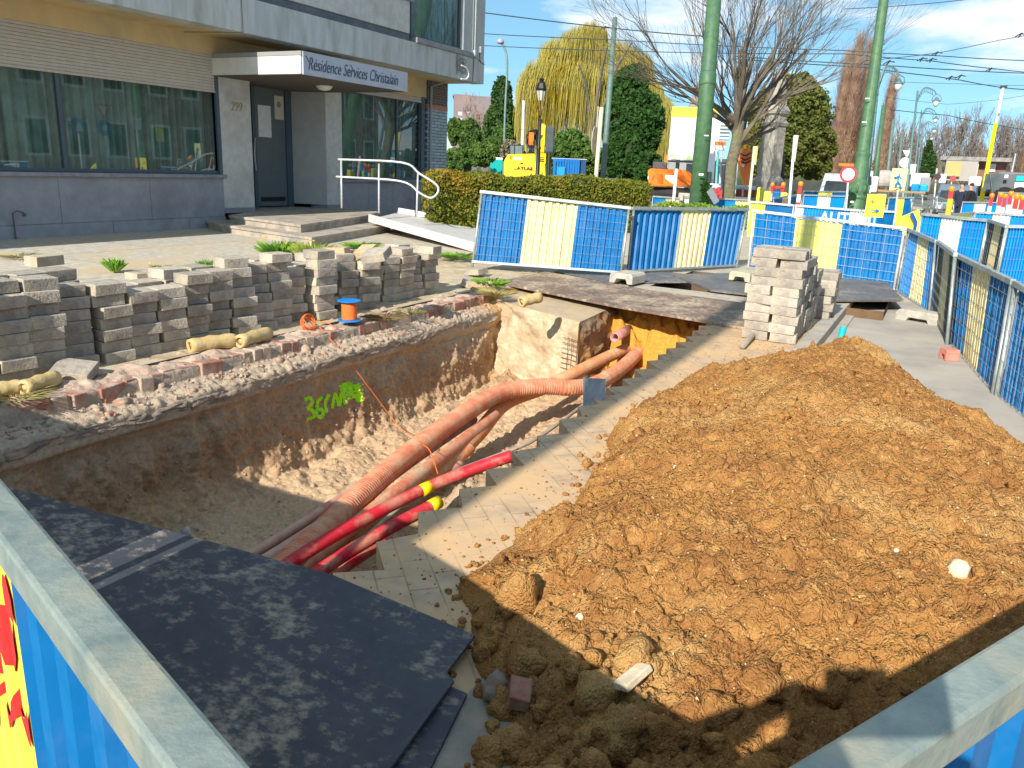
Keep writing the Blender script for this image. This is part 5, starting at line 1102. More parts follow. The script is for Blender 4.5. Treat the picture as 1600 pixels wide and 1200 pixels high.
# bare trees
def branches(segs, p, d, L_, r, depth, spread, rnd_, up=.12, minr=.004, nseg=3):
    pts = [p.copy()]; rs_ = [r]; q = p.copy(); dd_ = d.copy()
    for i in range(nseg):
        dd_ = (dd_ + Vector((random.gauss(0, rnd_), random.gauss(0, rnd_), random.gauss(0, rnd_) + up))).normalized(); q = q + dd_ * (L_ / nseg); pts.append(q.copy()); rs_.append(max(minr, r * (1 - .45 * (i + 1) / nseg)))
    segs.append((pts, rs_))
    if depth == 0: return
    k = random.choice((2, 3, 3, 4)) if depth > 1 else random.choice((3, 4))
    for j in range(k):
        i = random.randint(1, nseg); a = random.uniform(0, 6.283); perp = dd_.orthogonal().normalized(); perp = Matrix.Rotation(a, 3, dd_) @ perp
        nd = (dd_ + perp * spread * random.uniform(.5, 1.2)).normalized(); branches(segs, pts[i], nd, L_ * random.uniform(.58, .8), rs_[i] * .62, depth - 1, spread, rnd_, up, minr, nseg)
def seg_mesh(name, segs, mat, parent):
    mb = MB()
    for pts, rs_ in segs: mb.tube(pts, rs_, 7 if rs_[0] > .05 else 3, False)
    return mb.build(name, mat, parent)
TWIG = M('twig_grey', (.10, .085, .065), (.17, .14, .1), sc=3, rough=.9)
random.seed(21)
b = base_at(1140, 318, 26); bt_ = thing('bare_tree', b, 'leafless street tree with spreading branches behind the big green pole', 'tree'); top = PT(1156, 185, 26)
mb = MB(); mb.tube(smooth_path([b, PT(1141, 270, 26), PT(1150, 225, 26), top], 5), [.25, .22, .21, .205, .2, .2, .195, .19, .19, .19, .19, .18, .18, .18, .18, .17], 12); mb.build('trunk', M('mossy_bark', (.11, .1, .06), (.18, .16, .11), sc=9, rough=.95, bump=.7, bsc=30, c3=(.13, .15, .05), sc3=2), bt_, smooth=True)
segs = []
for i in range(24):
    a = 6.283 * i / 24 * 2.4; tilt = .12 + 1.2 * ((i % 8) / 7) ; s0 = PT(1150 + random.uniform(-3, 6), random.uniform(180, 232), 26)
    d0 = V(math.sin(tilt) * math.cos(a), math.sin(tilt) * math.sin(a), math.cos(tilt)); branches(segs, s0, d0, random.uniform(2.0, 3.1), .075, 4, .42, .09, .06, .004)
seg_mesh('crown', segs, TWIG, bt_)
def bare_far(px, pyb, d, H_, n0, label, mat, name='bare_tree', L0=.3, up=.25, spr=.45, dep=3, r0=.12, minr=.02, group='distant bare trees', cat='tree', tl=.6):
    b = base_at(px, pyb, d); o = thing(name, b, label, cat, group); segs = []
    mb = MB(); mb.tube([b, b + V(0, 0, H_ * tl)], [r0 * 1.6, r0 * .7], 6); mb.build('trunk', BARKD, o)
    for i in range(n0):
        a = random.uniform(0, 6.283); z = H_ * random.uniform(.12, tl); tl_ = random.uniform(.4, 1.1); branches(segs, b + V(0, 0, z), V(math.cos(a) * tl_, math.sin(a) * tl_, 1).normalized(), H_ * L0, r0 * .5, dep, spr, .1, up, minr)
    seg_mesh('crown', segs, mat, o); return o
BRN = M('poplar_brown', (.22, .12, .08), (.36, .24, .16), sc=1.5, rough=1); FARTW = M('far_twig', (.16, .14, .12), (.22, .18, .15), sc=.5, rough=1)
for (px, pyt, d, lab, w_) in ((1322, 82, 60, 'tallest reddish brown poplar left of the ornate green pole', 14), (1308, 108, 60, 'brown poplar squeezed left of the tallest one', 10), (1340, 90, 62, 'brown poplar directly behind the ornate green pole', 9), (1381, 140, 66, 'slimmer brown poplar right of the ornate green pole', 9), (1598, 180, 80, 'brown poplar at the right edge of the picture', 9)):
    b = base_at(px - 10 if px < 1500 else px, 285, d); topz = PT(px, pyt, d).z; o = thing('poplar', b, lab, 'tree', 'brown poplars'); kk = mpp(d)
    mb = MB(); mb.tube([b, V(b.x, b.y, topz * .9)], [.3, .06], 6); mb.build('trunk', BARKD, o)
    n = 5500; zz = rng.uniform(.03, 1, n); R_ = w_ * kk * np.interp(zz, [0, .15, .5, .8, 1], [1.0, 1.25, 1.1, .6, .05]) * np.sqrt(rng.uniform(0, 1, n)); an = rng.uniform(0, 6.283, n); R_ *= 1 + .35 * np.sin(an * 3 + zz * 20) * rng.uniform(.5, 1.2, n)
    P0 = np.stack([b.x + R_ * np.cos(an), b.y + R_ * np.sin(an), zz * topz], 1); L_ = rng.uniform(.6, 1.6, n)[:, None]; up_ = np.stack([.22 * np.cos(an) + rng.normal(0, .12, n), .22 * np.sin(an), np.ones(n)], 1); s = np.stack([-np.sin(an), np.cos(an), 0 * an], 1) * .011
    if px < 1400:  # dead leaves lower down
        pass
    v = np.stack([P0 - s, P0 + s, P0 + up_ * L_ + s * .3, P0 + up_ * L_ - s * .3], 1); arrmesh('crown', v, np.arange(n * 4).reshape(-1, 4), BRN, o)
    leafcloud('dry_leaves', P0[: 6000] * [1, 1, .62], .11, M('dry_leaf', (.34, .2, .07), (.26, .16, .06), sc=2, rough=1), o)
for i, (px, d, H_) in enumerate(((1452, 95, 7.4), (1478, 100, 8.2), (1503, 96, 8.0), (1528, 104, 7.2), (1552, 98, 8.2), (1574, 100, 8.6), (1590, 92, 7.4), (1430, 100, 6.6), (1395, 90, 7.5))):
    bare_far(px, 285, d, H_, 22, ['leafless far tree left of the brown shed', 'leafless far tree behind the left end of the brown shed', 'leafless far tree above the middle of the brown shed', 'small leafless far tree above the right end of the shed', 'leafless far tree behind the yellow mast', 'tallest leafless far tree right of the yellow mast', 'leafless far tree near the right picture edge', 'low leafless far tree behind the arched lanterns', 'leafless far tree behind the thin tram poles'][i], FARTW, tl=.7)
tree('dark_conifer', 1448, 290, 80, [(1450, 262, 10, 24), (1450, 235, 5, 14)], 2500, CONIF, .4, 'small dark conifer beside the arched street lanterns', lump=.3, group=None)
bare_far(735, 262, 90, 7.0, 16, 'leafless reddish shrub tree in front of the far apartment block', M('reddish_twig', (.3, .2, .16), (.24, .17, .14), sc=1, rough=1), tl=.7)
blobs('far_wood', [tuple(PT(x, 262 + random.uniform(-6, 6), 130) + V(0, 0, -1.5)) for x in range(1400, 1640, 12)], [3.4] * 20, M('far_wood_m', (.1, .095, .06), (.14, .12, .08), sc=.6, rough=1), 3, kind='stuff')
blobs('far_shrubbery', [tuple(PT(x, 285, 85) + V(0, 0, -.8)) for x in range(690, 1310, 20)], [2.2] * 31, M('far_shrub_m', (.05, .075, .025), (.08, .1, .035), sc=.8, rough=1), 3, kind='stuff')

# ------------------------------------------------------------ STREET BEYOND
FH = Vector(RM @ np.array([0, 0, -1.])); FH.z = 0; FH.normalize()
def frame_at(px, d):
    v = PT(px, 290, d); v = V(v.x, v.y, 0).normalized(); return V(v.y, -v.x, 0), v      # right, away
def bpx(mb, x0, y0, x1, y1, d, th, off=0.0, slant=0):
    r, f = frame_at((x0 + x1) / 2, d); a, b = PT(x0, y1, d), PT(x1, y0, d); c = PT((x0 + x1) / 2, (y0 + y1) / 2, d); w = (x1 - x0) * mpp(d); h = (y1 - y0) * mpp(d); rz = math.atan2(r.y, r.x)
    return mb.box(c + f * (off + th / 2), (w, th, h), rz=rz)
def pole_px(name, xt, yt, xb, yb, d, rt, rb, mat, label, cat, group=None, n=10, parts=None, prof_=None):
    b, t_ = PT(xb, yb, d), PT(xt, yt, d); b.z = -.16; ax_ = (t_ - b); b0 = b.copy()
    if parts is None:
        mb = MB(); mb.tube([b, t_], [rb, rt], n); return mb.build(name, mat, label=label, cat=cat, group=group, smooth=True)
    o = thing(name, b, label, cat, group); mb = MB(); mb.tube([b, t_], [rb, rt], n); mb.build('shaft', mat, o, smooth=True); return o
# big green tram pole
gp1 = pole_px('tram_pole', 1129, -160, 1089, 335, 23.5, .19, .26, GREENP, 'thick green tram pole in front of the bare tree, rising out of the picture', 'tram pole', parts=1, n=24)
b_, t_ = PT(1089, 335, 23.5), PT(1129, -160, 23.5); b_.z = -.16
def on(f): return b_.lerp(t_, f)
mb = MB()
for f in (.30, .345, .385, .43, .475, .52, .57, .63): 
    p_ = on(f); mb.tube([p_ - V(0, 0, .012), p_ + V(0, 0, .012)], .262 - f * .07, 20)
mb.build('clamp_band', M('dark_band_green', (.03, .06, .045), rough=.6), gp1)
mb = MB(); mb.tube([on(.435), on(.44), on(.47), on(.475)], [.235, .25, .25, .235], 20); mb.build('collar', GREENP, gp1, smooth=True)
mb = MB(); bpx(mb, 1107, 240, 1117, 268, 23.2, .12); mb.build('control_box', M('blue_grey_box', (.12, .16, .22), rough=.6), gp1)
mb = MB(); bpx(mb, 1092, 271, 1099, 274, 23.15, .01); bpx(mb, 1100, 211, 1107, 212.5, 23.15, .01); mb.build('sticker', WHITE, gp1)
# ivy on the pole foot
iv = [tuple(PT(1103 + rng.normal(0, 3.2), y, 23.3)) for y in rng.uniform(285, 320, 420)]; leafcloud('climbing_ivy', iv, .09, IVY, label='ivy climbing the right side of the big green pole', cat='climbing plant')
# ornate green pole
d = 22.0; b_ = PT(1334, 350, d); b_.z = -.12; t_ = PT(1381, 0, d) + (PT(1381, 0, d) - PT(1375, 45, d)) * 2
gp2 = thing('tram_pole', b_, 'tall green tram pole with an ornate cast base right of the white van', 'tram pole')
def bl(z): f = z / (t_.z - b_.z); p_ = b_.lerp(t_, f); return p_
zs = [(0, .3), (.5, .26), (.55, .235), (1.05, .225), (1.1, .27), (1.16, .27), (1.2, .22), (1.28, .25), (1.5, .26), (1.62, .2), (1.9, .21), (2.2, .18), (2.3, .2), (2.34, .2), (2.4, .165), (5, .15), (5.03, .14), (8.5, .115), (t_.z - b_.z, .1)]
mb = MB(); mb.tube([bl(z) for z, r in zs], [r for z, r in zs], 22); mb.build('shaft', GREENP, gp2, smooth=False)
mb = MB()
for k in range(8):
    a = k * .785; q = V(math.cos(a), math.sin(a), 0); mb.rail(bl(.05) + q * .285, bl(.5) + q * .255, .03, .03, q); mb.tube([bl(1.3) + q * .25, bl(1.42) + q * .275, bl(1.6) + q * .21], [.03, .035, .015], 6)
mb.build('cast_ornament', GREENP, gp2, smooth=True)
mb = MB(); bpx(mb, 1352, 153, 1359, 154.6, 21.8, .01); bpx(mb, 1347, 190, 1354, 191.6, 21.8, .01); bpx(mb, 1329, 314, 1334, 317, 21.72, .01); mb.build('sticker', WHITE, gp2)
# grey pole and other slim poles
pole_px('tram_pole', 961, 28, 941, 290, 34, .11, .13, GREYGP, 'grey green tram pole between the willow and the ivy covered tree', 'tram pole')
for (xt, yt, xb, d, r, lab) in ((1381, 165, 1364, 44, .14, 'slim grey green tram pole just right of the ornate pole'), (1396, 187, 1383, 56, .13, 'thinner distant tram pole, third from the ornate pole'), (1409, 211, 1400, 76, .12, 'shortest distant tram pole left of the arched lanterns'), (1448, 243, 1443, 90, .1, 'small far pole between the lanterns and the brown shed')):
    pole_px('tram_pole', xt, yt, xb, 312, d, r * .8, r, GREYGP if d > 50 else GREENP, lab, 'tram pole')
# thin street lamp at the left
d = 48; lp = thing('street_lamp', base_at(787, 268, d), 'slender curved street lamp beside the dark conifer', 'street lamp'); mb = MB(); mb.tube(smooth_path([base_at(787, 268, d), PT(789, 180, d), PT(792, 120, d), PT(792, 90, d), PT(788, 74, d), PT(783, 66, d)], 6), .07, 8); mb.build('post', GREYGP, lp, smooth=True)
mb = MB(); mb.lathe(PT(782, 66, d) - V(0, 0, .12), [(.02, 0), (.2, .04), (.24, .14), (.15, .3), (.02, .34)], 12); mb.build('lamp_head', M('lamp_grey', (.35, .33, .36), rough=.4), lp, smooth=True)
# classic black lantern
d = 25.0; b_ = base_at(839, 285, d); tl = PT(845, 123, d); L0 = PT(844, 187, d) - V(0, 0, .0)
ln = thing('street_lamp', b_, 'black post lantern standing in front of the yellow excavator', 'street lamp')
mb = MB(); hh_ = L0.z - b_.z; q = lambda f: b_.lerp(L0, f); mb.tube([q(0), q(.12), q(.14), q(.3), q(.32), q(.34), q(.7), q(.72), q(.74), q(.97), q(1)], [.13, .12, .14, .085, .1, .075, .06, .075, .055, .045, .06], 12); mb.build('post', BLACK, ln, smooth=True)
mb = MB(); c = PT(845, 160, d); k = mpp(d)
lz = PT(845, 157, d); ax0 = V(lz.x, lz.y, 0)
def zpx(y): return PT(845, y, d).z
mb.lathe((lz.x, lz.y, 0), [(.02, zpx(140)), (.17, zpx(142)), (.18, zpx(139)), (.13, zpx(131)), (.06, zpx(127)), (.09, zpx(125)), (.02, zpx(122))], 8); mb.build('lantern_roof', BLACK, ln)
mb = MB(); mb.lathe((lz.x, lz.y, 0), [(.10, zpx(157)), (.155, zpx(142.5))], 8); mb.build('lantern_glass', M('lantern_glass_m', (.5, .5, .42), (.6, .6, .5), sc=4, rough=.3), ln)
mb = MB()
for j in range(8):
    a = j * .7854; mb.tube([(lz.x + .104 * math.cos(a), lz.y + .104 * math.sin(a), zpx(157)), (lz.x + .16 * math.cos(a), lz.y + .16 * math.sin(a), zpx(142))], .008, 4)
for j in range(4):
    a = j * 1.5708 + .4; mb.tube([(lz.x + .1 * math.cos(a), lz.y + .1 * math.sin(a), zpx(157)), (lz.x + .12 * math.cos(a), lz.y + .12 * math.sin(a), zpx(161)), tuple(L0)], .012, 4)
mb.build('lantern_frame', BLACK, ln)
# arched lanterns along the street
ARCH = M('arch_lamp_green', (.09, .17, .17), (.12, .2, .2), sc=4, rough=.5); ARCG = M('arch_glass', (.55, .58, .55), rough=.3)
def arch(xt, yt, xb, yb, ax_, ay, lx, ly, ls, d, label, r=.07):
    b = base_at(xb, yb, d); t = PT(xt, yt, d); o = thing('street_lamp', b, label, 'street lamp', 'arched green street lanterns'); mb = MB(); mb.tube([b, b.lerp(t, .3), b.lerp(t, .31), t], [r * 1.4, r * 1.2, r, r * .7], 8); mb.build('post', ARCH, o, smooth=True)
    e = PT(lx, ly - ls * .9, d); m = PT((xt + lx) / 2 + ls * .1, ay, d); s0 = PT(xt, yt + (yb - yt) * .02 + 8 * 28 / d, d); arc = smooth_path([PT(xt + .5, yt + 14 * 30 / d, d), PT(xt + (lx - xt) * .28, ay + (yt - ay) * .2 + 1, d), m, PT(xt + (lx - xt) * .88, ay + (ly - ay) * .22, d), e], 6)
    arc2 = [p + (V(t.x, t.y, p.z) - p) * .0 - V(0, 0, .22) for p in arc[:-6]]; mb = MB(); mb.tube(arc, .035, 6); mb.tube(arc2, .02, 5)
    for i in range(0, len(arc2) - 1, 2): mb.tube([arc[i], arc2[i + 1]], .014, 4)
    mb.build('arm', ARCH, o); c = PT(lx, ly, d); k = ls * mpp(d)
    mb = MB(); mb.tube([c + V(0, 0, .9 * k), c + V(.45 * k, 0, .6 * k), c + V(.55 * k, 0, .1 * k), c + V(.4 * k, 0, -.05 * k)], .02, 5); mb.tube([c + V(0, 0, .9 * k), c + V(-.45 * k, 0, .6 * k), c + V(-.55 * k, 0, .1 * k), c + V(-.4 * k, 0, -.05 * k)], .02, 5)
    mb.lathe(c, [(.5 * k, 0), (.42 * k, .12 * k), (.22 * k, .28 * k), (.22 * k, .38 * k), (.1 * k, .5 * k), (.02, .55 * k)], 10); mb.build('lantern_cap', ARCH, o)
    mb = MB(); mb.lathe(c, [(.1 * k, -.72 * k), (.3 * k, -.5 * k), (.42 * k, -.002)], 10); mb.build('lantern_globe', ARCG, o, smooth=True)
arch(1374, 113, 1352, 330, 0, 103, 1404, 131, 15, 28, 'arched green lantern immediately right of the ornate pole')
arch(1434, 142, 1418, 300, 0, 137, 1463, 158, 12, 42, 'tallest arched lantern of the row by the brown shed')
arch(1440, 172, 1426, 300, 0, 169, 1462, 186, 9, 56, 'second arched lantern of the row by the brown shed', .06)
arch(1441.5, 193, 1431, 300, 0, 190, 1460, 203, 7.5, 72, 'third arched lantern of the row by the brown shed', .06)
arch(1442.5, 210, 1435, 300, 0, 206, 1456, 215, 6, 92, 'farthest arched lantern of the row by the brown shed', .06)
# yellow and white mast
d = 32; b_ = base_at(1534, 312, d); m_ = PT(1556, 193, d); t_ = PT(1567, 138, d); o = thing('mast', b_, 'leaning mast, yellow below and white above, left of the dark truck', 'mast')
mb = MB(); mb.tube([b_, m_], [.085, .075], 10); mb.build('yellow_part', M('mast_yellow', (.85, .72, .0), rough=.5), o, smooth=True); mb = MB(); mb.tube([m_, t_], [.07, .06], 10); mb.build('white_part', WHITE, o, smooth=True); mb = MB(); bpx(mb, 1563, 134, 1573, 138, d, .1); mb.build('bracket', DARK, o)
pole_px('thin_post', 1587, 240, 1573, 306, 34, .03, .03, STEELW, 'thin grey post in front of the dark truck', 'post')
# overhead wires
WIREM = M('wire_dark', (.05, .08, .09), rough=.6)
def wire(pts, r, label, n=4):
    q = [PT(*p) for p in pts]; o = []
    for a, b in zip(q, q[1:]):
        for i in range(9): f = i / 9; o.append(a.lerp(b, f) - V(0, 0, .08 * (a - b).length / 20 * 4 * f * (1 - f)))
    mb = MB(); mb.tube(o + [q[-1]], r, n); return mb.build('overhead_wire', WIREM, label=label, cat='overhead wire', group='overhead tram wires')
wire([(700, 12, 32), (958, 44, 34), (1120, 58, 30)], .022, 'upper wire passing the top of the grey tram pole')
wire([(700, 49, 34), (957, 62, 34), (1320, 79, 30), (1465, 87, 30), (1640, 96, 32)], .017, 'long wire crossing the willow just below the top of the grey pole')
wire([(700, 68, 36), (955, 79, 35), (1320, 84, 30), (1455, 95, 30), (1560, 108, 32), (1640, 116, 34)], .017, 'darker long wire crossing the willow lower down')
wire([(1150, 88, 30), (1385, 102, 30), (1490, 109, 31), (1640, 115, 34)], .018, 'wire meeting the arm of the ornate green pole')
wire([(1150, 92, 30), (1350, 105, 28), (1460, 119, 30), (1500, 125, 30), (1567, 137, 32), (1640, 142, 34)], .018, 'wire running to the top of the yellow and white mast')
wire([(1318, 14, 26), (1420, 8, 26), (1520, -2, 27)], .012, 'thin wire across the sky right of the top of the ornate pole')
wire([(1350, 95, 26), (1470, 82, 28), (1560, 63, 28), (1640, 48, 28)], .012, 'thin span wire rising to the right edge of the sky')
wire([(1390, 171, 45), (1480, 180, 48), (1560, 196, 52), (1640, 207, 56)], .022, 'low wire passing behind the arched lanterns')
wire([(1390, 127, 40), (1500, 131, 40), (1640, 134, 42)], .01, 'faint thin wire behind the arched lanterns')
wire([(1385, 152, 50), (1480, 163, 50), (1550, 157, 50), (1640, 143, 50)], .012, 'faint sagging wire above the brown shed')
for i, (x, y, d) in enumerate(((1463, 84, 29.5), (1455, 94, 29.7), (1440, 93, 30), (1547, 109, 31.5), (1500, 120, 30), (1485, 122, 30), (1388, 98, 27), (945, 43.5, 33.8), (1594, 55, 28))):
    mb = MB(); c = PT(x, y, d); r_, f_2 = frame_at(x, d); mb.tube([c - r_ * .15 - V(0, 0, .05), c + V(0, 0, .05), c + r_ * .2 + V(0, 0, .02)], .02, 5); mb.tube([c - r_ * .05 - V(0, 0, .08), c + r_ * .05 + V(0, 0, .08)], .026, 6)
    mb.build('wire_clamp', DARK, label=['wire clamp where the span wire meets the two upper wires', 'lower wire clamp beneath the span wire', 'small clamp left of the lower one', 'clamp on the wires far to the right near the mast top', 'clamp with an arm above the mast wire', 'small clamp left of the armed clamp', 'bracket clamp on the ornate green pole', 'row of insulators left of the grey pole top', 'insulator on the span wire at the right edge'][i], cat='wire clamp')

# ---- far apartment block
d = 150; ab = thing('apartment_block', base_at(738, 240, d), 'far brown grey apartment block with pale balconies left of the dark conifer', 'building')
r_, f_2 = frame_at(738, d); k = mpp(d); c = PT(738, 190, d)
mb = MB(); bpx(mb, 735, 153, 767, 245, d, 12); mb.build('side_wall', M('block_brown', (.2, .17, .17), (.24, .2, .2), sc=.3, rough=.9), ab)
mb = MB(); bpx(mb, 708, 150, 734.6, 245, d, 12, .5); mb.build('front_wall', M('block_front', (.26, .2, .18), (.23, .18, .165), sc=.3, rough=.9), ab)
for r in range(5):
    for j, x in enumerate((716, 727)):
        w_ = thing('window', (0, 0, 0), None, None); [w_.__delitem__(q) for q in ('label', 'category') if q in w_]; bpy.data.objects.remove(w_)
        mb = MB(); y = 156 + r * 9.5; bpx(mb, x, y, x + 6, y + 5, d, .3, -.2); mb.build('window', M('far_window', (.62, .64, .66), rough=.4), ab)
    mb = MB(); bpx(mb, 760, 158 + r * 9.5, 763, 161 + r * 9.5, d, .3, -.3); mb.build('window', M('far_window', (.6, .6, .6)), ab)
mb = MB(); bpx(mb, 717, 147, 728, 150, d, 4, 2); bpx(mb, 707, 149.5, 768, 151.2, d, 12.4, .1); mb.build('roof', M('far_roof', (.16, .15, .16), rough=.9), ab)

# ---- yellow excavator seen from behind
d = 40; ex = thing('excavator', base_at(822, 280, d), 'yellow excavator seen from behind with black lettering on its counterweight', 'excavator')
r_, f_2 = frame_at(822, d); rz = math.atan2(r_.y, r_.x)
def ep(x, y, off=0): return PT(x, y, d) + f_2 * off
mb = MB(); q = [(788, 250), (794, 241), (836, 240), (837, 256), (852, 257), (853, 277), (790, 277), (787, 272)]
mb.add([ep(*p) for p in q] + [ep(*p, 2.2) for p in q], [tuple(range(8))[::-1], tuple(range(8, 16))] + [(i, (i + 1) % 8, 8 + (i + 1) % 8, 8 + i) for i in range(8)]); mb.build('counterweight', MYEL, ex, bevel=.05)
mb = MB(); bpx(mb, 838, 240, 853, 256.5, d, 2.2, .05); mb.build('engine_cover', MYEL, ex, bevel=.03)
mb = MB(); [bpx(mb, 840, 243 + j * 2.6, 850, 244.1 + j * 2.6, d, .02, .03) for j in range(4)]; [bpx(mb, 796, 244 + j * 2, 801, 244.8 + j * 2, d, .02, -.02) for j in range(3)]; bpx(mb, 813, 254.5, 817, 256.3, d, .02, -.03); mb.build('vents', DARK, ex)
mb = MB(); bpx(mb, 802, 245.5, 816, 249.5, d, .02, -.02); mb.build('grab_panel', M('pale_label', (.75, .72, .5), rough=.6), ex)
text('ATLAS', .23, M('dark_red_letters', (.16, .02, .02), rough=.5), ep(807.5, 265.0, -.03), (math.pi / 2, 0, rz), ex, 'lettering', sx=1.2, off=.006)
mb = MB(); bpx(mb, 803, 263.4, 807, 265, d, .02, -.02); bpx(mb, 826, 263.6, 830, 265.2, d, .02, -.02); mb.build('red_marks', RED, ex)
mb = MB(); bpx(mb, 796, 227.5, 817, 241, d, 1.6, .6); mb.build('cab', M('cab_glass_grey', (.16, .22, .24), (.1, .15, .17), sc=1, rough=.3), ex, bevel=.04)
mb = MB(); bpx(mb, 795, 226, 818, 228, d, 1.7, .55); [bpx(mb, x, 227, x + 1.2, 241, d, .06, .56) for x in (795.5, 803, 816.3)]; mb.build('cab_frame', DARK, ex)
mb = MB(); pts = [ep(845, 240, 1.2), ep(847, 222, 1.5), ep(849, 205, 2.2), ep(851, 195, 3.2), ep(850, 190, 4)]; mb.tube(pts, [.26, .24, .2, .18, .15], 4, rot=.785); mb.build('boom', MYEL, ex)
mb = MB(); [mb.tube(smooth_path([ep(828 + random.uniform(-4, 8), 240, .8), ep(826 + random.uniform(-4, 10), 222, .9 + random.uniform(0, .4)), ep(830 + random.uniform(-6, 12), 206, 1.2), ep(838 + random.uniform(-4, 8), 203, 1.4), ep(840, 225 + random.uniform(-8, 8), 1.1)], 5), .035, 5) for _ in range(11)]; mb.build('hydraulic_hoses', BLACK, ex)
mb = MB(); bpx(mb, 826, 206, 834, 226, d, .4, 1.0); mb.build('cylinder', ORANGE, ex)
mb = MB(); bpx(mb, 786, 277.5, 800, 292, d, 3, .0); bpx(mb, 840, 277.5, 854, 292, d, 3, .0); mb.build('tracks', M('track_black', (.03, .03, .03), rough=.9), ex, bevel=.2)
mb = MB(); mb.tube([ep(818, 154, 1.5), ep(816, 226, 1.5)], .07, 8); mb.build('white_post', WHITE, label='plain white post rising behind the excavator cab', cat='post')
# dark cabinet on a post (back of a traffic light)
d = 24; tl_ = thing('traffic_light', base_at(857, 285, d), 'dark grey back of a traffic light head right of the black lantern', 'traffic light'); mb = MB(); bpx(mb, 853, 198, 866, 238, d, .25); mb.build('housing', M('signal_grey', (.05, .065, .075), (.07, .085, .095), sc=4, rough=.6), tl_, bevel=.04); mb = MB(); mb.tube([PT(858, 238, d) + frame_at(858, d)[1] * .12, base_at(856, 290, d) + frame_at(858, d)[1] * .12], .06, 8); mb.build('post', BLACK, tl_)
# blue container, toilet, cabinet
d = 38; ct = thing('container', base_at(890, 282, d), 'blue corrugated site container behind the hedge', 'container'); CB = M('container_blue', (.0, .13, .42), (.0, .16, .48), sc=2, rough=.5)
mb = MB(); bpx(mb, 864, 249, 905, 284, d, 2.2); [bpx(mb, 866 + j * 4.2, 251, 868 + j * 4.2, 283, d, .05, -.05) for j in range(9)]; mb.build('corrugated_wall', CB, ct); mb = MB(); bpx(mb, 905.3, 249, 915, 284, d, 2.2, .1); mb.build('end_wall', M('container_dark', (.01, .06, .16), rough=.6), ct); mb = MB(); bpx(mb, 862, 247.6, 917, 249, d, 2.4, -.05); mb.build('roof', M('container_roof', (.4, .45, .5), rough=.6), ct); mb = MB(); bpx(mb, 870, 261, 882, 284, d, .06, -.09); mb.build('door', M('container_door', (.01, .3, .6), rough=.5), ct)
d = 44; to = thing('portable_toilet', base_at(775, 280, d), 'turquoise portable toilet with a white roof', 'portable toilet'); mb = MB(); bpx(mb, 766, 250, 785, 282, d, 1.1); mb.build('cabin', M('toilet_teal', (.0, .38, .34), rough=.5), to, bevel=.03); mb = MB(); bpx(mb, 765, 246, 786, 250, d, 1.2, -.05); mb.build('roof', WHITE, to, bevel=.05); mb = MB(); bpx(mb, 767, 257, 776, 263, d, .02, -.03); mb.build('emblem', M('teal_white', (.7, .8, .8), rough=.5), to)
mb = MB(); bpx(mb, 752, 246, 764, 280, 45, .8); mb.build('site_cabinet', M('grey_cabinet', (.13, .12, .11), (.18, .16, .14), sc=3, rough=.8), label='grey site cabinet beside the turquoise toilet', cat='cabinet', bevel=.03)
mb = MB(); [bpx(mb, 703 + j * 5, 258 - (j % 2) * 2, 707 + j * 5, 264, 46, .8) for j in range(4)]; mb.build('stacked_crates', M('blue_crates', (.02, .2, .4), rough=.6), label='jumble of blue site material at the corner of the building', cat='site material')
# cream pole with round sign seen from the side
d = 30; sp_ = thing('sign_post', base_at(930, 285, d), 'cream sign post with two sign backs seen edge on', 'sign post'); mb = MB(); mb.tube([base_at(930, 285, d), PT(940, 168, d)], .085, 10); mb.build('post', M('cream_post', (.62, .55, .4), rough=.6), sp_, smooth=True)
mb = MB(); rr, ff = frame_at(930, d); c = PT(931, 220, d); vs = [c + rr * (.06 + .11 * math.cos(a) - .12) + V(0, 0, .52 * math.sin(a)) + ff * .35 * math.cos(a) for a in np.linspace(0, 6.283, 20, endpoint=False)]; vs2 = [v + rr * .03 for v in vs]; mb.add(vs + vs2, [tuple(range(20)), tuple(range(20, 40))[::-1]] + [(i, 20 + i, 20 + (i + 1) % 20, (i + 1) % 20) for i in range(20)]); mb.build('round_sign', M('sign_back', (.3, .26, .2), (.5, .45, .3), sc=2, rough=.6), sp_)
mb = MB(); bpx(mb, 932, 167, 934, 205, d, .3); mb.build('narrow_sign', M('sign_back2', (.45, .42, .35), rough=.6), sp_)
# ---- orange excavator
d = 33; ox = thing('excavator', base_at(1048, 305, d), 'orange excavator with a rounded rear behind the low hedge', 'excavator'); r_, f_2 = frame_at(1048, d)
def op(x, y, off=0): return PT(x, y, d) + f_2 * off
q = [(1012, 267), (1016, 263), (1040, 264), (1066, 265), (1075, 267), (1082, 274), (1083, 285), (1078, 292), (1013, 291)]
mb = MB(); nq = len(q); mb.add([op(*p) for p in q] + [op(*p, 2.6) for p in q], [tuple(range(nq))[::-1], tuple(range(nq, 2 * nq))] + [(i, (i + 1) % nq, nq + (i + 1) % nq, nq + i) for i in range(nq)]); mb.build('engine_house', ORANGE, ox, bevel=.05)
mb = MB(); bpx(mb, 1020, 253, 1042, 263.5, d, 1.6, .3); mb.build('hood', M('dark_hood', (.1, .1, .11), rough=.7), ox, bevel=.04)
mb = MB(); bpx(mb, 1039, 274, 1055, 286, d, .03, -.03); mb.build('sticker', WHITE, ox); mb = MB(); [bpx(mb, 1025, 272 + j * 2.2, 1036, 273 + j * 2.2, d, .02, -.02) for j in range(7)]; mb.build('vents', M('orange_dark', (.45, .1, .005), rough=.6), ox)
mb = MB(); bpx(mb, 1038, 241, 1043, 263, d, .3, 1.2); mb.build('exhaust', ORANGE, ox); mb = MB(); bpx(mb, 1014, 294, 1084, 312, d, 1.0, .2); mb.build('track', M('track_black', (.03, .03, .03)), ox, bevel=.25)
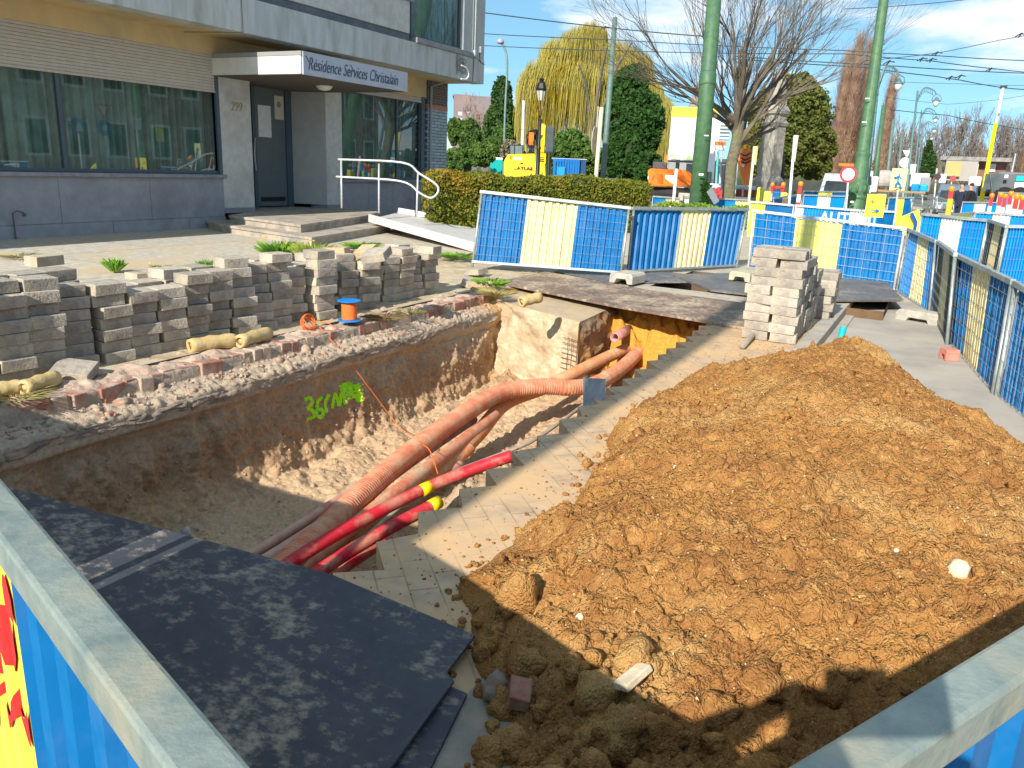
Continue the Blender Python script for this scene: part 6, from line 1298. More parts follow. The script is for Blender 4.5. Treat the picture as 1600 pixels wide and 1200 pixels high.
mb = MB(); bpx(mb, 1012, 275, 1013.5, 280, d, .1, -.05); mb.build('tail_light', WHITE, ox); mb = MB(); mb.tube([op(1018, 281, -.03), op(1022, 274, -.03)], .03, 4); mb.build('red_reflector', RED, ox)
mb = MB(); q = [(1160, 211), (1166, 216), (1171, 230), (1175, 246), (1173, 270), (1168, 296), (1163, 290), (1157, 268), (1154, 250), (1158, 232)]; nq = len(q); d2_ = 31
mb.add([PT(x, y, d2_) for x, y in q] + [PT(x, y, d2_) + f_2 * .5 for x, y in q], [tuple(range(nq))[::-1], tuple(range(nq, 2 * nq))] + [(i, (i + 1) % nq, nq + (i + 1) % nq, nq + i) for i in range(nq)])
bo = thing('excavator_boom', PT(1166, 300, d2_), 'upright orange excavator boom between the bare tree trunk and the stone pillar', 'excavator boom'); mb.build('dipper_arm', ORANGE, bo, bevel=.03)
mb = MB(); [mb.tube(smooth_path([PT(1158, y, 30.9), PT(1164, y + 3, 30.8), PT(1173, y - 1, 30.9)], 4), .03, 5) for y in (240, 247, 252)]; mb.build('hoses', BLACK, bo); mb = MB(); bpx(mb, 1162, 224, 1166, 232, 30.95, .02); mb.build('yellow_plate', SIGNY, bo); mb = MB(); bpx(mb, 1159, 256, 1163, 261, 30.95, .02); mb.build('white_mark', WHITE, bo)
mb = MB(); c = PT(1128, 232, 32); bpx(mb, 1117, 221, 1134, 227, 32, .8); mb.build('orange_cab_top', ORANGE, label='orange machine roof behind the trunk of the bare tree', cat='machine roof', bevel=.03)
mb = MB(); bpx(mb, 1115, 227.3, 1133, 234, 32, .7, .05); mb.build('white_machine_panel', WHITE, label='white machine panel right under the orange roof', cat='machine panel')
# tall tubes and drilling gear behind the tree
for i, (x0, x1, m, lab) in enumerate(((1113, 1116.5, GREYGP, 'grey standing tube left of the bare tree trunk'), (1119, 1122, M('teal_tube', (.1, .5, .5), rough=.5), 'teal standing tube left of the bare tree trunk'), (1125, 1127.5, STEELW, 'pale standing tube nearest the bare tree trunk'), (1150, 1153, STEELW, 'pale tube just right of the bare tree trunk'))):
    mb = MB(); mb.tube([base_at(x0, 305, 34), PT(x1, 236, 34)], .05, 8); mb.build('standing_tube', m, label=lab, cat='tube', group='tubes standing around the bare tree')
mb = MB(); bpx(mb, 1131, 250, 1137, 308, 27, .22); mb.build('green_post', GREENP, label='green cast post directly left of the bare tree trunk', cat='post', bevel=.05)
blobs('red_bags', [tuple(PT(x, y, 29)) for x, y in ((1116, 301), (1122, 299), (1127, 303), (1119, 306), (1126, 308), (1113, 306))], [.16] * 6, M('red_bag', (.4, .05, .06), rough=.8), 2, label='heap of dark red bags left of the bare tree trunk', cat='bags')
for (x0, x1, y0, y1, ss, lab) in ((1108, 1127, 287, 294, 'TREAC', 'white panel with turquoise lettering left of the bare tree'), (1149, 1180, 290, 296.5, 'B & Y', 'white and blue panel right of the bare tree trunk')):
    o = thing('site_board', PT(x0, y1, 30), lab, 'board'); mb = MB(); bpx(mb, x0, y0, x1, y1, 30, .1); mb.build('board', WHITE, o, bevel=.02); r_, f_2 = frame_at(x0, 30); text(ss, .13, M('teal_letters', (.0, .4, .5), rough=.5), PT(x0 + 1.5, y1 - 1.5, 29.95), (math.pi / 2, 0, math.atan2(r_.y, r_.x)), o)
mb = MB(); bpx(mb, 1150, 297, 1183, 308, 29, 1.2); mb.build('rusty_skip', M('rusty_brown', (.13, .05, .035), (.18, .08, .05), sc=3, rough=.95), label='low rusty brown steel bin at the foot of the stone pillar', cat='steel bin', bevel=.03)
mb = MB(); bpx(mb, 1060, 302, 1080, 314, 26, .4); mb.build('concrete_block', CONC, label='pale concrete block left of the big green pole foot', cat='concrete block', bevel=.02)
q = [PT(1104, 300, 23.2), PT(1112, 292, 23.2), PT(1124, 314, 22.8), PT(1116, 320, 22.8)]; mb = MB(); mb.add(q + [p + frame_at(1110, 23)[1] * .25 for p in q], [(3, 2, 1, 0), (4, 5, 6, 7), (0, 1, 5, 4), (1, 2, 6, 5), (2, 3, 7, 6), (3, 0, 4, 7)]); mb.build('slanted_trunking', M('slate_trunking', (.16, .18, .2), rough=.6), label='slanted grey trunking at the foot of the big green pole', cat='trunking')
# ---- billboard
d = 42; bb = thing('billboard', base_at(1085, 300, d), 'tall white billboard with a yellow top band behind the big green pole', 'billboard'); mb = MB(); bpx(mb, 1047, 186, 1122, 250, d, .25); mb.build('panel', M('billboard_white', (.8, .82, .85), rough=.4), bb); mb = MB(); bpx(mb, 1050, 168, 1122, 185.6, d, .25); mb.build('yellow_band', SIGNY, bb); mb = MB(); bpx(mb, 1054, 251, 1060, 300, d, .2); bpx(mb, 1112, 251, 1117, 300, d, .2); mb.build('legs', DARK, bb)
mb = MB(); bpx(mb, 1047, 242, 1122, 250, d, .02, -.03); mb.build('picture_strip', M('picture_green', (.3, .4, .2), (.7, .7, .65), sc=1.6, rough=.5), bb); mb = MB(); bpx(mb, 1052, 186, 1056, 189, d, .02, -.03); mb.build('blue_mark', SIGNB, bb)
d = 46; hs_ = thing('glass_pavilion', base_at(1130, 270, d), 'pale roofed pavilion behind the billboard and the bare tree', 'building'); mb = MB(); bpx(mb, 1044, 252, 1140, 300, d, 6); mb.build('wall', M('pavilion_wall', (.3, .32, .33), rough=.6), hs_); mb = MB(); bpx(mb, 1040, 247, 1142, 252, d, 7, -.4); mb.build('roof', M('pavilion_roof', (.62, .6, .58), rough=.6), hs_); mb = MB(); bpx(mb, 1118, 190, 1140, 217, d, .4, 1); [bpx(mb, 1118, 193 + j * 5, 1140, 194.5 + j * 5, d, .1, .8) for j in range(5)]; mb.build('louvre_tower', M('louvre_grey', (.5, .56, .58), rough=.5), hs_)
# church spire and lattice mast far behind
mb = MB(); c = PT(1091, 175, 140); mb.lathe((c.x, c.y, 2), [(2.6, 0), (2.4, 8), (1.9, PT(1091, 168, 140).z - 2), (.9, PT(1091, 140, 140).z - 2), (.05, PT(1091, 118, 140).z - 2)], 8); mb.build('church_spire', M('slate_spire', (.22, .21, .2), (.28, .27, .25), sc=.8, rough=.9), label='distant grey church spire seen beside the big green pole', cat='spire')
# ---- stone pillar
d = 34; pb = base_at(1197, 305, d); STN = M('grey_stone', (.33, .31, .27), (.24, .23, .2), sc=2.5, rough=.9, bump=.3, bsc=20, c3=(.45, .41, .34), sc3=1.1)
pil = thing('stone_pillar', pb, 'old hexagonal stone pillar with a moulded cap and tapering top', 'stone pillar'); ptop = PT(1197, 115, d); pax = lambda y: PT(1197, y, d).z - pb.z; k = mpp(d)
lean = (ptop - pb); mb = MB(); mb.lathe(pb, [(.72, 0), (.72, pax(283)), (.5, pax(275)), (.47, pax(202)), (.44, pax(199))], 6); mb.build('shaft', STN, pil)
mb = MB(); mb.lathe(pb, [(.5, pax(198.8)), (.56, pax(194)), (.46, pax(190)), (.42, pax(183)), (.55, pax(180)), (.58, pax(176)), (.42, pax(168))], 6); mb.build('cap', STN, pil)
mb = MB(); mb.lathe(pb, [(.40, pax(167.8)), (.3, pax(145)), (.2, pax(128)), (.08, pax(118))], 6); mb.build('finial', STN, pil)
mb = MB(); bpx(mb, 1194, 229, 1207, 254, d, .03, -.55); mb.build('poster', M('poster_white', (.62, .64, .6), rough=.6), pil); r_, f_2 = frame_at(1200, d); text('jeu', .2, BLACK, PT(1197, 247, d) - f_2 * .57, (math.pi / 2, 0, math.atan2(r_.y, r_.x)), pil); mb = MB(); bpx(mb, 1196, 229, 1207, 232, d, .02, -.56); mb.build('poster_top', M('poster_blue', (.08, .1, .3), rough=.6), pil); mb = MB(); bpx(mb, 1194, 262, 1200, 269, d, .03, -.55); mb.build('poster', M('poster_teal', (.1, .25, .22), rough=.6), pil); mb = MB(); bpx(mb, 1194.5, 270, 1198, 276, d, .03, -.55); mb.build('poster', WHITE, pil)
mb = MB(); mb.tube([base_at(1219, 305, 35), PT(1213, 170, 35)], .32, 10); mb.build('dead_tree', BARKD, label='dark tree trunk standing right behind the stone pillar', cat='tree', smooth=True)
# ---- signs on posts
def sign(px, yt, yb, xb, d, label, faces, r=.03, cat='road sign', postmat=STEELW, name='road_sign', group=None):
    b = base_at(xb, yb, d); o = thing(name, b, label, cat, group); mb = MB(); mb.tube([b, PT(px, yt, d)], r, 8); mb.build('post', postmat, o, smooth=True)
    for f in faces: f(o)
    return o
def plate_px(nm, x0, y0, x1, y1, d, mat, rad=.05):
    def f(o): mb = MB(); bpx(mb, x0, y0, x1, y1, d, .012, -.05); mb.build(nm, mat, o, bevel=.004)
    return f
def disc_px(nm, x, y, r, d, mat, off=-.05, n=28):
    def f(o):
        rr, ff = frame_at(x, d); c = PT(x, y, d) + ff * off; R_ = r * mpp(d); mb = MB(); vs = [c + rr * R_ * math.cos(a) + V(0, 0, R_ * math.sin(a)) for a in np.linspace(0, 2 * math.pi, n, endpoint=False)]
        mb.add(vs + [v + ff * .012 for v in vs], [tuple(range(n))[::-1], tuple(range(n, 2 * n))] + [(i, (i + 1) % n, n + (i + 1) % n, n + i) for i in range(n)]); mb.build(nm, mat, o)
    return f
def lines_px(nm, lines, d, mat, r=.012, off=-.075):
    def f(o):
        mb = MB()
        for ln in lines:
            rr, ff = frame_at(ln[0][0], d); mb.tube([PT(x, y, d) + ff * off for x, y in ln], r, 5)
        mb.build(nm, mat, o)
    return f
walker = [[(1405.5, 272), (1404, 277), (1403, 284), (1399, 290)], [(1403, 284), (1407, 289), (1406, 292)], [(1404, 275), (1400, 278), (1398, 276)], [(1405, 275), (1408, 280), (1411, 277)]]
d = 19.5; sign(1403, 298, 372, 1395, d, 'pale yellow pedestrian diversion sign with a blue walking figure and arrow', [plate_px('sign_plate', 1393, 264, 1415, 297, d, SIGNPY), lines_px('walking_figure', walker, d, SIGNB, .022), disc_px('figure_head', 1406, 270.5, 1.6, d, SIGNB, -.075, 12), lines_px('arrow', [[(1397, 292.5), (1409, 293)], [(1406, 291), (1409.3, 293), (1406, 295)]], d, SIGNB, .012)], r=.025)
d = 17.5; sign(1367, 338, 380, 1363, d, 'bright yellow bicycle diversion sign with an arrow pointing right', [plate_px('sign_plate', 1354, 304, 1381, 339, d, SIGNY), lines_px('arrow', [[(1360, 329), (1373, 329.3)], [(1369, 326.5), (1373.5, 329.3), (1369, 332)]], d, SIGNB, .013),
    lines_px('bicycle_emblem', [[(1361.5 + 3 * math.cos(a), 315.5 + 3 * math.sin(a)) for a in np.linspace(0, 6.3, 12)], [(1372.5 + 3 * math.cos(a), 315.5 + 3 * math.sin(a)) for a in np.linspace(0, 6.3, 12)], [(1361.5, 315.5), (1365, 311.5), (1370, 311.5), (1367, 315.5), (1361.5, 315.5)], [(1367, 315.5), (1364.5, 310)], [(1372.5, 315.5), (1369.5, 309.5), (1371, 309)]], d, M('emblem_brown', (.25, .2, .05), rough=.6), .006)], r=.022)
d = 21; sign(1327, 262, 350, 1322, d, 'round no entry for vehicles sign, white with a red ring, half behind the ornate pole', [disc_px('red_ring', 1325.5, 272.5, 12.4, d, M('sign_red', (.7, .03, .05), rough=.4), -.05), disc_px('white_disc', 1325.5, 272.5, 9.2, d, WHITE, -.066)], r=.03)
d = 46; sign(1417, 235, 300, 1414, d, 'group of white sign backs, triangle above disc, beside a square board', [disc_px('round_back', 1414, 254, 7.6, d, WHITE), plate_px('square_back', 1417, 257, 1430, 272, d, WHITE), lambda o: MB().add([PT(1410.5, 235, d), PT(1424, 235, d), PT(1417, 246, d), PT(1410.5, 235, d + .03), PT(1424, 235, d + .03), PT(1417, 246, d + .03)], [(0, 1, 2), (3, 5, 4), (0, 3, 4, 1), (1, 4, 5, 2), (2, 5, 3, 0)]).build('triangle_back', WHITE, o)], r=.05)
d = 20; sign(1242, 212, 380, 1228, d, 'white post with a long narrow sign seen edge on, in front of the round tree', [plate_px('narrow_plate', 1239, 212, 1245, 252, d, M('sign_edge', (.5, .45, .4), rough=.6))], r=.035, postmat=WHITE)
d = 24; sign(1179, 229, 330, 1169, d, 'cream post with a round sign seen from the side, left of the stone pillar', [plate_px('round_sign_side', 1178, 229, 1183, 257, d, M('sign_edge2', (.5, .4, .2), rough=.6))], r=.045, postmat=M('cream_post', (.62, .55, .4)))
d = 24; sign(1057, 264, 312, 1053, d, 'short white post in front of the orange excavator', [], r=.05, postmat=WHITE, cat='post', name='white_post')
d = 38; sign(1464, 263, 312, 1462, d, 'dark round sign seen from its edge left of the grey van', [disc_px('round_sign', 1465, 276, 5, d, M('dark_sign', (.06, .02, .03), rough=.5))], r=.04)
d = 46; sign(1488, 272, 300, 1488, d, 'red round sign back in front of the brown shed', [disc_px('round_sign', 1489, 279, 4.5, d, M('dull_red', (.35, .06, .06), rough=.6))], r=.03)

# ---- farther barriers
def fb(tl, tr, dl, dr, segs, label, h=1.0, mesh=False, **k):
    TL_, TR_ = PT(*tl, dl), PT(*tr, dr); return barrier(TL_ - V(0, 0, h), TR_ - V(0, 0, h), TR_, TL_, segs, label, mesh=mesh, detail=False, nh=10, nv=6, **k)
B3 = [(.34, BLUE), (.32, YEL), (.34, BLUE)]; BW = [(.34, BLUE2), (.32, WHT), (.34, BLUE2)]
fb((1172, 314), (1241, 320), 20, 19.6, [(.35, YEL), (.65, BLUE)], 'white railed barrier with yellow and blue sheet behind the left part of the lemon barrier', railmat=STEELW)
fb((1243, 320), (1345, 328), 19.5, 18.8, [(.12, WHT), (.38, BLUE2), (.36, BLUE2), (.14, WHT)], 'white railed cyan barrier with sprayed lettering left of the ornate pole', railmat=STEELW, mesh=True)
o_ = bpy.context.scene.collection.objects[-1]
r_, f_2 = frame_at(1290, 19); gt = thing('spray_lettering', PT(1283, 344, 19.0), 'white sprayed lettering on the cyan barrier left of the ornate pole', 'graffiti'); text('AUTEM', .42, WHITE, PT(1279, 349, 19.0) - f_2 * .05, (math.pi / 2, 0, math.atan2(-(PT(1243, 320, 19.5) - PT(1345, 328, 18.8)).y, -(PT(1243, 320, 19.5) - PT(1345, 328, 18.8)).x)), gt, sx=.8, off=.004)
fb((1347, 328), (1400, 330), 18.6, 18.6, [(.3, WHT), (.2, BLUE2), (.5, BLUE)], 'white railed barrier ending right of the ornate pole base', railmat=STEELW)
fb((1256, 304), (1322, 306), 27, 27, BW, 'cyan and white barrier behind the lettered one'); fb((1209, 309), (1254, 303), 24, 27, [(.3, BLUE), (.2, CREAM), (.5, BLUE)], 'small angled barrier left of the cyan and white one')
fb((1255, 298), (1326, 299), 33, 33, B3, 'blue and yellow barrier in front of the white van'); fb((1344, 304), (1352, 304), 26, 26, [(1, BLUE)], 'sliver of blue barrier just right of the ornate pole')
fb((1389, 308), (1428, 308), 26, 26, B3, 'blue barrier with yellow middle right of the ornate pole'); fb((1330, 300), (1384, 303), 30, 30, BW, 'blue barrier seen behind the bicycle sign')
fb((1440, 333), (1544, 343), 14.0, 13.2, [(.31, BLUE2), (.33, WHT), (.36, BLUE2)], 'large cyan and white barrier behind the right hand row', mesh=True, h=1.0); fb((1545, 343), (1573, 352), 13.2, 11.8, [(.3, DARK), (.4, CREAM), (.3, DARK)], 'steep angled barrier with dark mesh right of the cyan and white one', mesh=True)
fb((1574, 352), (1680, 354), 11.8, 11.6, [(.6, BLUE2), (.4, WHT)], 'cyan barrier cut by the right picture edge', mesh=True)
fb((1523, 330), (1640, 338), 20, 19, [(.25, BLUE2), (.25, WHT), (.5, BLUE2)], 'barrier with white middle and red scribble further right'); fb((1450, 338), (1522, 331), 18, 20, [(.6, BLUE), (.4, YEL)], 'barrier with a yellow end joining the red scribbled one')
fb((1504, 315), (1562, 316), 27, 27, BW, 'blue and white barrier in front of the dark walking person')
fb((1020, 306), (1062, 309), 25, 25, [(.5, BLUE2), (.5, CREAM)], 'cyan and cream barrier end behind the low hedge'); fb((1068, 307), (1172, 312), 25, 25, [(.2, WHT), (.6, BLUE2), (.2, CREAM)], 'cyan barrier behind the low hedge right of the big green pole'); fb((943, 278), (985, 280), 34, 34, [(.4, BLUE2), (.6, YEL)], 'blue and yellow barrier peeping over the clipped hedge')
fb((1560, 300), (1625, 302), 30, 30, BW, 'blue and white barrier behind the row of warning lamps')
for i, (x0, x1, y0, y1, d, m) in enumerate(((1182, 1192, 293, 314, 26, YEL), (1193, 1204, 299, 314, 25, YEL), (1206, 1219, 299, 306, 26, BLUE), (1219, 1230, 301, 307, 26, YEL))):
    mb = MB(); bpx(mb, x0, y0, x1, y1 + 8, d, .3); mb.build('plastic_barrier', m, label=['tall yellow plastic barrier nearest the stone pillar', 'yellow plastic barrier right of the tall one', 'blue plastic barrier between the two yellow ones', 'rightmost low yellow plastic barrier'][i], cat='plastic barrier', group='yellow and blue plastic barriers', bevel=.05)
# chevron board leaning behind the barriers
q = [PT(1405, 340, 16), PT(1436, 327, 16), PT(1440, 352, 15.8), PT(1425, 372, 15.8), PT(1408, 365, 15.9)]; cb = thing('chevron_board', q[3], 'tilted yellow board with a dark blue chevron behind the lemon barrier', 'chevron board'); ff = frame_at(1420, 16)[1] * .04
mb = MB(); mb.add(q + [p + ff for p in q], [tuple(range(5))[::-1], tuple(range(5, 10))] + [(i, (i + 1) % 5, 5 + (i + 1) % 5, 5 + i) for i in range(5)]); mb.build('board', SIGNY, cb); q = [PT(1421, 334, 15.9), PT(1427, 331.5, 15.9), PT(1434, 347, 15.8), PT(1430, 365, 15.7), PT(1425, 366, 15.7), PT(1428, 348, 15.8)]; mb = MB(); mb.add([p - ff * .5 for p in q] + q, [tuple(range(6))[::-1]] + [(i, (i + 1) % 6, 6 + (i + 1) % 6, 6 + i) for i in range(6)]); mb.build('chevron', M('chevron_blue', (.01, .06, .25), rough=.5), cb)
mb = MB(); bpx(mb, 1479, 311, 1487, 337, 17.5, .3); mb.build('orange_board', M('orange_board_m', (.8, .42, .02), rough=.5), label='narrow orange yellow board standing in the roadway behind the barriers', cat='board', bevel=.02)
for i, (x0, y0, x1, y1) in enumerate(((1424, 312, 1452, 332), (1441, 305, 1472, 325), (1464, 308, 1490, 330))):
    t_2 = barrier(PT(x0, y1, 19), PT(x1, y1 + 3, 20), PT(x1, y0 + 8, 20), PT(x0, y0, 19), [], ['leaning bare steel frame behind the chevron board', 'second bare steel frame leaning behind the chevron board', 'bare steel frame next to the narrow orange board'][i], mesh=False, detail=False, sheet=False, group='bare steel frames', name='steel_frame', feet=False)
# ---- warning beacons
BEO = M('beacon_amber', (.9, .28, .02), rough=.25); 
bc_spots = [(1207, 289, 26, 7), (1224, 289, 26, 8), (1251, 288, 24, 9), (1487, 296, 26, 10), (1550, 306, 22, 8), (1564, 305, 22, 9), (1571, 307, 21, 8), (1580, 303, 22, 9), (1589, 308, 20, 11), (1598, 310, 20, 10)]
for i, (x, y, d, s) in enumerate(bc_spots):
    k = mpp(d) * s; c = PT(x, y, d); b = V(c.x, c.y, -.14); o = thing('warning_beacon', b, f'{["orange topped red white beacon nearest the stone pillar", "orange topped beacon second right of the stone pillar", "single striped beacon in front of the dark bushes", "orange topped beacon in front of the grey van", "leftmost orange lamp of the right hand cluster", "second orange lamp of the right hand cluster", "low third lamp of the right hand cluster", "fourth, higher orange lamp of the right hand cluster", "large orange lamp near the right edge", "outermost orange lamp at the right picture edge"][i]}', 'warning beacon', 'red and white warning beacons')
    mb = MB(); mb.lathe(c, [(.25 * k, -.4 * k), (.42 * k, -.2 * k), (.45 * k, .2 * k), (.3 * k, .45 * k), (.02, .5 * k)], 10); mb.build('lamp', BEO, o, smooth=True); h_ = c.z - .4 * k + .14
    for j in range(6):
        mb = MB(); z0, z1 = -.14 + h_ * j / 6, -.14 + h_ * (j + 1) / 6; mb.b2((c.x - .32 * k, c.y - .03, z0), (c.x + .32 * k, c.y + .03, z1 - .002)); mb.build('stripe', RED if j % 2 else WHITE, o)
mb = MB(); bpx(mb, 1206, 291, 1226, 294, 26, .05); mb.build('striped_bar', RED, label='red and white bar between the two beacons by the pillar', cat='bar')
# ---- vehicles
def vehicle(name, px, yb, d, w_, h_, len_, label, body, cat, kind='van', face=1, yaw=0):
    b = base_at(px, yb, d); b.z = -.14; r_, f_2 = frame_at(px, d); rz = math.atan2(r_.y, r_.x) + yaw; M_ = Matrix.Rotation(rz, 3, 'Z'); o = thing(name, b, label, cat)
    def P_(x, y, z): return b + M_ @ Vector((x, y, z))
    prof = [(0, .35), (0, .85 * h_ * .6), (.25, h_ * .52), (len_ * .2, h_ * .58), (len_ * .36, h_ * .96), (len_ * .42, h_), (len_ * .98, h_ * .98), (len_, h_ * .9), (len_, .35)]
    mb = MB(); n = len(prof); vs = []
    for s, ins in ((-1, .0), (1, .0)):
        for y, z in prof: vs.append(P_(s * (w_ / 2 - (.1 if z > h_ * .7 else 0)), y, z))
    mb.add(vs, [tuple(range(n)), tuple(range(n, 2 * n))[::-1]] + [(i, n + i, n + (i + 1) % n, (i + 1) % n) for i in range(n)]); mb.build('body', body, o, bevel=.05)
    mb = MB(); a, c = prof[3], prof[4]; q = [P_(-w_ * .42, a[0] - .02, a[1] + .03), P_(w_ * .42, a[0] - .02, a[1] + .03), P_(w_ * .38, c[0] - .03, c[1] - .05), P_(-w_ * .38, c[0] - .03, c[1] - .05)]; mb.add(q, [(0, 1, 2, 3)]); mb.build('windscreen', CARGL, o)
    for s in (-1, 1):
        mb = MB(); mb.box(P_(s * w_ * .38, -.02, h_ * .38), (.22, .06, .16), rz=rz); mb.build('headlight', M('headlight_glass', (.6, .62, .65), rough=.2), o)
        mb = MB(); mb.add([P_(s * (w_ / 2 - .02 + .012), len_ * .4, h_ * .62), P_(s * (w_ / 2 - .02 + .012), len_ * .56, h_ * .62), P_(s * (w_ / 2 - .08), len_ * .56, h_ * .88), P_(s * (w_ / 2 - .08), len_ * .44, h_ * .88)], [(0, 1, 2, 3)]); mb.build('side_window', CARGL, o)
        for yy_ in (len_ * .18, len_ * .8):
            mb = MB(); mb.tube([P_(s * (w_ / 2 - .2), yy_, .33), P_(s * (w_ / 2 + .01), yy_, .33)], .33, 16); wh = mb.build('wheel', TYRE, o)
    mb = MB(); mb.box(P_(0, -.03, .45), (w_ * .96, .1, .2), rz=rz); mb.build('bumper', DARK, o); mb = MB(); mb.box(P_(0, -.03, h_ * .36), (w_ * .4, .04, .14), rz=rz); mb.build('grille', DARK, o); mb = MB(); mb.box(P_(0, -.09, .47), (.5, .02, .11), rz=rz); mb.build('number_plate', WHITE, o)
    return o
vehicle('van', 1316, 308, 34, 1.95, 1.9, 4.8, 'white van facing the camera left of the ornate green pole', M('van_white', (.72, .73, .75), rough=.3, coat=.3), 'van')
vehicle('car', 1494, 312, 36, 1.75, 1.65, 4.2, 'grey blue car facing the camera in front of the brown shed', M('car_greyblue', (.12, .17, .22), rough=.3, coat=.3), 'car')
vehicle('van', 1340, 285, 52, 2.1, 2.3, 5.0, 'second white van further back with an orange strip on its roof', M('van_white', (.72, .73, .75)), 'van')
mb = MB(); bpx(mb, 1312, 256, 1352, 260, 50.5, .3); mb.build('orange_light_bar', ORANGE, label='long orange and white light bar over the farther van', cat='light bar')
d = 33; tk = thing('truck', base_at(1585, 312, d), 'dark grey truck with a turquoise and white box at the right edge', 'truck'); mb = MB(); bpx(mb, 1560, 270, 1640, 305, d, 3.0); mb.build('body', M('truck_dark', (.09, .1, .115), (.12, .13, .14), sc=2, rough=.5), tk, bevel=.08)
mb = MB(); bpx(mb, 1589, 275, 1600, 283, d, .1, -.12); mb.build('turquoise_sign', M('turq', (.0, .5, .5), rough=.5), tk); mb = MB(); bpx(mb, 1586, 285, 1600, 297, d, .15, -.16); mb.build('white_panel', WHITE, tk); mb = MB(); bpx(mb, 1570, 273, 1575, 278, d, .02, -.03); mb.build('label_plate', WHITE, tk)
for x in (1568, 1592):
    c = PT(x, 308, d); mb = MB(); rr, ff = frame_at(x, d); mb.tube([c - ff * .1, c + ff * .25], .42, 16); mb.build('wheel', TYRE, tk)
mb = MB(); mb.tube([PT(1552, 312, 31), PT(1547, 272, 31)], .02, 6); bpx(mb, 1545, 272, 1562, 296, 31, .2); bpx(mb, 1538, 272, 1546, 298, 31.2, .15); mb.build('bus_shelter', M('shelter_dark', (.05, .07, .075), (.09, .12, .12), sc=2, rough=.4), label='dark glazed shelter frame between the mast and the truck', cat='shelter')
# ---- brown shed
d = 52; sh_ = thing('shed', base_at(1522, 290, d), 'low shed with tan boarded front and flat grey roof', 'shed'); mb = MB(); bpx(mb, 1479, 252, 1523, 282, d, 4, .1); mb.build('wall', M('shed_grey', (.35, .33, .3), rough=.9), sh_); mb = MB(); bpx(mb, 1524, 252, 1568, 282, d, 4, .15); mb.build('brown_wall', M('shed_brown', (.2, .1, .08), (.24, .13, .1), sc=2, rough=.9), sh_)
for x0, x1 in ((1480, 1500), (1500.6, 1521)): mb = MB(); bpx(mb, x0, 253, x1, 275, d, .08); mb.build('tan_board', M('tan_board_m', (.58, .38, .14), (.54, .36, .14), sc=1, rough=.8), sh_)
mb = MB(); bpx(mb, 1476, 245.5, 1573, 251.6, d, 5, -.4); mb.build('roof', M('shed_roof', (.3, .29, .27), (.2, .19, .18), sc=3, rough=.9), sh_)
for x in (1524, 1562): mb = MB(); bpx(mb, x, 252, x + 4, 275, d, .1); mb.build('pale_post', M('pale_post_m', (.6, .55, .42), rough=.8), sh_)
mb = MB(); bpx(mb, 1547, 256, 1555, 268, d, .05, -.05); mb.build('notice', WHITE, sh_)
# containers, boards and cabins behind the signs
for i, (x0, y0, x1, y1, d, m, lab, cat) in enumerate(((1369, 266, 1394, 292, 46, M('round_tank_m', (.42, .4, .36), (.3, .28, .26), sc=2, rough=.8), 'mottled grey rounded tank behind the pedestrian sign', 'tank'), (1424, 271, 1450, 292, 42, WHITE, 'white site cabin behind the pedestrian sign', 'site cabin'), (1438, 277, 1453, 300, 34, M('grey_arch', (.25, .26, .28), rough=.6), 'grey rounded cabinet with a white disc', 'cabinet'),
    (1468, 272, 1478, 286, 50, WHITE, 'small white board left of the shed', 'board'), (1424, 287, 1436, 299, 30, BLUE2, 'small cyan crate in front of the site cabin', 'crate'), (1437, 288, 1449, 300, 30, M('cyan_crate', (.0, .33, .7), rough=.5), 'second cyan crate right of the small one', 'crate'), (1362, 276, 1371, 300, 36, WHITE, 'white upright panel behind the bicycle sign', 'panel'), (1515, 276, 1532, 290, 44, WHITE, 'white striped panel in front of the shed wall', 'panel'))):
    mb = MB(); bpx(mb, x0, y0, x1, y1, d, .8 if cat != 'panel' else .1); mb.build(cat.replace(' ', '_'), m, label=lab, cat=cat, bevel=.25 if cat in ('tank',) else .06)
mb = MB(); bpx(mb, 1375, 298, 1442, 301, 27, .8); mb.build('timber_deck', M('timber', (.34, .22, .12), rough=.9), label='brown timber beam behind the yellow signs', cat='timber beam')
mb = MB(); bpx(mb, 1226, 282, 1300, 299, 46, .1); mb.build('dark_hoarding', M('hoarding', (.035, .045, .045), (.07, .075, .06), sc=1, rough=.9), label='dark hoarding under the round olive tree', cat='hoarding')
# ---- people
SKIN = M('skin', (.5, .3, .22), rough=.6); HAIR = M('dark_hair', (.03, .02, .015), rough=.8)
def skin_mesh(name, verts, edges, radii, mat, parent):
    me = bpy.data.meshes.new(name); me.from_pydata([tuple(Vector(v)) for v in verts], edges, []); o = bpy.data.objects.new(name, me); COL.objects.link(o); m = o.modifiers.new('skin', 'SKIN'); s = o.modifiers.new('sub', 'SUBSURF'); s.levels = s.render_levels = 2
    for i, sv in enumerate(me.skin_vertices[0].data): sv.radius = (radii[i], radii[i] * (1 if isinstance(radii[i], float) else 1)); sv.use_root = (i == 0)
    dg = bpy.context.evaluated_depsgraph_get(); m2 = bpy.data.meshes.new_from_object(o.evaluated_get(dg)); bpy.data.objects.remove(o); m2.name = name; m2.materials.clear(); m2.materials.append(mat); m2.polygons.foreach_set('use_smooth', [True] * len(m2.polygons)); o = bpy.data.objects.new(name, m2); COL.objects.link(o); o.parent = parent; return o
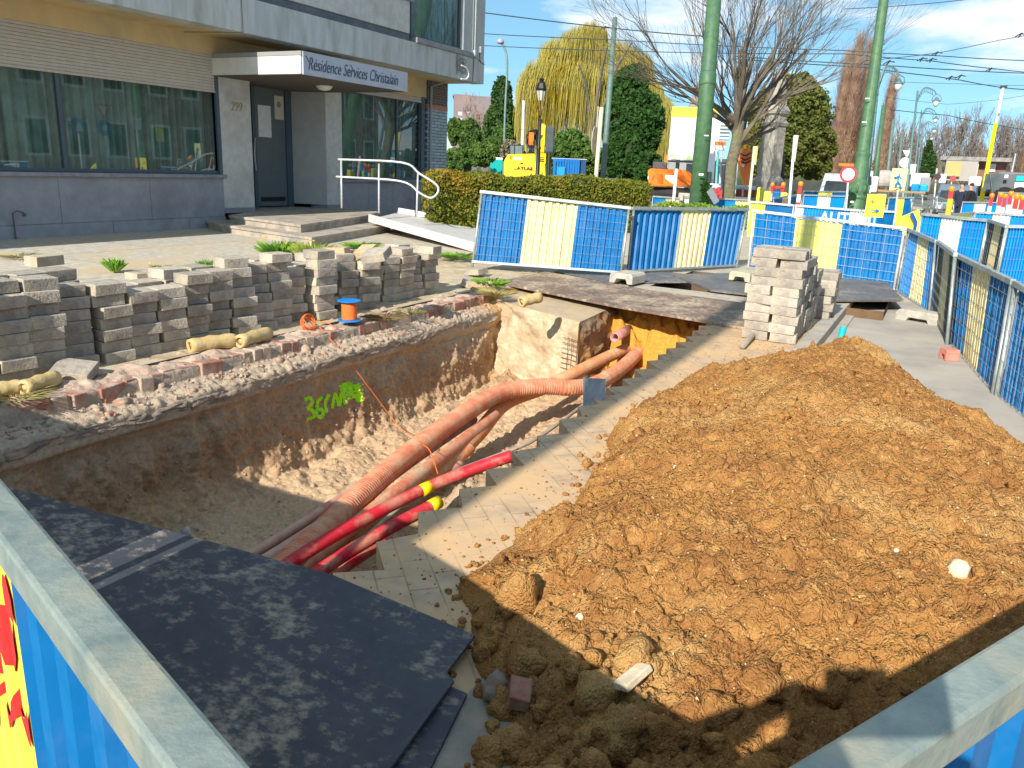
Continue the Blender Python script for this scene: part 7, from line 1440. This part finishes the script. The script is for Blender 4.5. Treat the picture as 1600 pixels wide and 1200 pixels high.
def person(loc, yaw, H_, label, top, trou, stride=.12, arms=None, lean=0.0, shoes=BLACK):
    s = H_ / 1.75; o = thing('person', loc, label, 'person'); Rz = Matrix.Rotation(yaw, 3, 'Z')
    def q(x, y, z): return Rz @ Vector((x * s, (y + lean * z) * s, z * s))
    hipL, hipR = (-.09, 0, .92), (.09, 0, .92); aL = arms[0] if arms else [(-.24, .02, 1.18), (-.25, .12, .93), (-.24, .14, .84)]; aR = arms[1] if arms else [(.24, -.02, 1.18), (.25, .06, .93), (.24, .08, .84)]
    vs = [(0, 0, .95), (0, -.01, 1.15), (0, -.01, 1.36), (0, 0, 1.47), (0, .01, 1.55), (0, .015, 1.64), (0, .01, 1.70), hipL, (-.1, stride, .5), (-.1, stride * .6, .09), (-.1, stride * .6 + .14, .05), hipR, (.1, -stride * .4, .5), (.1, -stride * 1.6, .1), (.1, -stride * 1.6 + .13, .05), (-.17, -.01, 1.40), *aL, (.17, -.01, 1.40), *aR]
    ed = [(0, 1), (1, 2), (2, 3), (3, 4), (4, 5), (5, 6), (0, 7), (7, 8), (8, 9), (9, 10), (0, 11), (11, 12), (12, 13), (13, 14), (2, 15), (15, 16), (16, 17), (17, 18), (2, 19), (19, 20), (20, 21), (21, 22)]
    ra = [.13, .125, .13, .055, .075, .085, .05, .085, .06, .04, .035, .085, .06, .04, .035, .06, .042, .032, .03, .06, .042, .032, .03]
    skin_mesh('body', [q(*v) for v in vs], ed, [r * s for r in ra], SKIN, o)
    skin_mesh('jacket', [q(*vs[i]) for i in (1, 0, 2, 15, 16, 17, 19, 20, 21)], [(0, 1), (0, 2), (2, 3), (3, 4), (4, 5), (2, 6), (6, 7), (7, 8)], [r * s for r in (.155, .155, .16, .085, .062, .048, .085, .062, .048)], top, o)
    skin_mesh('trousers', [q(*vs[i]) for i in (0, 7, 8, 9, 11, 12, 13)], [(0, 1), (1, 2), (2, 3), (0, 4), (4, 5), (5, 6)], [r * s for r in (.145, .105, .08, .06, .105, .08, .06)], trou, o)
    skin_mesh('hair', [q(0, -.02, 1.60), q(0, -.02, 1.68), q(0, .0, 1.73)], [(0, 1), (1, 2)], [r * s for r in (.085, .098, .05)], HAIR, o)
    for i in (9, 13):
        a = vs[i]; skin_mesh('shoe', [q(a[0], a[1] - .03, .05), q(a[0], a[1] + .08, .045), q(a[0], a[1] + .17, .035)], [(0, 1), (1, 2)], [r * s for r in (.05, .05, .035)], shoes, o)
    # head features
    mb = MB()
    for sx_ in (-1, 1): mb.lathe(q(sx_ * .032, .093, 1.63), [(.001, -.008), (.011, 0), (.001, .008)], 8)
    mb.build('eyes', BLACK, None, label=None); e = COL.objects[-1]; loc0 = e.location.copy(); e.parent = o; e.location = loc0
    mb = MB(); mb.tube([q(0, .092, 1.635), q(0, .118, 1.605), q(0, .095, 1.598)], [.008 * s, .014 * s, .008 * s], 6); mb.tube([q(-.025, .09, 1.57), q(.025, .09, 1.57)], .006, 5); mb.build('nose_and_mouth', M('lip', (.42, .2, .16), rough=.6)); e = COL.objects[-1]; loc0 = e.location.copy(); e.parent = o; e.location = loc0
    return o
NAVY = M('navy_cloth', (.02, .025, .05), rough=.9); BLKC = M('black_cloth', (.012, .012, .013), rough=.9); ORC = M('brown_cloth', (.14, .07, .04), rough=.9)
person(base_at(1499, 318, 31) + V(0, 0, .02), 2.6, 1.72, 'person in dark blue clothes standing beside the grey blue car', NAVY, NAVY)
person(base_at(1521, 320, 29) + V(0, 0, .02), 1.2, 1.75, 'person in black clothes walking and leaning left of the yellow mast', BLKC, BLKC, stride=.22, lean=.12)
# photographer, whose shadow falls on the heap
ph = person(V(-.05, -.30, 0), 0, 1.66, 'photographer behind the camera in a dark jacket holding up a phone', NAVY, BLKC, stride=.03, arms=([(-.40, .06, 1.30), (-.14, .20, 1.47), (-.05, .255, 1.56)], [(.36, .06, 1.26), (.25, .20, 1.47), (.16, .255, 1.56)]))
mb = MB(); cdir = Vector(RM @ np.array([0, 0, -1.])); cr_ = Vector(RM @ np.array([1., 0, 0])); cu_ = Vector(RM @ np.array([0, 1., 0])); cc = V(0, 0, CH) - cdir * .03
q = [cc + cr_ * a + cu_ * b + cdir * c for c in (-.008, .0) for a, b in ((-.08, -.04), (.08, -.04), (.08, .04), (-.08, .04))]; mb.hexa(q); mb.build('phone', BLACK, label='black phone held up by the photographer', cat='phone', bevel=.002)
# tram pole behind the camera (its long shadow crosses the paving)
mb = MB(); mb.tube([(-1.80, -4.5, 0), (-1.76, -4.5, 12.5)], [.17, .14], 20); mb.build('tram_pole', GREENP, label='green tram pole behind the camera throwing the long shadow along the paving', cat='tram pole', smooth=True)
# ---- opposite houses and signs, seen only mirrored in the residence windows
RB = bricks_mat('house_brick', (.36, .1, .06), (.3, .085, .055), (.3, .26, .22), .22, .075, ms=.012, plane='YZ', rough=.9, bump=.2)
for h in range(5):
    y0 = 16 + h * 7.2; hb_ = thing('brick_house', (13, y0 + 3.5, 0), ['red brick house opposite, nearest the camera', 'red brick house opposite, second from the camera', 'red brick house opposite, middle of the row', 'red brick house opposite, fourth from the camera', 'red brick house opposite, farthest of the row'][h], 'house', 'houses opposite the residence')
    mb = MB(); mb.b2((13, y0, -.15), (20, y0 + 7.1, 9.5 + (h % 2))); mb.build('wall', RB if h % 2 == 0 else M('pale_house', (.5, .45, .36), rough=.9), hb_)
    mb = MB(); mb.b2((12.9, y0, 9.5 + (h % 2)), (20, y0 + 7.1, 10.1 + (h % 2))); mb.build('cornice', WHITE, hb_)
    for fz in (1.0, 4.4, 7.2):
        for k_ in range(3):
            mb = MB(); mb.b2((12.93, y0 + .8 + k_ * 2.2, fz), (12.99, y0 + 2.1 + k_ * 2.2, fz + 1.9)); f0 = mb.build('window', WHITE, hb_); mb = MB(); mb.b2((12.90, y0 + .95 + k_ * 2.2, fz + .15), (12.925, y0 + 1.95 + k_ * 2.2, fz + 1.75)); g0 = mb.build('pane', CARGL, hb_)
def rsign(y, x, z, label, fn): o = thing('road_sign', (x, y, -.1), label, 'road sign'); mb = MB(); mb.tube([(x + .05, y, -.1), (x + .05, y, z + .3)], .03, 8); mb.build('post', STEELW, o); fn(o, x, y, z); return o
def sq(o, x, y, z, w_, h_, m, n='sign_plate', off=0): mb = MB(); mb.b2((x - .01 - off, y - w_ / 2, z - h_ / 2), (x - off, y + w_ / 2, z + h_ / 2)); mb.build(n, m, o)
def dsc(o, x, y, z, r, m, n, off=0, k=24): mb = MB(); vs = [(x - off, y + r * math.cos(a), z + r * math.sin(a)) for a in np.linspace(math.pi / 2, math.pi / 2 + 2 * math.pi, k, endpoint=False)]; mb.add(vs, [tuple(range(k))]); mb.build(n, m, o)
def mir(px, py, x0): q_ = ray(px, py); t = (BX - .06) / q_[0]; y1, z1 = q_[1] * t, CH + q_[2] * t; f = (x0 - 2 * (BX - .06)) / -(BX - .06); return y1 * f, CH + (z1 - CH) * f
x0 = 5.0
def tri(o, x, y, z):
    for r, m, n, off in ((.42, RED, 'triangle_rim', 0), (.26, WHITE, 'triangle_field', .02)): mb = MB(); mb.add([(x - off, y + r * math.cos(a), z + .75 + r * math.sin(a)) for a in (-math.pi / 2, math.pi / 6, 5 * math.pi / 6)], [(0, 1, 2)]); mb.build(n, m, o)
    dsc(o, x, y, z, .33, SIGNB, 'round_plate'); dsc(o, x, y, z, .12, WHITE, 'ring_arrows', .02)
for (px, py, lab, fn) in ((123, 197, 'blue crossing sign opposite, mirrored in the left window', lambda o, x, y, z: (sq(o, x, y, z, .6, .6, SIGNB), (lambda mb: mb.add([(x - .03, y - .18, z - .2), (x - .03, y + .18, z - .2), (x - .03, y, z + .2)], [(0, 1, 2)]).build('white_triangle', WHITE, o))(MB()))), (164, 200, 'red and white triangle above a blue disc opposite, mirrored in the window', tri), (214, 193, 'small white board on the green pole opposite', lambda o, x, y, z: sq(o, x, y, z, .42, .5, WHITE)), (250, 211, 'yellow pedestrian sign opposite, mirrored in the left window', lambda o, x, y, z: sq(o, x, y, z, .4, .58, SIGNY))):
    y_, z_ = mir(px, py, x0); rsign(y_, x0, z_, lab, fn)
y_, z_ = mir(216, 200, 5.5); mb = MB(); mb.tube([(5.5, y_, -.1), (5.6, y_ + .2, 9)], .16, 12); mb.build('tram_pole', GREENP, label='green tram pole on the opposite side mirrored in the window', cat='tram pole', smooth=True)
# near-side hedge opposite the windows, also mirrored
